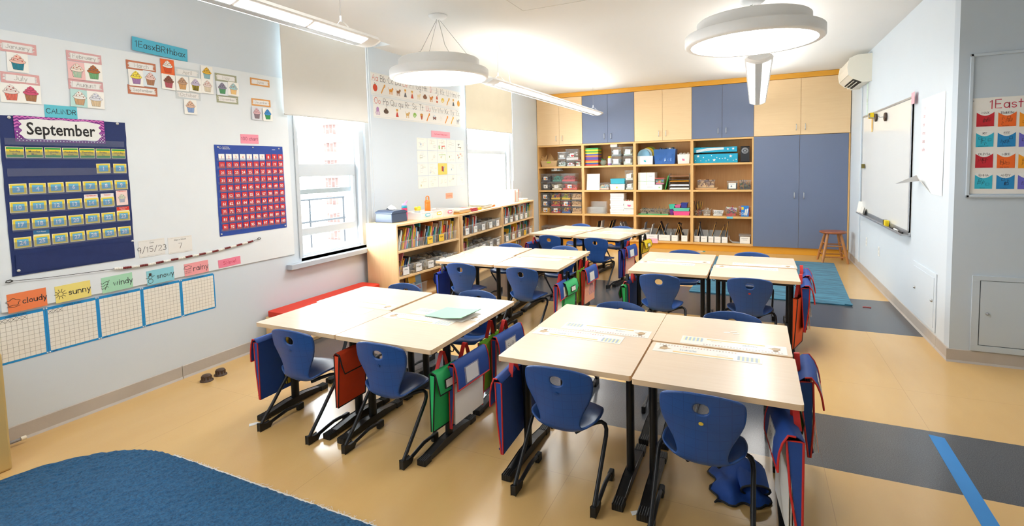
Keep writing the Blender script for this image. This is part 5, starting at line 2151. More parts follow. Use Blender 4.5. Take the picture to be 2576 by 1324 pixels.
for c_, (u0, u1) in enumerate(((78, 205), (215, 332), (340, 452), (460, 585))):
    for r_ in range(3):
        fills = [[['#e0a52a', '#f0c23a'], ['#23305e', '#2c3c78'], ['#6a5c54', '#4a4440']], [['#d2353a', YEL_, BLU_], ['#d2353a', YEL_], [YEL_, RED_, BLU_]], [[BLU_, RED_, YEL_], [RED_, BLU_, YEL_], [YEL_, '#a8c43a', '#8a3f9a']], [[TAN_, '#c99d68'], [TAN_, '#cfa674'], [TAN_, '#e0bd90']]][c_][r_]
        M, w, h = SB(1, A, u0, 812, u1, 890, on=r_ * (.128 + .011), h=.128)
        lbs = ('yellow pieces', 'dark blue pieces', 'brown pieces', 'red yellow and blue counters', 'yellow and red counters', 'mostly yellow counters', 'blue and red counters', 'target-labelled counters', 'bright mixed links', 'tan wooden blocks', 'tan wooden blocks', 'heaped tan wooden blocks')
        pos = ('bottom', 'middle', 'top')[r_]
        lab = (c_ == 0) or (c_ == 1 and r_ == 0) or (c_ == 2 and r_ == 1)
        bin_(M, w, .25, h, 'clear bin of %s, %s of its stack, third shelf first bay' % (lbs[c_ * 3 + r_], pos), G1_, fills, n=44, s=.036 if c_ == 3 else .03, kind='disc' if c_ in (1, 2) else 'box',
             lid=CPG if r_ < 2 or c_ == 0 else None, card=(.085, .08) if lab else None, icon=[RED_, YEL_, BLU_] if lab else None, level=1.0 if r_ == 2 else .9)
for k, (u0, u1) in enumerate(((100, 212), (222, 340), (350, 500))):
    M, w, h = SB(0, A, u0, 990, u1, 1080, h=.2)
    bin_(M, w, .26, h, 'tall clear tub, lowest shelf of the first bay, %s' % ('with an orange blot on its label', 'in the middle', 'the empty one')[k], G1_, [['#b97a5c', '#d8c0a8'], [TAN_, '#c99d68'], None][k], n=30, s=.04, lid=CPG, card=(.1, .1) if k < 2 else None, icon=['#8a4a34', '#8a4a34'] if k == 0 else None)
# bay two
M, w, h = SB(3, A, 618, 115, 780, 320)
tc_ = ['#e2452f', '#2b4f9c', '#f0b52c', '#e2452f', '#3a56a8', '#7a3f9a', '#e2892c', '#4456b0', '#f2d12c', '#3fa34a', '#f2d828', '#37a552']
for k, c in enumerate(tc_):
    b = MB()
    hz = h / len(tc_)
    b.taper(0, 0, w, .25, 0, hz * .96, .004, fl(c, .4))
    b.box(-.003, -.003, hz * .72, w + .003, .253, hz * .9, fl(c, .4))
    cn = {'#e2452f': 'red', '#2b4f9c': 'blue', '#3a56a8': 'blue', '#4456b0': 'blue', '#f0b52c': 'amber', '#7a3f9a': 'purple', '#e2892c': 'orange', '#f2d12c': 'yellow', '#f2d828': 'yellow', '#3fa34a': 'green', '#37a552': 'green'}[c]
    tag(b.build('sorting_tray', M=M @ T(0, 0, k * hz)), '%s plastic tray, number %d from the bottom of the colourful stack' % (cn, k + 1), 'tray', 'stacked colour trays')
M, w, h = SB(3, A, 785, 240, 865, 320)
b = MB()
b.lathe([(.02, 0), (w * .42, .02), (w * .5, h * .45), (w * .35, h * .75), (.02, h * .8)], clear('#cfe0d2', .3, .2), 14, T(w / 2, .1, 0))
for k in range(18):
    a = k * 2.4
    b.add([(w / 2 + .01 * math.cos(a), .1 + .01 * math.sin(a), h * .7), (w / 2 + .05 * math.cos(a), .1 + .05 * math.sin(a), h * rd.uniform(.8, 1.1)), (w / 2 + .04 * math.cos(a + .5), .1 + .04 * math.sin(a + .5), h * .8)], [(0, 1, 2)], fl('#4f9a5c'))
tag(b.build('craft_bag', M=M), 'small bulging bag with green tufts beside the colour trays', 'bag')
M, w, h = SB(3, A, 880, 208, 932, 315)
b = MB()
b.lathe([(w * .45, 0), (w * .48, .01), (w * .48, h * .75), (w * .36, h * .8)], fl('#e8e2ea'), 16, T(w / 2, .08, 0))
b.lathe([(w * .4, h * .8), (w * .4, h), (.001, h)], fl('#f0d02c'), 16, T(w / 2, .08, 0))
b.lathe([(w * .485, h * .05), (w * .485, h * .2)], fl('#8f63b0'), 16, T(w / 2, .08, 0), caps=False)
tag(b.build('craft_jar', M=M), 'white jar with a yellow cap beside the colour trays', 'jar')
for (u0, v0, u1, v1, sh, lb, fill, lid, on) in ((932, 230, 1050, 310, 3, 'lower grey tub with a label, second bay top shelf', ['#8f9a9c', '#b3bdbf'], CPG, 0), (932, 152, 1050, 228, 3, 'upper grey tub with a label, second bay top shelf', ['#8f9a9c', '#c2c9ca'], CPG, 1),
                                       (1075, 215, 1190, 308, 3, 'lower clear tub of pale pieces at the end of the second bay top shelf', ['#c9d8cf', '#e5e5df'], CPG, 0), (1075, 140, 1190, 215, 3, 'upper clear tub of pale pieces at the end of the second bay top shelf', ['#c9d8cf', '#dfe6e2'], CPG, 1)):
    M, w, h = SB(sh, A, u0, v0, u1, v1, h=.165, on=.176 * on)
    bin_(M, w, .24, h, lb, G1_, fill, n=30, lid=lid, card=(.1, .09))
M, w, h = SB(3, A, 922, 68, 1005, 150, on=.353, h=.06)
b = MB()
b.box(0, 0, 0, w, .12, .055, WHITE)
tag(b.build('small_box', M=M, bevel=.003), 'small white box on top of the upper grey tub', 'box')
M, w, h = SB(2, A, 638, 400, 795, 590)
b = MB()
for k in range(3):
    b.box(0, .0 + k * .008, 0, w - k * .004, .006 + k * .008, h, mat('#f3f2ee', .5) if k < 2 else fl('#8a5a3c'))
tag(b.build('dry_erase_board', M=M @ Matrix.Rotation(-.12, 4, 'X')), 'white writing boards leaning upright on the second bay shelf', 'board')
M, w, h = SB(2, A, 780, 500, 912, 592)
bin_(M, w, .22, h * .9, 'clear bin of pastel pieces in front of the white writing boards', G1_, ['#f2c9b8', '#c8e0ea', '#f5e3b0', '#59c2dc'], n=34, taper=.02)
M, w, h = SB(2, A, 918, 540, 1095, 590)
bin_(M, w, .2, .11, 'white basket with a yellow oval tag under a teal basket', 'plastic baskets', ['#c9d9de'], n=8, tub=mat('#e5ebec', .5), card=(.06, .03), icon=[YEL_], name='plastic_basket', cat='basket')
bin_(M @ T(.01, 0, .116), w - .01, .2, .1, 'teal basket stacked on a white basket, second bay', 'plastic baskets', ['#3a98ae'], n=4, tub=mat('#3fb2c8', .5), name='plastic_basket', cat='basket')
M, w, h = SB(2, A, 1103, 500, 1198, 588)
bin_(M, w, .22, .17, 'lower clear tub at the end of the second bay second shelf', G1_, ['#d5ddd9', '#b9c9c2'], n=22, lid=CPG, card=(.08, .07))
bin_(M @ T(-.01, 0, .182), w + .005, .22, .18, 'upper clear tub at the end of the second bay second shelf', G1_, ['#dfe4e2', '#cdd6d2'], n=20, lid=CPG, card=(.08, .08))
M, w, h = SB(1, A, 625, 760, 870, 905, y=9.9)
b = MB()
for k in range(5):
    b.box(k * .02, k * .03, 0, w - .06 + k * .015, .004 + k * .03, h * (1 if k > 2 else .55), clear('#f4f6f6', .16, .08))
b.box(0, 0, 0, w, .16, .004, clear('#f4f6f6', .16, .08))
tag(b.build('acrylic_holder', M=M), 'clear acrylic stand on the third shelf of the second bay', 'holder')
M, w, h = SB(1, A, 922, 655, 1085, 905)
rd = random.Random(9)
for k in range(12):
    b = MB()
    hz = h / 12
    dx = rd.uniform(-.008, .008)
    b.box(dx, rd.uniform(-.006, .006), 0, w + dx, .28, hz * .94, mat('#f3f3f1', .8, var=.02))
    b.box(dx + .004, .006, hz * .3, w + dx - .004, .0 - .0005, hz * .34, mat('#cfd2d6', .8))
    tag(b.build('paper_pad', M=M @ T(0, 0, k * hz)), 'white paper pad, %s of the tall stack on the third shelf' % ORDN[k], 'paper', 'tall stack of white pads')
M, w, h = SB(1, A, 1082, 838, 1205, 905)
for k in range(3):
    b = MB()
    b.box(0, 0, 0, w, .26, h / 3 * .94, mat('#f3f3f1', .8, var=.02))
    tag(b.build('paper_pad', M=M @ T(rd.uniform(-.004, .004), 0, k * h / 3)), 'white paper pad, %s of the short stack under the pink-tagged basket' % ORDN[k], 'paper', 'short stack of white pads')
bin_(M @ T(.0, 0, h + .004), w, .2, .15, 'small white basket with a pink oval tag on the short stack of pads', 'plastic baskets', ['#e9dcd6', '#f2d9b8', '#c8d6de', '#d2605c'], n=30, tub=mat('#f0eeec', .5), card=(.08, .045), icon=['#ee5f9a', '#ee5f9a', '#ee5f9a'], name='plastic_basket', cat='basket', level=1.15)


# magazine holders and folders on the lowest shelves
def holder(M, w, label, n, cols, ordw, group='white file boxes on the lowest shelf'):
    r = empty('file_box', M, label, 'file box', group)
    b = MB()
    d, h0, h1 = .25, .11, .2
    for x in (0, w - .003):
        b.add([(x, 0, 0), (x, d, 0), (x, d, h1), (x, d * .6, h1), (x, 0, h0), (x + .003, 0, 0), (x + .003, d, 0), (x + .003, d, h1), (x + .003, d * .6, h1), (x + .003, 0, h0)],
              [(0, 1, 2, 3, 4), (9, 8, 7, 6, 5), (0, 5, 6, 1), (1, 6, 7, 2), (2, 7, 8, 3), (3, 8, 9, 4), (4, 9, 5, 0)], CARD)
    b.box(0, 0, 0, w, .003, h0, CARD)
    b.box(0, d - .003, 0, w, d, h1, CARD)
    b.box(0, 0, 0, w, d, .003, CARD)
    MF = frame((w / 2, -.0006, h0 * .6), (1, 0, 0), (0, 0, 1))
    b.stroke([[(-w * .25, 0), (w * .2, .002)]], .004, mat('#b9bcc0', .8), MF, 0)
    b.build('carton', r)
    rd = random.Random(label)
    cl2 = rd.sample(cols, n)
    for k in range(n):
        f = MB()
        c = cl2[k]
        x = .012 + (w - .03) * (k + .5) / n
        lean = rd.choice((-1, 1, 1)) * rd.uniform(.12, .36)
        hgt = rd.uniform(.30, .37)
        f.box(-.004, .02, .0, .004, .23, hgt, fl(c, .5))
        if c in ('#1f2a44', '#2a3145', '#20242c'):
            f.box(-.005, .015, .0, -.004, .018, hgt, fl('#d29a3c'))
            f.box(-.0045, .012, hgt * .25, .0005, .02, hgt - .01, fl('#d9a045', .5))
        tag(f.build('file_folder', M=M @ T(x, 0, .006) @ Matrix.Rotation(lean, 4, 'Y')), 'thin %s folder leaning in the %s white file box along the lowest shelf' % ({'#1f2a44': 'navy', '#2a3145': 'dark blue', '#20242c': 'black', '#e9e8e4': 'white', '#7a7f88': 'grey'}[c], ordw), 'folder', 'folders in the white file boxes')
    return r


FC = ['#1f2a44', '#2a3145', '#20242c', '#e9e8e4', '#7a7f88']
for k, (ox, u0, u1) in enumerate(((A, 715, 830), (A, 845, 925), (A, 945, 1040), (A, 1050, 1190), (B_, 45, 112), (B_, 118, 262), (B_, 268, 412), (B_, 420, 500), (B_, 537, 615), (B_, 682, 760), (B_, 768, 850), (B_, 858, 925), (B_, 930, 1012), (B_, 1016, 1092))):
    M, w, h = SB(0, ox, u0, 1150, u1, 1200, y=9.84)
    holder(M, w * .96, ('white file box on the lowest shelf, ') + ('behind the far desks, first', 'behind the far desks, second', 'behind the far desks, third', 'behind the far desks, fourth', 'first under the blue tote bay', 'wide one second under the blue tote bay', 'wide one above the pink shelf strip', 'fourth under the blue tote bay', 'last under the blue tote bay', 'first under the star box bay', 'second under the star box bay', 'third under the star box bay', 'fourth under the star box bay', 'last under the star box bay')[k], 1 if w < .12 else 2, FC, ('first', 'second', 'third', 'fourth', 'fifth', 'sixth', 'seventh', 'eighth', 'ninth', 'tenth', 'eleventh', 'twelfth', 'thirteenth', 'last')[k])
b = MB()
M, w, h = SB(0, B_, 1100, 1180, 1240, 1245)
b.add([(0, .05, .12), (.02, .03, .04), (.06, .02, .01), (w, .02, .003), (0, .2, .12), (.02, .2, .04), (.06, .2, .01), (w, .2, .003)], [(0, 1, 5, 4), (1, 2, 6, 5), (2, 3, 7, 6)], PAPER, True)
tag(b.build('loose_paper', M=M), 'white sheet curling on the lowest shelf beside a labelled bin', 'paper')
M, w, h = SB(0, B_, 1225, 1140, 1368, 1240)
bin_(M, w, .24, h, 'clear lidded bin with a big white label in the corner of the lowest shelf', G1_, ['#4a4642', '#6a6660'], n=16, lid=CPG, card=(.16, .12))
b = MB()
b.box(0, 0, 0, .25, .001, .085, fl('#f3b3c6'))
b.stroke([[(.05, .04), (.2, .045)]], .003, mat('#d48ba4', .8), frame((0, -.0004, 0), (1, 0, 0), (0, 0, 1)), 0)
p = at(1621, 604, y=YB)
tag(b.build('shelf_sign', M=T(p.x, YB - .003, p.z - .05)), 'pink paper strip stuck to the front of the lowest shelf', 'label')
b = MB()
b.box(0, 0, 0, .1, .001, .035, fl('#63c3dd'))
p = at(1828, 548, y=YB)
tag(b.build('shelf_sign', M=T(p.x, YB - .003, p.z - .015)), 'small blue strip stuck to the shelf edge below the marker bins', 'label')
# bay three
M, w, h = SB(3, B_, 15, 205, 200, 300)
bin_(M, w, .24, .16, 'white basket with a teal oval tag holding round plates', 'plastic baskets', ['#cfe3df', '#9fc9c0', '#dfe9e6'], n=22, tub=mat('#e9efef', .5), card=(.09, .045), icon=['#3fb5c4', '#3fb5c4'], name='plastic_basket', cat='basket')
for k, (c, n_) in enumerate((('#7fb3d0', 'blue'), ('#cfe0e6', 'white'), ('#f0d02c', 'yellow'), ('#7a8f3c', 'olive'))):
    b = MB()
    b.lathe([(.001, 0), (.08, .004), (.115, .018), (.112, .022), (.078, .008), (.001, .004)], fl(c, .4), 28, caps=False)
    tag(b.build('paper_plate', M=M @ T(w * (.38 + .12 * k), .06 + .035 * k, .17 + .018 * k) @ Matrix.Rotation(.6, 4, 'Y') @ Matrix.Rotation(1.35, 4, 'X')), '%s round plate leaning in the white basket with the teal tag' % n_, 'plate', 'plates in the basket')
M, w, h = SB(3, B_, 208, 130, 470, 300)
r = bin_(M, w, .27, h, 'large translucent blue tote with bags inside', None, ['#7fa6dc', '#5b84c4', '#3f66ab', '#9fc0ea'], n=24, s=.07, tub=clear('#4f86d6', .55, .15), name='blue_tote', cat='tote', taper=.02)
b = MB()
rd = random.Random(21)
for k in range(12):
    b.lathe([(.004, 0), (.03, .01), (.025, .03), (.004, .04)], fl(rd.choice(['#3c4a5a', '#8fa0b4', '#cfd6dc'])), 8, T(rd.uniform(.1, w - .06), rd.uniform(.05, .2), h - .015 + rd.uniform(-.01, .015)))
tag(b.build('contents', r), kind='stuff')
M, w, h = SB(3, B_, 492, 185, 638, 290)
bin_(M, w, .22, .17, 'white basket with a pink oval tag at the end of the blue tote shelf', 'plastic baskets', ['#e6e2dc', '#d8d3cc', '#eeeae4'], n=26, tub=mat('#efefec', .5), card=(.09, .045), icon=['#ef6d94', '#ef6d94'], name='plastic_basket', cat='basket', level=1.2)
M, w, h = SB(2, B_, 25, 540, 308, 590)
r = empty('paper_carton', M, 'flat white carton lying under the tall white carton', 'carton', 'white cartons')
b = MB()
b.box(0, 0, 0, w, .3, .095, mat('#f1f1ec', .7))
b.box(w * .38, -.001, .045, w * .62, .0, .056, mat('#c9c9c4', .8))
b.box(w * .86, -.001, .03, w * .93, .0, .055, fl('#9fd0a0'))
b.build('box', r)
M, w, h = SB(2, B_, 25, 400, 222, 540, on=.097)
r = empty('paper_carton', M, 'tall white carton with a green wave on the flat carton', 'carton', 'white cartons')
b = MB()
b.box(0, 0, 0, w, .3, h, mat('#f1f1ec', .7))
MF = frame((0, -.001, 0), (1, 0, 0), (0, 0, 1))
b.stroke([[(w * i / 14, h * .28 + .008 * math.sin(i * .8)) for i in range(15)]], .006, fl('#5fae6a'), MF, 0)
b.stroke([[(w * .52, .0), (w * .52, h)]], .008, fl('#bfe3b0'), MF, .0004)
b.write('mail', .03, .004, fl('#b9c9dd'), MF, w * .75, h * .65, .0004)
b.build('box', r)
M, w, h = SB(2, B_, 228, 470, 345, 540, y=9.84, on=.1)
bin_(M, w * .92, .2, .11, 'clear tub of bright pieces with a red lid on the flat carton', G1_, ['#e46a9a', '#f0c62c', '#7fc46a', '#5b9ad0'], n=34, lid=fl('#d8443c'))
b = MB()
b.box(0, 0, 0, .012, .22, .27, fl('#3fae4f', .5))
M, w, h = SB(2, B_, 342, 440, 380, 590)
tag(b.build('green_folder', M=M @ Matrix.Rotation(.22, 4, 'Y')), 'bright green folder leaning against the letter trays', 'folder')
M, w, h = SB(2, B_, 392, 390, 636, 585)
r = empty('letter_tray', M, 'clear tiered letter tray holding paper on the second shelf', 'tray')
b = MB()
for x in (0, w - .006):
    b.box(x, 0, 0, x + .006, .3, h * .98, CPG)
for k in range(5):
    b.box(0, 0, h * k / 5, w, .3, h * k / 5 + .005, CPG)
b.build('frame', r)
for k, (c, t_, n_) in enumerate((('#f2f2f0', .03, 'white'), ('#dfe3ea', .03, 'pale grey'), ('#e8b13a', .02, 'orange and yellow'), ('#c98a5c', .012, 'tan'))):
    b = MB()
    z = h * (k if k < 2 else k + .3 if k == 2 else 3.9) / 5 + .007
    for q in range(3):
        b.box(.01 + q * .004, .008 + q * .003, z + q * t_ / 3, w - .012, .28, z + (q + .9) * t_ / 3, fl(c if q != 1 or k != 2 else '#d86a2c', .8))
    tag(b.build('paper_pile', M=M), '%s paper pile lying in the clear letter tray' % n_, 'paper', 'paper in the letter tray')
M, w, h = SB(1, B_, 28, 885, 385, 905)
b = MB()
b.box(0, 0, 0, w, .24, .008, fl('#4fa86a'))
b.box(0, -.004, 0, w, .0, .02, fl('#4fa86a'))
tag(b.build('green_tray', M=M, bevel=.002), 'flat green tray under three clear pencil bins', 'tray')
for k, (u0, u1) in enumerate(((48, 128), (132, 292), (298, 385))):
    M, w, h = SB(1, B_, u0, 828, u1, 890, on=.012)
    bin_(M, w, .18, h, 'clear pencil bin on the flat green tray, %s' % ('small one with pencils standing', 'wide middle one', 'one with crayons poking out')[k], G1_, ['#8a7a5a', '#c9a24a', '#6a6f5a', '#4a4a48'], n=22, kind='pen', level=1.2)
for (u0, v0, u1, v1, c, lb) in ((398, 850, 445, 908, '#7a3fa0', 'purple basket under the mint small basket'), (392, 808, 460, 845, '#3fc4a8', 'mint small basket on the purple basket'), (442, 878, 638, 915, '#ee5a9c', 'long pink basket at the bottom of the pile'), (440, 850, 636, 878, '#6fd6bd', 'long mint basket on the pink one'),
                                (532, 798, 610, 845, '#34419a', 'blue small basket on the long mint one'), (460, 818, 530, 846, '#e06aa0', 'pink small basket on the long mint one')):
    on = {'#7a3fa0': 0, '#3fc4a8': .115, '#ee5a9c': 0, '#6fd6bd': .078, '#34419a': .138, '#e06aa0': .138}[c]
    M, w, h = SB(1, B_, u0, v0, u1, v1, on=on, y=9.86 if c != '#7a3fa0' else 9.9)
    bin_(M, w, .16, {'#7a3fa0': .11, '#3fc4a8': .08, '#ee5a9c': .075, '#6fd6bd': .055, '#34419a': .09, '#e06aa0': .05}[c], lb, 'bright plastic baskets', [c], n=4, tub=mat(c, .45), name='plastic_basket', cat='basket', taper=.012)
# bay four
for k in range(4):
    b = MB()
    b.box(0, 0, 0, .026, .2, .30, fl(['#1f3a2a', '#2c5a3c', '#1d2f24', '#254a34'][k], .5))
    M, w, h = SB(3, B_, 690 + k * 19, 60, 700, 160, y=9.98)
    tag(b.build('dark_book', M=M), 'dark green book, %s of four behind the teal star box' % ('leftmost', 'second', 'third', 'rightmost')[k], 'book', 'dark green books')
M, w, h = SB(3, B_, 682, 210, 1208, 285)
TEALB = fl('#17a3c9', .5)
r = empty('star_box', M, 'long teal box with white stars and a loose lid', 'box')
b = MB()
h = .16
b.box(0, 0, 0, w, .26, h, TEALB)
MF = frame((0, -.001, 0), (1, 0, 0), (0, 0, 1))
rd = random.Random(8)


def star(m, x, y, s, c, M, z=0):
    pts = [(x + (s if i % 2 == 0 else s * .42) * math.sin(i * PI / 5), y + (s if i % 2 == 0 else s * .42) * math.cos(i * PI / 5)) for i in range(10)]
    poly(m, pts, c, z, M)


for k in range(16):
    x, y = w * (k + .5) / 16, rd.uniform(.03, h - .03)
    if k in (1, 7, 13):
        star(b, x, y, .03, WHITE, MF)
    elif k % 2:
        star(b, x, y, .014, WHITE, MF)
    else:
        poly(b, ell(x, y, .008, .008, 8), WHITE, 0, MF)
b.build('box', r)
b = MB()
b.box(-.006, -.006, h + .03, w - .01, .266, h + .12, TEALB)
MF2 = frame((0, -.008, h + .03), (1, 0, 0), (0, 0, 1))
for k in range(3):
    b.stroke([[(w * .06, .008 + k * .016), (w * .3, .035 + k * .016), (w * .68, .05 + k * .012)]], .012, WHITE, MF2, 0)
star(b, w * .78, .05, .022, WHITE, MF2)
star(b, w * .9, .055, .026, WHITE, MF2)
b.build('lid', r)
M, w, h = SB(3, B_, 1240, 135, 1352, 270)
r = empty('pencil_sharpener', M, 'black electric pencil sharpener at the end of the star box shelf', 'sharpener')
b = MB()
b.prism([(0, 0), (.2, 0), (.2, .08), (.15, .28), (.05, .28), (0, .18)], 0, w * .95, mat('#25272c', .3), frame((w * .02, 0, 0), (0, 1, 0), (0, 0, 1)))
b.build('body', r, bevel=.015)
b = MB()
b.lathe([(.055, 0), (.055, .012), (.045, .016)], mat('#8d9096', .4), 20, frame((w * .5, .0, .2), (1, 0, 0), (0, 0, 1)))
for q in range(6):
    a = q * PI / 3
    b.lathe([(.01, .016), (.01, .018)], mat('#1a1b1d', .4), 10, frame((w * .5 + .027 * math.cos(a), .0, .2 + .027 * math.sin(a)), (1, 0, 0), (0, 0, 1)))
b.build('hole_dial', r)
M, w, h = SB(2, B_, 700, 560, 970, 580)
b = MB()
b.taper(0, 0, w, .22, 0, .03, .02, fl('#e6c69a', .5))
tag(b.build('wooden_tray', M=M, bevel=.003), 'pale tray holding a clear box of wooden blocks', 'tray')
M2, w2, h2 = SB(2, B_, 728, 490, 935, 562, on=.032)
bin_(M2, w2, .17, .14, 'clear box of wooden blocks on the pale tray', G1_, [TAN_, '#b98c5c', '#8a5f40', '#6a3f3a'], n=40, s=.045, level=1.15)
M, w, h = SB(2, B_, 1080, 490, 1210, 575)
bin_(M, w, .2, .15, 'clear bin of dark pieces with a label, fourth bay second shelf', G1_, ['#3a3c40', '#8fae3c', '#2f5a6a'], n=30, card=(.12, .1), icon=['#7a8a9c'])
M, w, h = SB(2, B_, 1230, 480, 1368, 575)
bin_(M, w, .2, .16, 'clear bin of scissors at the end of the fourth bay second shelf', G1_, ['#2d2f33', '#3f7a4a', '#c98a3a', '#5a5d63'], n=34, kind='pen', level=.9)
for (u0, v0, u1, v1, lb, fill, kd) in ((692, 850, 785, 910, 'clear cup stuffed with pencils, third shelf of the fourth bay', ['#7a5a3a', '#b0483a', '#c9a24a', '#3a3a3a'], 'pen'), (790, 842, 890, 910, 'clear cup almost empty beside the pencil cup', ['#cdbfae'], 'pen'),
                                   (905, 850, 1040, 915, 'clear bin with a paper sticking out', ['#e6e4e0', '#cfd2d4'], 'box'), (1062, 815, 1200, 915, 'clear bin of bright markers', ['#d2353a', '#4fae4a', '#e87a3a', '#3a4a8a', '#8a3f9a'], 'pen'), (1218, 812, 1372, 930, 'clear bin of red things behind a blue box', ['#d2353a', '#c02c34', '#e4574a'], 'box')):
    M, w, h = SB(1, B_, u0, v0, u1, v1, y=9.9 if u0 > 1200 else 9.86)
    r = bin_(M, w, .17, min(h, .2), lb, G1_, fill, n=36, kind=kd, taper=.016, level=1.05 if u0 > 700 else 1.3)
    if u0 == 692:
        b = MB()
        rd = random.Random(2)
        for k in range(14):
            x, y = rd.uniform(.03, w - .03), rd.uniform(.03, .12)
            b.cyl((x, y, .02), (x + rd.uniform(-.06, .06), y + rd.uniform(-.03, .03), rd.uniform(.2, .27)), .005, fl(rd.choice(fill)), 6)
        tag(b.build('pencils', r), kind='stuff')
    if u0 in (905, 1062):
        b = MB()
        b.add([(w * .2, .02, h * .8), (w * .95, .03, h * .45), (w * 1.0, .1, h * .95), (w * .05, .06, h * 1.12)], [(0, 1, 2, 3)], PAPER)
        tag(b.build('loose_paper', M=M), 'white paper sheet sticking out of the %s' % ('marker bin' if u0 == 1062 else 'clear bin beside the markers'), 'paper')
M, w, h = SB(1, B_, 1250, 830, 1340, 932, y=9.845)
b = MB()
b.box(0, 0, 0, w, .045, .19, fl('#2f7fd0', .5))
MF = frame((0, -.001, 0), (1, 0, 0), (0, 0, 1))
b.write('ZOO', .04, .006, WHITE, MF, w * .25, .03, .0)
b.stroke([[(w * .5, .03), (w * .62, .12)], [(w * .72, .03), (w * .86, .13)]], .02, WHITE, MF, 0)
b.rect(.005, .12, .04, .17, .0003, fl('#f0d02c'), MF)
tag(b.build('glue_box', M=M), 'small blue printed box in front of the red bin', 'box')

# ================================================================ books and bins in the low bookcases
BCOL = [('red', '#c9372f'), ('navy', '#27406e'), ('yellow', '#e6b930'), ('white', '#ebe9e3'), ('green', '#4f8f4a'), ('orange', '#de7a2e'), ('sky blue', '#6aa8cf'), ('brown', '#7a4f36'), ('teal', '#2f8f97'), ('pink', '#d9829a'), ('black', '#2a2a2e'), ('cream', '#ddd0b2')]


def book(M, t, h, d, rd, where, group, nc=None):
    nm, c = nc or rd.choice(BCOL)
    cm = fl(c, .5)
    o = MB()
    o.box(0, 0, 0, t, d, h, cm)
    o.box(t * .12, .004, h - .0005, t * .88, d - .002, h + .0015, PAPER)
    o.box(t * .15, -.0008, h * rd.uniform(.2, .4), t * .85, .0, h * rd.uniform(.5, .8), fl(rd.choice(BCOL)[1], .5))
    x = -.0006
    a, b2 = rd.uniform(.1, .3), rd.uniform(.55, .85)
    o.face([(x, d * a, h * .2), (x, d * b2, h * .2), (x, d * b2, h * .7), (x, d * a, h * .7)], fl(rd.choice(BCOL)[1], .5))
    tag(o.build('picture_book', M=M), '%s picture book standing %s' % (nm, where), 'book', group)


def bookrow(M, w, rd, where, group, n, zb=.006, hmin=.17, hmax=.265, lean=.25):
    x = .012
    ln_ = rd.uniform(.05, lean)
    cols = rd.sample(BCOL, 12)
    for k in range(n):
        t = rd.uniform(.006, .017)
        if x + t > w - .012:
            break
        h, d = rd.uniform(hmin, hmax), rd.uniform(.17, .22)
        book(M @ T(x, .03 + rd.uniform(0, .02), zb) @ Matrix.Rotation(ln_ + rd.uniform(-.03, .03), 4, 'Y'), t, h, d, rd, where, group, cols[k])
        x += (w - .02) / n


rd = random.Random(33)
UNITN = ('bookcase with the tissue box', 'bookcase with paper stacks', 'farthest low bookcase')
ORD = ('first', 'second', 'third', 'fourth', 'fifth', 'sixth')
GB = 'clear book bins in the low bookcases'
for ui, z, nb, filled, hh, cards in ((0, .70, 5, (0, 1, 2, 3, 4), .105, (2, 3)), (0, .41, 5, (0,), .12, (0, 1, 2, 3)), (1, .70, 5, (0, 1), .13, (0, 1, 2, 3, 4)), (1, .41, 5, (0,), .13, (1, 2, 3, 4)), (2, .70, 6, (0, 1, 2, 3, 4, 5), .12, (0, 1, 2, 3, 4)), (2, .41, 5, (1, 2, 3, 4), .13, (0, 1, 2, 3, 4))):
    M, L_ = BC[ui]
    pitch = (L_ - .07) / nb
    sh = 'upper' if z > .5 else 'middle'
    for k in range(nb):
        w = pitch - .012
        MM = M @ T(.035 + k * pitch, .012, z + .001)
        yc = (ui == 0 and z > .5) or (ui == 2 and z < .5 and k == 3)
        lab = 'clear book bin, %s from the window end on the %s shelf, %s' % (ORD[k], sh, UNITN[ui])
        lab = 'clear bin, %s along the %s shelf of the %s' % (ORD[k], sh, UNITN[ui])
        r = bin_(MM, w, .36, hh, lab, GB, None if k in filled else ['#a08c6c', '#7d7f80', '#b9b3a4', '#6a5a4c'], n=14, s=.09, taper=.01)
        if k in cards:
            c = MB()
            cwd = min(.1, w * .62)
            c.box(w * .5 - cwd / 2, -.005, hh * .1, w * .5 + cwd / 2, -.003, hh * .1 + .085, fl('#f2c43c') if yc else CARD)
            MF = frame((w * .5, -.0056, hh * .1 + .05), (1, 0, 0), (0, 0, 1))
            c.write({(0, 1): 'Elephant', (0, 2): 'Dragon', (0, 3): 'Poetry'}.get((ui, k), rd.choice(['Pets', 'Seasons', 'Farm', 'Fairy', 'Big', 'Frog'])) if not yc else rd.choice(['Super', 'Fly']), .018, .0028, INK, MF, 0, 0, 0)
            c.build('label_card', r)
        if k in filled:
            bookrow(MM, w, rd, 'in the %s bin of the %s shelf, %s' % (ORD[k], sh, UNITN[ui].replace('bookcase with the tissue box', 'tissue box bookcase').replace('bookcase with paper stacks', 'paper stack bookcase')), 'books in the %s bin, %s shelf, %s' % (ORD[k], sh, UNITN[ui]), 8 if ui == 0 else 7, lean=.45 if (ui, k) == (0, 0) else .3)
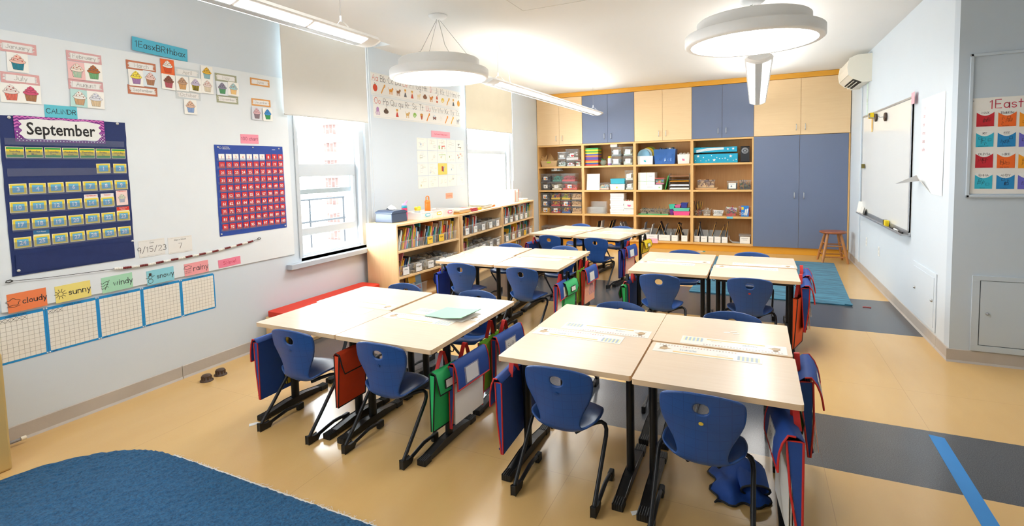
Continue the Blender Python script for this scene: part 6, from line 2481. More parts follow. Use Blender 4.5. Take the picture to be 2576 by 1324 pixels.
# lowest shelf: a bin of books facing outward
M, L_ = BC[0]
MM = M @ T(.22, .03, .142)
bin_(MM, .30, .3, .13, 'clear bin with books facing out on the lowest shelf, tissue box bookcase', GB, None)
for k, (c, cn) in enumerate((('#7fa6c9', 'pale blue'), ('#d9b13c', 'mustard'), ('#c9a86a', 'tan'), ('#5a4a6a', 'violet'))):
    o = MB()
    w, h = .22, .235 - k * .008
    o.box(0, 0, 0, w, .008, h, fl(c, .5))
    MF = frame((0, -.0008, 0), (1, 0, 0), (0, 0, 1))
    if k == 0:
        poly(o, ell(.05, .07, .035, .045), fl('#2c2c30'), 0, MF)
        poly(o, ell(.075, .11, .028, .03), fl('#e8d9c0'), .0003, MF)
        o.rect(.0, .14, .12, .23, .0002, fl('#e0b23c'), MF)
        o.stroke([[(.13, .09), (.2, .095)], [(.13, .075), (.19, .078)], [(.13, .06), (.2, .062)]], .008, fl('#a83a3a'), MF, .0003)
    else:
        o.rect(.02, .03, .18, .2, 0, fl(BCOL[k * 2][1], .5), MF)
    tag(o.build('picture_book', M=MM @ T(.02 + .01 * k, .02 + k * .03, .006) @ Matrix.Rotation(-.12, 4, 'X')), '%s picture book facing out on the lowest shelf of the tissue box bookcase' % cn, 'book', 'books facing out on the lowest shelf')
M, L_ = BC[2]
for k in range(7):
    book(M @ T(.55 + k * .035, .04, .142) @ Matrix.Rotation(.2, 4, 'Y'), .014, .22, .2, rd, nc=BCOL[k + 2], where='loose on the lowest shelf of the farthest low bookcase', group='loose books on the lowest shelf')

# ================================================================ things on top of the low bookcases
M, L_ = BC[0]
SL = mat('#42506a', .3, var=.03)
tb = empty('tissue_box', M @ T(.13, .17, 1.0), 'dark slate blue tissue box cover with a tissue sticking out', 'tissue box')
b = MB()
b.taper(-.01, .0, .235, .25, 0, .105, -.006, SL)
b.build('box', tb, bevel=.008)
b = MB()
b.prism([(-.018, .102), (.243, .102), (.238, .118), (.19, .135), (.035, .135), (-.013, .118)], -.006, .256, SL, frame((0, 0, 0), (1, 0, 0), (0, 0, 1)) @ Matrix.Rotation(0, 4, 'X') @ Matrix.Scale(-1, 4, (0, 0, 1)))
b.build('lid', tb, bevel=.006)
b = MB()
v = []
rd = random.Random(6)
for i in range(7):
    for j in range(3):
        v.append((.06 + i * .02 + rd.uniform(-.006, .006), .10 + j * .03, .135 + (.055 - abs(i - 3) * .01 if j == 1 else .0) + rd.uniform(0, .012)))
b.add(v, [(i * 3 + j, i * 3 + 3 + j, i * 3 + 4 + j, i * 3 + 1 + j) for i in range(6) for j in range(2)], WHITE, True)
b.build('tissue', tb)


def bottle(M, c1, c2, c3, label, h, r, kind):
    o = empty('water_bottle', M, label, 'bottle')
    b = MB()
    b.lathe([(r * .92, 0), (r, .006), (r, h * .68), (r * .92, h * .72)], mat(c1, .35), 24)
    b.build('body', o)
    b = MB()
    b.lathe([(r * .95, h * .72), (r * .97, h * .74), (r * .95, h * .85), (r * .6, h * .9)], mat(c2, .35), 24)
    b.build('cap', o)
    b = MB()
    if kind == 'loop':
        b.tube([(-r * .8, 0, h * .85), (-r * .75, 0, h * 1.05), (-r * .3, 0, h * 1.1), (r * .3, 0, h * 1.1), (r * .75, 0, h * 1.05), (r * .8, 0, h * .85)], r * .2, mat(c3, .35), 8)
    else:
        b.tube([(0, 0, h * .88), (r * .5, 0, h * .98), (r * 1.5, .0, h * 1.12)], r * .3, mat(c3, .35), 8)
        b.lathe([(r * .8, h * .88), (r * .7, h * .98), (.001, h)], mat(c3, .35), 16)
    b.build('carry_loop' if kind == 'loop' else 'spout', o)


bottle(M @ T(.43, .26, 1.001), '#d33a6a', '#2f9ab0', '#f09ac4', 'pink water bottle with a teal and pink flip cap behind the tissue box', .2, .034, 'spout')
BK = clear('#fbfbfa', .45, .3)
MB_ = M @ T(.485, .05, 1.001)
for k, (c, n_) in enumerate((('#3fb9cf', 'teal'), ('#f2cf3a', 'yellow'), ('#e8567f', 'pink'))):
    r = empty('plastic_basket', MB_ @ T(k * .22, 0, 0), 'low white basket with a %s oval tag on the bookcase top' % n_, 'basket', 'plastic baskets')
    b = MB()
    b.taper(0, 0, .212, .30, 0, .085, .012, BK, open_top=True)
    b.box(-.004, -.004, .078, .216, 0, .088, WHITE)
    b.box(-.004, .30, .078, .216, .304, .088, WHITE)
    b.box(-.004, 0, .078, 0, .3, .088, WHITE)
    b.box(.212, 0, .078, .216, .3, .088, WHITE)
    b.build('tub', r)
    b = MB()
    b.prism(rrect(-.045, -.018, .045, .018, .017), 0, .004, fl(c), frame((.12, .004, .05), (1, 0, 0), (0, .15, .99)))
    b.prism(rrect(-.034, -.010, .034, .010, .009), .004, .005, WHITE, frame((.12, .004, .05), (1, 0, 0), (0, .15, .99)))
    b.build('name_tag', r)
bottle(MB_ @ T(.235 + .08, .16, .004), '#ee8328', '#ee8328', '#ee8328', 'bright orange water bottle with a carry loop standing in a basket', .235, .036, 'loop')
o = empty('toddler_cup', MB_ @ T(.1, .14, .004), 'clear cup with a chunky yellow lid standing in the teal tagged basket', 'cup')
b = MB()
b.lathe([(.028, 0), (.034, .1)], clear('#e9f2f4', .25, .1), 18)
b.build('cup', o)
b = MB()
b.lathe([(.038, .1), (.04, .118), (.02, .13), (.0, .132)], fl('#f3cf2e', .4), 18, caps=False)
for a in (-.03, .03):
    b.lathe([(.001, 0), (.02, .008), (.018, .03), (.001, .036)], fl('#f3cf2e', .4), 12, T(a, 0, .112))
b.build('lid', o)
M, L_ = BC[1]
rd = random.Random(14)


def pile(M, w, d, n, t, cols, nm, label, group, cat='paper'):
    for k in range(n):
        b = MB()
        b.box(0, 0, 0, w, d, t * .92, fl(cols[k % len(cols)], .7))
        tag(b.build(nm, M=M @ T(rd.uniform(-.01, .01), rd.uniform(-.01, .01), .001 + k * t) @ Matrix.Rotation(rd.uniform(-.06, .06), 4, 'Z')), label if n == 1 else label % ('topmost' if k == n - 1 else ORDN[k]), cat, group)


pile(M @ T(.02, .05, 1.0), .33, .25, 7, .0075, ['#f0b23a', '#e9c27f', '#e3b06a', '#ecd4a8', '#d9b48a', '#f3ead6', '#efe2c8'], 'paper_folder', 'manila folder, %s of the untidy pile on the bookcase top', 'manila folder pile', 'folder')
pile(M @ T(.40, .05, 1.0), .18, .24, 4, .011, ['#b03a4c', '#c4485a', '#d9667a', '#cf5a4c'], 'red_folder', 'red folder, %s of the small pile beside the manila pile', 'red folder pile', 'folder')
pile(M @ T(.62, .06, 1.0), .11, .2, 2, .02, ['#efc62c', '#f3d34a'], 'yellow_pad', 'yellow pad, %s of two between red folders and white booklets', 'yellow pads', 'notepad')
pile(M @ T(.88, .08, 1.0), .26, .24, 6, .009, ['#e9e7e2', '#dad7d0', '#efeeea'], 'white_booklet', 'white booklet, %s of the neat pile on the middle bookcase', 'white booklet pile', 'booklet')
pile(M @ T(1.2, .1, 1.0), .12, .1, 1, .03, ['#e07a3a'], 'orange_box', 'tiny orange box beside the white booklets', None, 'box')
M, L_ = BC[2]
r = empty('acrylic_bin', M @ T(.75, .1, 1.001), 'clear acrylic bin with upright white and orange booklets under the second window', 'bin')
b = MB()
b.taper(0, 0, .3, .28, 0, .17, .0, CP_, open_top=True)
b.build('tub', r)
for k in range(9):
    o = MB()
    o.box(0, 0, 0, .018, .2, .2, fl(['#f0eeea', '#e8e6e0', '#f3f1ec', '#e9733a', '#efece6'][k % 5], .6))
    tag(o.build('slim_booklet', M=M @ T(.77 + k * .029, .14, 1.006)), '%s slim booklet, %s from the near end in the clear acrylic bin' % ('orange' if k % 5 == 3 else 'white', ('first', 'second', 'third', 'fourth', 'fifth', 'sixth', 'seventh', 'eighth', 'ninth')[k]), 'booklet', 'booklets in the acrylic bin')
pile(M @ T(1.12, .1, 1.0), .22, .26, 3, .012, ['#f1efea', '#e4dccb'], 'white_booklet', 'white booklet, %s of the pile ending the last bookcase', 'end booklet pile', 'booklet')
# ================================================================ name strips and papers on the desks
LAM = mat('#f3f2ec', .3, var=.01)
OR1, BL1, YL1, BRN = fl('#f3cf8c', .4), fl('#a9bccf', .4), fl('#f3ecc0', .4), fl('#b0946f', .4)
SCRIPT = {(1, 'near left'): 'Maddy C', (1, 'near right'): 'Isabella', (1, 'far left'): 'Nora', (1, 'far right'): 'Abigail'}
for (g, w_), M in DESK.items():
    m = MB()
    w, h = .515, .125
    m.box(0, 0, 0, w, h, .0008, LAM)
    poly(m, ell(.05, .055, .022, .024, 10), BRN, .001)
    poly(m, [(.03, .04), (.0, .03) if False else (.022, .03), (.09, .055), (.05, .075)], fl('#c9ac86', .4), .0012)
    poly(m, ell(.052, .085, .013, .012, 10), fl('#8c7455', .4), .0013)
    m.rect(.10, .014, .385, .03, .001, OR1)
    rd = random.Random(str(g) + w_)
    for k in range(26):
        x = .02 + k * .0148
        m.rect(x, .100, x + .008, .108, .001, fl(['#c9b7a6', '#b7a08c', '#cfc7be', '#c98a80'][rd.randint(0, 3)], .4))
        m.rect(x + .001, .112, x + .007, .117, .001, fl('#b9b9b6', .4))
    if (g, w_) in SCRIPT:
        m.write(SCRIPT[g, w_], .018, .0022, mat('#8ba3bb', .5), None, .17, .05, .0012)
    for k in range(5):
        m.rect(.405 + k * .02, .012, .416 + k * .02, .07, .001, BL1)
        m.rect(.416 + k * .02, .012, .425 + k * .02, .07, .001, YL1)
    m.stroke([ell(.335, .048, .025, .008) + [(.36, .048)]], .002, fl('#b7a497', .4), None, .001)
    tag(m.build('name_strip', M=M @ T(.022, DD - .137, DH + .0004)), 'laminated name strip with ruler on the %s desk, %s' % (w_, CLUS[g]), 'name strip', 'name strips on the desks')
p = at(1142, 793, z=DH)
o = MB()
GRF = fl('#a5e6bb', .6)
o.add([(-.15, -.11, .001), (.15, -.11, .001), (.15, .11, .001), (-.15, .11, .001)], [(0, 1, 2, 3)], PAPER)
o.add([(-.155, -.115, .004), (.02, -.115, .010), (.15, -.115, .03), (.15, .115, .034), (.02, .115, .013), (-.155, .115, .004)], [(0, 1, 4, 5), (1, 2, 3, 4)], GRF, True)
o.add([(-.155, -.115, .003), (.02, -.115, .008), (.15, -.115, .024), (.15, .115, .03), (.02, .115, .011), (-.155, .115, .003)], [(0, 1, 4, 5), (1, 2, 3, 4)], PAPER, True)
o.add([(-.155, -.115, .0005), (.13, -.1, .0005), (.13, .115, .0005), (-.155, .115, .0005)], [(0, 1, 2, 3)], GRF)
tag(o.build('paper_folder', M=T(p.x, p.y, DH + .002, -.12)), 'mint green paper folder lying half open on the desks beside the red bench', 'folder')
p = at(1600, 572, z=DH)
o = MB()
o.box(-.06, -.05, 0, .06, .05, .001, fl('#a9dcc0'))
tag(o.build('paper_slip', M=T(-1.72, 7.6, DH + .001, .2)), 'small mint paper slip on the far desks before the storage wall', 'paper')
p = at(1835, 838, z=DH)
o = MB()
for a, c in ((-.03, .0), (.01, .012), (.015, -.02)):
    o.box(a, c, 0, a + .035, c + .012, .0006, WHITE)
tag(o.build('tape_scrap', M=T(p.x, p.y, DH + .0004, .3)), 'white tape scraps stuck to the far right desk nearest the camera', 'tape')
for u_, v_, s_, lb in ((637, 1068, .03, 'white paper scrap on the floor beside the chair by the red bench'), (1597, 1291, .022, 'white paper sliver on the floor between the front desk legs'), (1992, 1207, .016, 'white paper crumb on the floor under the hanging bags')):
    p = at(u_, v_, z=0)
    o = MB()
    o.prism([(-s_, -s_ * .5), (s_ * 1.3, -s_ * .7), (s_ * .9, s_ * .3), (-s_ * .6, s_ * .7)], .0005, .002, WHITE)
    tag(o.build('paper_scrap', M=T(p.x, p.y, 0, s_ * 40)), lb, 'paper', 'paper scraps on the floor')
TAPE = mat('#2f86cf', .5, var=.03)
o = MB()
o.prism([(.915, 3.60), (.985, 3.585), (.955, 2.2), (.885, 2.2)], .0005, .0015, TAPE)
tag(o.build('floor_tape', M=T(0, 0, 0)), 'strip of blue tape stuck across the dark floor band', 'tape')
p = at(1765, 632.5, z=.006)
o = MB()
o.cyl((-.07, 0, .006), (.02, 0, .006), .006, WHITE, 10)
o.cyl((.02, 0, .006), (.065, 0, .006), .0065, fl('#2fa3ad', .4), 10)
tag(o.build('whiteboard_marker', M=T(-.865, 9.70, 0, .05)), 'white marker with a teal cap on the floor before the shelves', 'marker')
o = MB()
o.tube([(-.035, .0, .004), (0, .008, .004), (.04, -.004, .004)], .004, fl('#d23a35', .5), 6)
p = at(2180, 774, z=0)
tag(o.build('red_string', M=T(p.x, p.y, 0)), 'tiny red string piece on the floor beside the teal rug', 'string')

# ================================================================ bags hanging on the desks
NAVYB = mat('#1f4c9e', .7, var=.08, scale=40, bump=.12, bscale=500)
REDP = mat('#d22a26', .6, var=.05)
PVC2 = clear('#f6f6f8', .14, .1)
PEACH = fl('#f2b49a', .6)
BPIPE = mat('#16171a', .6)


def strap(m, x, y0, y1, w, mt, z=0, lean=0.0):
    pts = [(x - .05, y0, z), (x - .03, (y0 + y1) / 2, z + .004), (x - .008 + lean, y1, z + .006), (x + .008 + lean, y1, z + .006), (x + .03, (y0 + y1) / 2, z + .004), (x + .05, y0, z)]
    v = []
    for a, b, c in pts:
        v += [(a, b, c - w / 2), (a, b, c + w / 2)]
    m.add(v, [(2 * i, 2 * i + 1, 2 * i + 3, 2 * i + 2) for i in range(5)], mt)
    m.add([(a + .0025, b - .001, c) for a, b, c in v], [(2 * i, 2 * i + 2, 2 * i + 3, 2 * i + 1) for i in range(5)], mt)


def clear_bag(M, label, card='', w=.33, h=.37, art=None, flare=.035, flap=.13, papers=PAPER, pm=REDP, t=.05):
    """Navy book bag with a clear front: local x across, y up with the hanging point at 0, z outwards."""
    r = empty('hanging_book_bag', M, label, 'bag', 'book bags on the desks')
    y1, y0 = -.09, -.09 - h
    b = MB()
    b.box(-w / 2, y0, -.004, w / 2, y1, .0, NAVYB)
    for s_ in (-1, 1):
        x = s_ * w / 2
        b.add([(x, y0, 0), (x, y1, 0), (x, y1, flare), (x, y0, .012)], [(0, 1, 2, 3)], NAVYB if not art else fl('#b0483a'))
    b.add([(-w / 2, y0, 0), (w / 2, y0, 0), (w / 2, y0 + .025, t * .5), (-w / 2, y0 + .025, t * .5)], [(0, 1, 2, 3)], NAVYB)
    b.build('back_panel', r)
    b = MB()
    rd = random.Random(label)
    for k in range(5):
        z = .006 + k * (flare - .012) / 5
        b.box(-w / 2 + .012 + rd.uniform(0, .006), y0 + .02, z, w / 2 - .014 - rd.uniform(0, .006), y1 - .03 + rd.uniform(-.03, .0), z + .003, [fl('#c98a5a'), fl('#b0573f'), PAPER, fl('#e9e2d4'), papers][k])
    if art:
        MA = T(0, (y0 + y1) / 2, .006 + 4 * (flare - .012) / 5 + .0036)
        c = fl('#9a7fb0')
        poly(b, ell(.04, .06, .035, .045), c, 0, MA)
        for k in range(6):
            b.stroke([[(.02 + k * .008, .03), (-.01 + k * .024, -.02), (-.03 + k * .03, -.06 - .01 * (k % 2)), (-.015 + k * .03, -.09)]], .009, c, MA, .0003)
        b.stroke([ell(-.08, .03, .022, .03) + [(-.058, .03)], ell(-.09, -.06, .02, .026) + [(-.07, -.06)]], .004, fl('#d98a76'), MA, .0003)
        b.write('Homework', .016, .003, WHITE, MA, -.03, .13, .0003)
    b.build('papers', r)
    b = MB()
    b.add([(-w / 2, y0 + .02, .014), (w / 2, y0 + .02, .014), (w / 2, y1 - .01, flare + .004), (-w / 2, y1 - .01, flare + .004)], [(0, 1, 2, 3)], PVC2)
    b.build('clear_front', r)
    R_ = .0045
    for s_ in (-1, 1):
        b = MB()
        b.tube([(s_ * w / 2, y1, 0), (s_ * w / 2, y1, flare), (s_ * w / 2, y1 - h * .5, flare * .6 + .008), (s_ * w / 2, y0, .01), (s_ * w / 2, y0, 0), (s_ * w / 2, y1, 0)], R_, pm, 6)
        b.build('red_piping', r)
    b = MB()
    n = 6
    v = []
    for i in range(n + 1):
        q = i / n
        z = -.002 + (flare + .03) * math.sin(min(1, q * 1.3) * PI / 2) * (1 if q < .8 else 1.02)
        y = y1 + .025 * math.sin(q * PI) * (1 - q) * 2 - flap * max(0, q - .3) / .7
        v += [(-w / 2 - .006, y, z), (w / 2 + .006, y, z)]
    b.add(v, [(2 * i, 2 * i + 1, 2 * i + 3, 2 * i + 2) for i in range(n)], NAVYB, True)
    b.add([(a, c + .002, d - .003) for a, c, d in v], [(2 * i, 2 * i + 2, 2 * i + 3, 2 * i + 1) for i in range(n)], NAVYB, True)
    b.tube([v[2 * n], v[2 * n + 1]], R_, pm, 6)
    b.tube([v[2 * i] for i in range(1, n + 1)], R_, pm, 6)
    b.tube([v[2 * i + 1] for i in range(1, n + 1)], R_, pm, 6)
    b.build('flap', r)
    a_, c_ = Vector(v[2 * 3]), Vector(v[2 * n])
    d = (c_ - a_)
    up = -d.normalized()
    MF = frame(((0 if not card else -.02), (a_.y + c_.y) / 2, (a_.z + c_.z) / 2), (1, 0, 0), up) @ T(0, 0, .004)
    b = MB()
    b.box(-.075, -.05, 0, .075, .05, .001, PVC2, MF)
    b.box(-.062, -.043, .001, .062, .043, .002, WHITE, MF)
    if card:
        b.write(card, .034, .003, mat('#8b8f98', .7), MF, 0, -.012, .0026)
    b.build('name_card', r)
    b = MB()
    strap(b, 0, y1 - .01, -.005, .026, pm, -.004)
    b.build('strap', r)
    return r


def pouch(M, label, col, w=.24, h=.34, flap=.11, sm=BPIPE, win=True, pipe=BPIPE, tuck=.03):
    r = empty('hanging_pouch_bag', M, label, 'bag', 'fabric pouches on the desks')
    cm = mat(col, .65, var=.06, scale=40, bump=.1, bscale=500)
    y1, y0 = -.11, -.11 - h
    b = MB()
    t = .035
    b.add([(-w / 2, y0, .01), (w / 2, y0, .01), (w / 2, y1, t), (-w / 2, y1, t), (-w / 2, y0, -.004), (w / 2, y0, -.004), (w / 2, y1, -.004), (-w / 2, y1, -.004)],
          [(0, 1, 2, 3), (5, 4, 7, 6), (4, 0, 3, 7), (1, 5, 6, 2), (4, 5, 1, 0)], cm)
    b.build('body', r)
    b = MB()
    for s_ in (-1, 1):
        b.tube([(s_ * w / 2, y1, t), (s_ * w / 2, y0, .01)], .004, pipe, 6)
        b.tube([(s_ * w / 2, y1, -.004), (s_ * w / 2, y0, -.004)], .004, pipe, 6)
    b.tube([(-w / 2, y0, .01), (w / 2, y0, .01)], .004, pipe, 6)
    b.build('piping', r)
    if flap:
        b = MB()
        pts = [(y1, -.004), (y1 + .02, .012), (y1 + .012, t + .008), (y1 - flap * .5, t + .026), (y1 - flap, t + .02)]
        v = []
        for i, (y, z) in enumerate(pts):
            k = 1.0 if i < 4 else .78
            v += [(-w / 2 * k - .004, y, z), (w / 2 * k + .004, y, z)]
        b.add(v, [(2 * i, 2 * i + 1, 2 * i + 3, 2 * i + 2) for i in range(4)], cm, True)
        b.add([(a, c, d - .003) for a, c, d in v], [(2 * i, 2 * i + 2, 2 * i + 3, 2 * i + 1) for i in range(4)], cm, True)
        b.tube([v[2], v[4], v[6], v[8], v[9], v[7], v[5], v[3]], .004, pipe, 6)
        b.build('flap', r)
        if win:
            b = MB()
            MF = frame((0, y1 - flap * .5, t + .029), (1, 0, 0), (0, .99, -.1))
            b.box(-.05, -.026, 0, .05, .026, .003, pipe, MF)
            b.box(-.043, -.02, .003, .043, .02, .004, WHITE, MF)
            b.build('name_window', r)
    b = MB()
    strap(b, 0, y1, -.005, .024, sm, 0)
    b.build('strap', r)
    return r


def hang(g, w_, yl, dz=0, out=.0, yaw=0, tilt=0, flip=False):
    """A hanging point at the outer side of a desk; flip turns the bag's front inwards."""
    D = DESK[(g, w_)]
    side = w_.split()[1]
    near = w_.startswith('near')
    right = (side == 'right') == near                                # desk-local +x side?
    x = DW - .01 + out if right else .01 - out
    F_ = frame((x, yl, DH - .05 + dz), (0, 1, 0) if right else (0, -1, 0), (0, 0, 1))
    M = D @ F_ @ Matrix.Rotation(yaw, 4, 'Y') @ Matrix.Rotation(tilt, 4, 'X')
    return M @ Matrix.Rotation(PI, 4, 'Y') if flip else M


CB = 'navy book bag with clear front '
pouch(hang(2, 'near right', .14, .0, -.02, -.12), 'bright green pouch at the front corner of the desks beside the red bench', '#1fb765', w=.20, h=.32, sm=REDP)
clear_bag(hang(2, 'near right', .31, .0, .03, -.05), CB + 'and speckled card, hanging near the bench cluster corner', ' ', h=.36)
pouch(hang(2, 'far right', DD - .16, .02, .0), 'lime green bag with red and pink straps on the desks beside the bench', '#86c63c', w=.30, h=.33, flap=.0, sm=REDP, pipe=mat('#c43a78', .6))
clear_bag(hang(2, 'far right', DD - .26, .0, .055, -.06), CB + 'and a card reading Soft, beside the lime bag', 'Soft', h=.37)
pouch(hang(2, 'near left', .30, -.02, -.02), 'yellow pouch behind the left chair at the bench cluster', '#e8c52c', w=.22, h=.30, win=False)
clear_bag(hang(2, 'near left', .17, .0, .01), CB + 'showing red edges behind the leftmost front chair', '', h=.38)
pouch(hang(2, 'near left', .05, .01, .0, 0, 0) if False else (DESK[(2, 'near left')] @ frame((DW - .03, .14, DH - .03), (0, 1, 0), (0, 0, 1))), 'orange red pouch between the two front desks beside the bench', '#e0471f', w=.24, h=.32, win=False)
clear_bag(hang(1, 'near left', .16, .0, .0, .05), CB + 'and red piping, left end of the nearest cluster', '', h=.38)
pouch(hang(1, 'near left', .40, .02, -.03), 'second navy pouch behind the red piped bag, nearest cluster', '#1f3f8c', w=.26, h=.34, win=False)
clear_bag(hang(1, 'near right', .10, .02, -.015, .12, 0, True), CB + 'and a card reading Isa at the nearest right corner', 'Isa', flare=.06, h=.42)
pouch(hang(1, 'near right', .36, .02, -.03), 'lime green pouch deep under the right end of the nearest cluster', '#5fae3a', w=.20, h=.30, win=False, sm=REDP)
clear_bag(hang(1, 'far right', DD - .10, .045, .03, -.05, -.12), CB + 'and a card reading Abigail, flap spread wide', 'AbiPA', flare=.06, papers=PEACH)
clear_bag(hang(3, 'near right', .10, -.01, -.01), CB + 'half hidden by the green pouch at the bookcase cluster', '', h=.36)
pouch(hang(3, 'near right', .20, .0, .03, -.1), 'mint green pouch with a white window at the bookcase cluster', '#3dbd72', w=.26, h=.36)
pouch(hang(3, 'far right', DD - .20, .02, .0), 'lime bag with pink and red straps at the bookcase cluster', '#9ccf3f', w=.28, h=.34, flap=.0, sm=REDP, pipe=mat('#7a4a2a', .6))
clear_bag(hang(3, 'far right', DD - .24, .0, .06, -.06), CB + 'and an octopus picture on peach paper inside', ' ', art=True, papers=PEACH)
pouch(hang(3, 'near left', .18, .0, .02), 'royal blue pouch at the left end of the bookcase cluster', '#2449c9', w=.24, h=.34, win=False)
clear_bag(hang(3, 'near left', .36, .0, .03), CB + 'behind the royal blue pouch by the bookcases', '')
pouch(hang(4, 'near left', .10, .0, .03), 'green pouch with black edges at the left end of the teal rug cluster', '#1fae5f', w=.22, h=.30, win=False)
clear_bag(hang(4, 'near left', .22, .0, .01), CB + 'at the left end of the teal rug cluster', '')
pouch(hang(4, 'near right', .20, .0, .0, -.3), 'orange pouch at the right end of the desks by the teal rug', '#ec5a1f', w=.26, h=.42, flap=.0, sm=REDP)
clear_bag(hang(4, 'near right', .34, .05, .03, -.05, -.06), CB + 'behind the orange pouch by the teal rug', '', flare=.06, papers=PEACH)
clear_bag(hang(4, 'far right', DD - .1, .07, .045, -.05, -.08), CB + 'second behind the orange pouch by the teal rug', '', flare=.06)
pouch(hang(5, 'near right', .12, .0, .0), 'dark navy pouch at the right end of the farthest cluster', '#23338c', w=.22, h=.36, win=False)
clear_bag(hang(5, 'near right', .26, .0, .03), CB + 'and peach papers at the farthest cluster', ' ', papers=PEACH)
pouch(hang(5, 'far right', DD - .3, .02, .02), 'sunny yellow pouch with a white window at the farthest cluster', '#f0cf1f', w=.28, h=.16, flap=.09)
clear_bag(hang(5, 'near left', .16, -.02, .02), CB + 'at the left end of the farthest cluster', '')

# ---- soft blue pouch dropped on the floor
FB = mat('#1a4a9c', .7, var=.1, scale=20, bump=.15, bscale=400)
r = empty('fabric_pouch', T(-.07, 2.70, 0, .25), 'crumpled blue cloth pouch with black edging on the floor under a desk', 'pouch')
b = MB()
n = 16
v = []
rd = random.Random(12)
for j in range(n + 1):
    for i in range(n + 1):
        x, y = (i / n - .5) * .24, (j / n - .5) * .40
        e = min(i, n - i, j, n - j) / (n / 2)
        bx = .018 * math.sin(j * 1.1) * (abs(i - 8) / 8)
        z = .006 + (.022 + .075 * max(0, 1 - ((x - .03) / .09) ** 2) * max(0, 1 - ((y - .03) / .17) ** 2)) * min(1, e * 2.2) + .018 * math.sin(x * 46 + y * 21) * min(1, e * 2) + rd.uniform(0, .005)
        v.append((x + bx + .12 * y, y + .016 * math.sin(i * .9), max(.004, z)))
b.add(v, [(j * 17 + i, j * 17 + i + 1, j * 17 + i + 18, j * 17 + i + 17) for j in range(n) for i in range(n)], FB, True)
b.add([(a, c, .002) for a, c, d in v], [(j * 17 + i, j * 17 + i + 17, j * 17 + i + 18, j * 17 + i + 1) for j in range(n) for i in range(n)], FB)
b.build('body', r)
b = MB()
rim = [v[i] for i in range(17)] + [v[j * 17 + 16] for j in range(1, 17)] + [v[16 * 17 + i] for i in range(15, -1, -1)] + [v[j * 17] for j in range(15, -1, -1)]
b.tube(rim, .0045, BPIPE, 6)
b.build('edging', r)
b = MB()
vv = []
for i in range(17):
    a = i / 16 * 2 * PI
    q = .065 * math.cos(a)
    vv += [(.05 + q, -.14 - .02 * math.sin(a), .045 + .038 * math.sin(a)), (.06 + q * 1.1, .0, .06 + .045 * math.sin(a))]
b.add(vv, [(2 * i, 2 * i + 1, 2 * i + 3, 2 * i + 2) for i in range(16)], FB, True)
b.tube([vv[2 * i] for i in range(17)], .0055, BPIPE, 6)
b.build('flap', r)
# ================================================================ whiteboard wall and the projecting wall
WBS = mat('#eceeec', .18, var=.01, scale=2)
ALU = mat('#b9bdc2', .35, metal=.7)
wy0, wy1, wz0, wz1 = 6.17, 8.69, .86, 2.19
M = on_right(wy1, wz0)
W_ = wy1 - wy0
H_ = wz1 - wz0
wbd = empty('hanging_whiteboard', M, 'large white marker board with a metal frame on the right wall', 'whiteboard')
b = MB()
b.box(0, 0, .001, W_, H_, .016, WBS)
b.build('writing_surface', wbd)
b = MB()
for a, c, d, e in ((0, H_ - .022, W_, H_), (0, 0, .02, H_), (W_ - .02, 0, W_, H_), (0, 0, W_, .02)):
    b.box(a, c, .001, d, e, .024, ALU)
b.build('frame', wbd, bevel=.003)
b = MB()
b.box(0, -.025, .001, W_, .0, .02, ALU)
b.box(0, -.03, .001, W_, -.022, .075, ALU)
b.box(0, -.03, .07, W_, -.012, .078, ALU)
b.build('marker_tray', wbd, bevel=.002)


def stick(u, v, n=.03):
    p = at(u, v, x=XR - n)
    return on_right(p.y, p.z, n)


b = MB()
b.box(-.045, -.1, 0, .045, .1, .001, fl('#f3cf8f'))
for k in range(4):
    b.stroke([[(-.03 + k * .018, .06), (-.02 + k * .018, -.05 - .01 * k)]], .008, fl(['#ee8a3a', '#e8b53a', '#d9702f', '#f0a64f'][k]), None, .0014)
tag(b.build('hanging_drawing', M=stick(2194, 312, .02)), 'small orange drawing clipped to the whiteboard', 'drawing')
b = MB()
b.box(-.06, -.035, 0, .06, .035, .04, fl('#f2d21f', .4))
b.box(-.02, -.03, .04, .06, .03, .044, fl('#3a3a2a', .4))
tag(b.build('hanging_clip', M=stick(2196, 291, .022), bevel=.003), 'yellow magnetic clip at the top of the whiteboard', 'clip')
for u_, v_, lb in ((2205, 296, 'black magnetic hook closer to the yellow clip'), (2229, 294, 'black magnetic hook farther from the yellow clip')):
    b = MB()
    b.lathe([(.05, 0), (.05, .014), (.044, .018)], mat('#3c2c22', .4), 24)
    b.tube([(0, 0, .018), (0, .0, .06), (0, .012, .075), (0, .03, .072)], .005, STEEL, 8)
    tag(b.build('hanging_hook', M=stick(u_, v_, .022)), lb, 'hook', 'magnetic hooks on the whiteboard')
b = MB()
b.box(-.055, -.055, 0, .055, .055, .001, fl('#f7b3bf'))
tag(b.build('hanging_note', M=stick(2297, 247, .028)), 'pink sticky note on the upper corner of the whiteboard', 'note')
b = MB()
b.box(-.04, -.03, 0, .04, .03, .03, fl('#6a5f1f', .5))
tag(b.build('hanging_magnet', M=stick(2174, 418, .026), bevel=.003), 'dark olive magnet on the far edge of the whiteboard', 'magnet')
p = at(2180, 528, x=XR - .06)
b = MB()
for k, (a, lean, w, h) in enumerate(((0, .0, .2, .09), (-.12, .5, .12, .16), (.22, -.3, .16, .08))):
    MM = Matrix.Translation((a, 0, .0)) @ Matrix.Rotation(lean, 4, 'Y') @ Matrix.Rotation(-.2, 4, 'X')
    b.box(-w / 2, 0, 0, w / 2, h, .001, PAPER, MM)
tag(b.build('hanging_leaflet', M=on_right(8.50, wz0 - .02, .045)), 'white leaflets standing on the far end of the marker tray', 'paper')
b = MB()
b.box(-.055, 0, 0, -.012, .065, .04, mat('#1d1e22', .7))
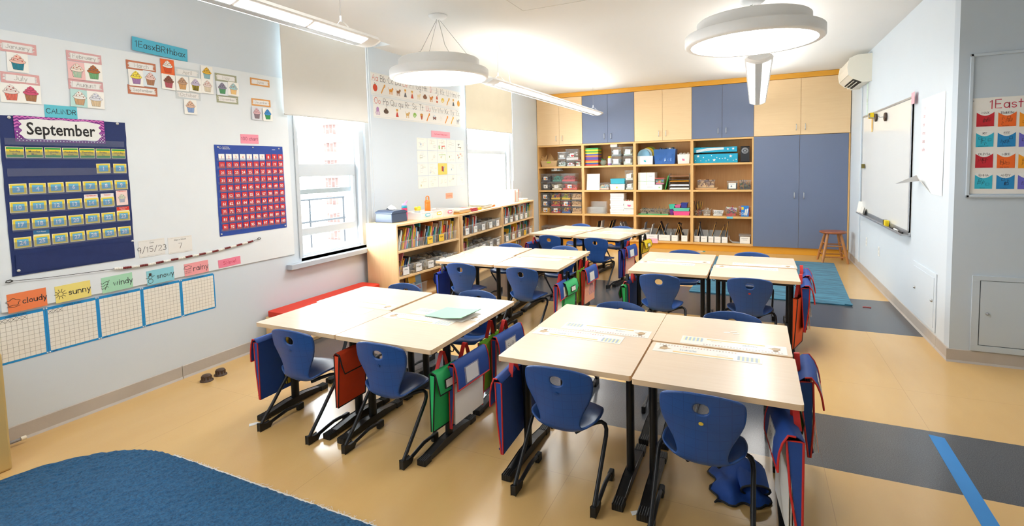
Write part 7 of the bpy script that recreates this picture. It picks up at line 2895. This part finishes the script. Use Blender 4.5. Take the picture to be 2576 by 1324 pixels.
b.box(-.012, 0, 0, .055, .065, .04, fl('#f2d41f', .5))
tag(b.build('board_eraser', M=on_right(6.98, wz0 - .021, .028), bevel=.004), 'black and yellow board eraser on the marker tray', 'eraser')
for yy, c, n_ in ((6.72, '#2a2a2c', 'black'), (6.55, '#f2f2f0', 'white'), (6.34, '#1b1c1e', 'dark')):
    b = MB()
    b.cyl((-.07, .009, .035), (.07, .009, .035), .009, fl(c, .4), 10)
    tag(b.build('board_marker', M=on_right(yy, wz0 - .021, .01)), '%s marker pen lying on the marker tray' % n_, 'marker', 'marker pens on the tray')
b = MB()
b.box(-.05, -.22, 0, .05, .22, .001, fl('#d3e6df'))
for k in range(3):
    b.stroke([[(-.03, .12 - k * .1), (.03, .12 - k * .1)]], .003, mat('#9ab0aa', .8), None, .0014)
b.rect(-.02, -.05, .025, .0, .0014, fl('#b9c4bd'))
tag(b.build('hanging_schedule', M=on_right(8.52, 2.42, .001)), 'narrow pale green strip on the wall over the far end of the whiteboard', 'poster')
# chart paper with a curled corner
b = MB()
y0, y1, z0, z1 = 5.27, 5.93, 1.28, 2.13
w, h = y1 - y0, z1 - z0
FL_ = mat('#f4f6f7', .8, var=.01)
b.add([(0, .1, .001), (.0, h, .001), (w, h, .001), (w, 0, .003), (.38, 0.0, .003)], [(0, 4, 3, 2, 1)], FL_)
b.add([(0, .1, .001), (.38, 0, .003), (.16, .16, .06), (-.12, .07, .16)], [(0, 1, 2), (0, 2, 3)], FL_)
for k in range(14):
    b.rect(.04, .12 + k * .05, w - .03, .1215 + k * .05, .0022, mat('#dfe6ec', .8))
for k, t_ in enumerate(('We', 'can', 'be', 'kind', 'and', 'safe')):
    b.write(t_, .035, .004, mat('#e3b3bf', .8), None, .1, h - .1 - k * .075, .003)
tag(b.build('hanging_chart_paper', M=on_right(y1, z0, .001)), 'sheet of white chart paper with a curled corner next to the whiteboard', 'chart paper')

# ---- pocket poster with name cards
PX0, PZ0, PW, PHH = 1.452, 1.315, 1.35, .715
po = empty('hanging_pocket_poster', on_pier(PX0, PZ0, .001), 'white poster titled 1 East with red, orange, blue and violet name pockets', 'poster')
b = MB()
b.box(0, 0, 0, PW, PHH, .001, PAPER)
RP = mat('#c9304a', .7)
b.write('1', .062, .006, RP, None, .127, PHH - .082, .0016)
b.write('East', .062, .006, RP, None, .225, PHH - .080, .0016)
b.write('C', .064, .006, RP, None, .350, PHH - .080, .0016)
b.lathe([(.006, .001), (.004, .004)], STEEL, 10, T(.02, PHH - .02, 0))
b.build('sheet', po)
C4 = [['#c4202e', '#ef6a1f', '#f59a1f'], ['#2fb3cf', '#1f86c4', '#6a68c9'], ['#c4202e', '#ef6a1f', '#f5a21f'], ['#2fb3cf', '#1f86c4', '#6a68c9']]
NMS = [['MAX', 'ISabElla', 'JON'], ['RY', 'EEE', 'Dan'], ['OLIVIA', 'MIKE', 'MIA'], ['EMMA', 'ANDY', 'OBI']]
JOB = [['messenger', 'line leader', 'helper'], ['schedule reader', 'calendar reporter', 'recycler'], ['scientist', 'chair checker', 'timer'], ['librarian', 'line leader', 'artist']]
SK = mat('#2c2220', .8)
for r_ in range(4):
    for c_ in range(3):
        p = on_pier(PX0, PZ0, .001).inverted() @ at((2478.5, 2533.5, 2588)[c_] - r_ * 1.6, (300.5, 352, 404.5, 457.5)[r_] - (.7 * c_ if r_ < 2 else -.3 * c_), y=YP - .002)
        w, h = .102, .105
        b = MB()
        M = T(p.x, p.y, .001)
        b.box(-w / 2 + .003, -h * .3, .0, w / 2 - .003, h * .62, .0006, WHITE, M)
        b.write(NMS[r_][c_], .0155, .0024, mat('#4a4048', .8), M, 0, h * .395, .001)
        cm = fl(C4[r_][c_], .6)
        pts = [(-w / 2, h / 2), (-w / 2, -h / 2), (w / 2, -h / 2), (w / 2, h / 2)] + [(w / 2 * (1 - 2 * k / 10), h / 2 - .026 * math.sin(PI * k / 10)) for k in range(1, 10)]
        poly(b, pts, cm, .0014, M)
        rd = random.Random(r_ * 3 + c_)
        for q in range(6):
            x, y = rd.uniform(-.035, .02), rd.uniform(-.03, .012)
            b.stroke([[(x, y), (x + .018, y + .002), (x + .018, y + .018), (x, y + .016), (x, y)]] if q % 2 else [[(x, y - .01), (x + .004, y + .015), (x + .012, y + .0)]], .0018, SK, M, .0017)
        b.ptext(JOB[r_][c_], .007, SK, M, -.006, -h / 2 + .007, .0017, fit=w * .7)
        b.build('name_pocket', po)
# ================================================================ outside the windows
RAIL = mat('#17191c', .6)
XF = XL - 1.15
fe = empty('fire_escape_railing', T(XF, 0, 0), 'dark metal fire escape railing outside the half open window', 'railing')
b = MB()
for v_ in (.0,):
    pass
for z in (1.24, .95, .55):
    b.cyl((0, 2.6, z), (0, 6.6, z), .014, RAIL, 8)
b.build('long_rail', fe)
for y in (4.25, 4.85, 5.45, 6.05):
    b = MB()
    b.cyl((0, y, .2), (0, y, 1.25), .013, RAIL, 8)
    b.build('post', fe)
b = MB()
for z in (.42, .12):
    b.box(-.01, 2.6, z, .01, 6.6, z + .02, RAIL)
k = 0
y = 3.0
while y < 6.5:
    b.tube([(0, y + .07 * math.cos(a), .28 + .07 * math.sin(a)) for a in [q * PI / 6 for q in range(13)]], .008, RAIL, 6)
    y += .17
b.build('ornament_band', fe)
b = MB()
for k in range(9):
    b.box(-.0 - k * .11 + .9, 2.6, .06, .9 - k * .11 + .03, 6.6, .09, RAIL)
b.build('grate_floor', fe)


def brick():
    m, nt, bs, out = new_mat('brick')
    tc = N(nt, 'ShaderNodeTexCoord')
    mp = N(nt, 'ShaderNodeMapping')
    mp.inputs['Rotation'].default_value = (PI / 2, 0, PI / 2)
    br_ = N(nt, 'ShaderNodeTexBrick')
    br_.inputs['Color1'].default_value = (*lin('#5d4843'), 1)
    br_.inputs['Color2'].default_value = (*lin('#543f3b'), 1)
    br_.inputs['Mortar'].default_value = (*lin('#8a807a'), 1)
    br_.inputs['Scale'].default_value = 2.2
    nt.links.new(tc.outputs['Object'], mp.inputs[0])
    nt.links.new(mp.outputs[0], br_.inputs['Vector'])
    nt.links.new(br_.outputs['Color'], bs.inputs['Base Color'])
    bs.inputs['Roughness'].default_value = .9
    return m


p0, p1 = at(846, 450, x=-9.0), at(880, 450, x=-9.0)
b = MB()
BR_ = brick()
PAL = mat('#e9e6e0', .9)
b.box(-9.4, p0.y + .05, -4, -9.0, p1.y + .1, 9, BR_)
for k in range(30):
    z = -3.6 + k * .42
    b.box(-9.41, p0.y - .12 - .1 * (k % 2), z, -8.99, p1.y + .15, z + .2, BR_)
o = b.build('outside_building')
o['kind'] = 'structure'
b = MB()
b.box(-16, -6, -4.1, XO - .3, 26, -4, mat('#a9a8a4', .9))
o = b.build('street_ground')
o['kind'] = 'structure'
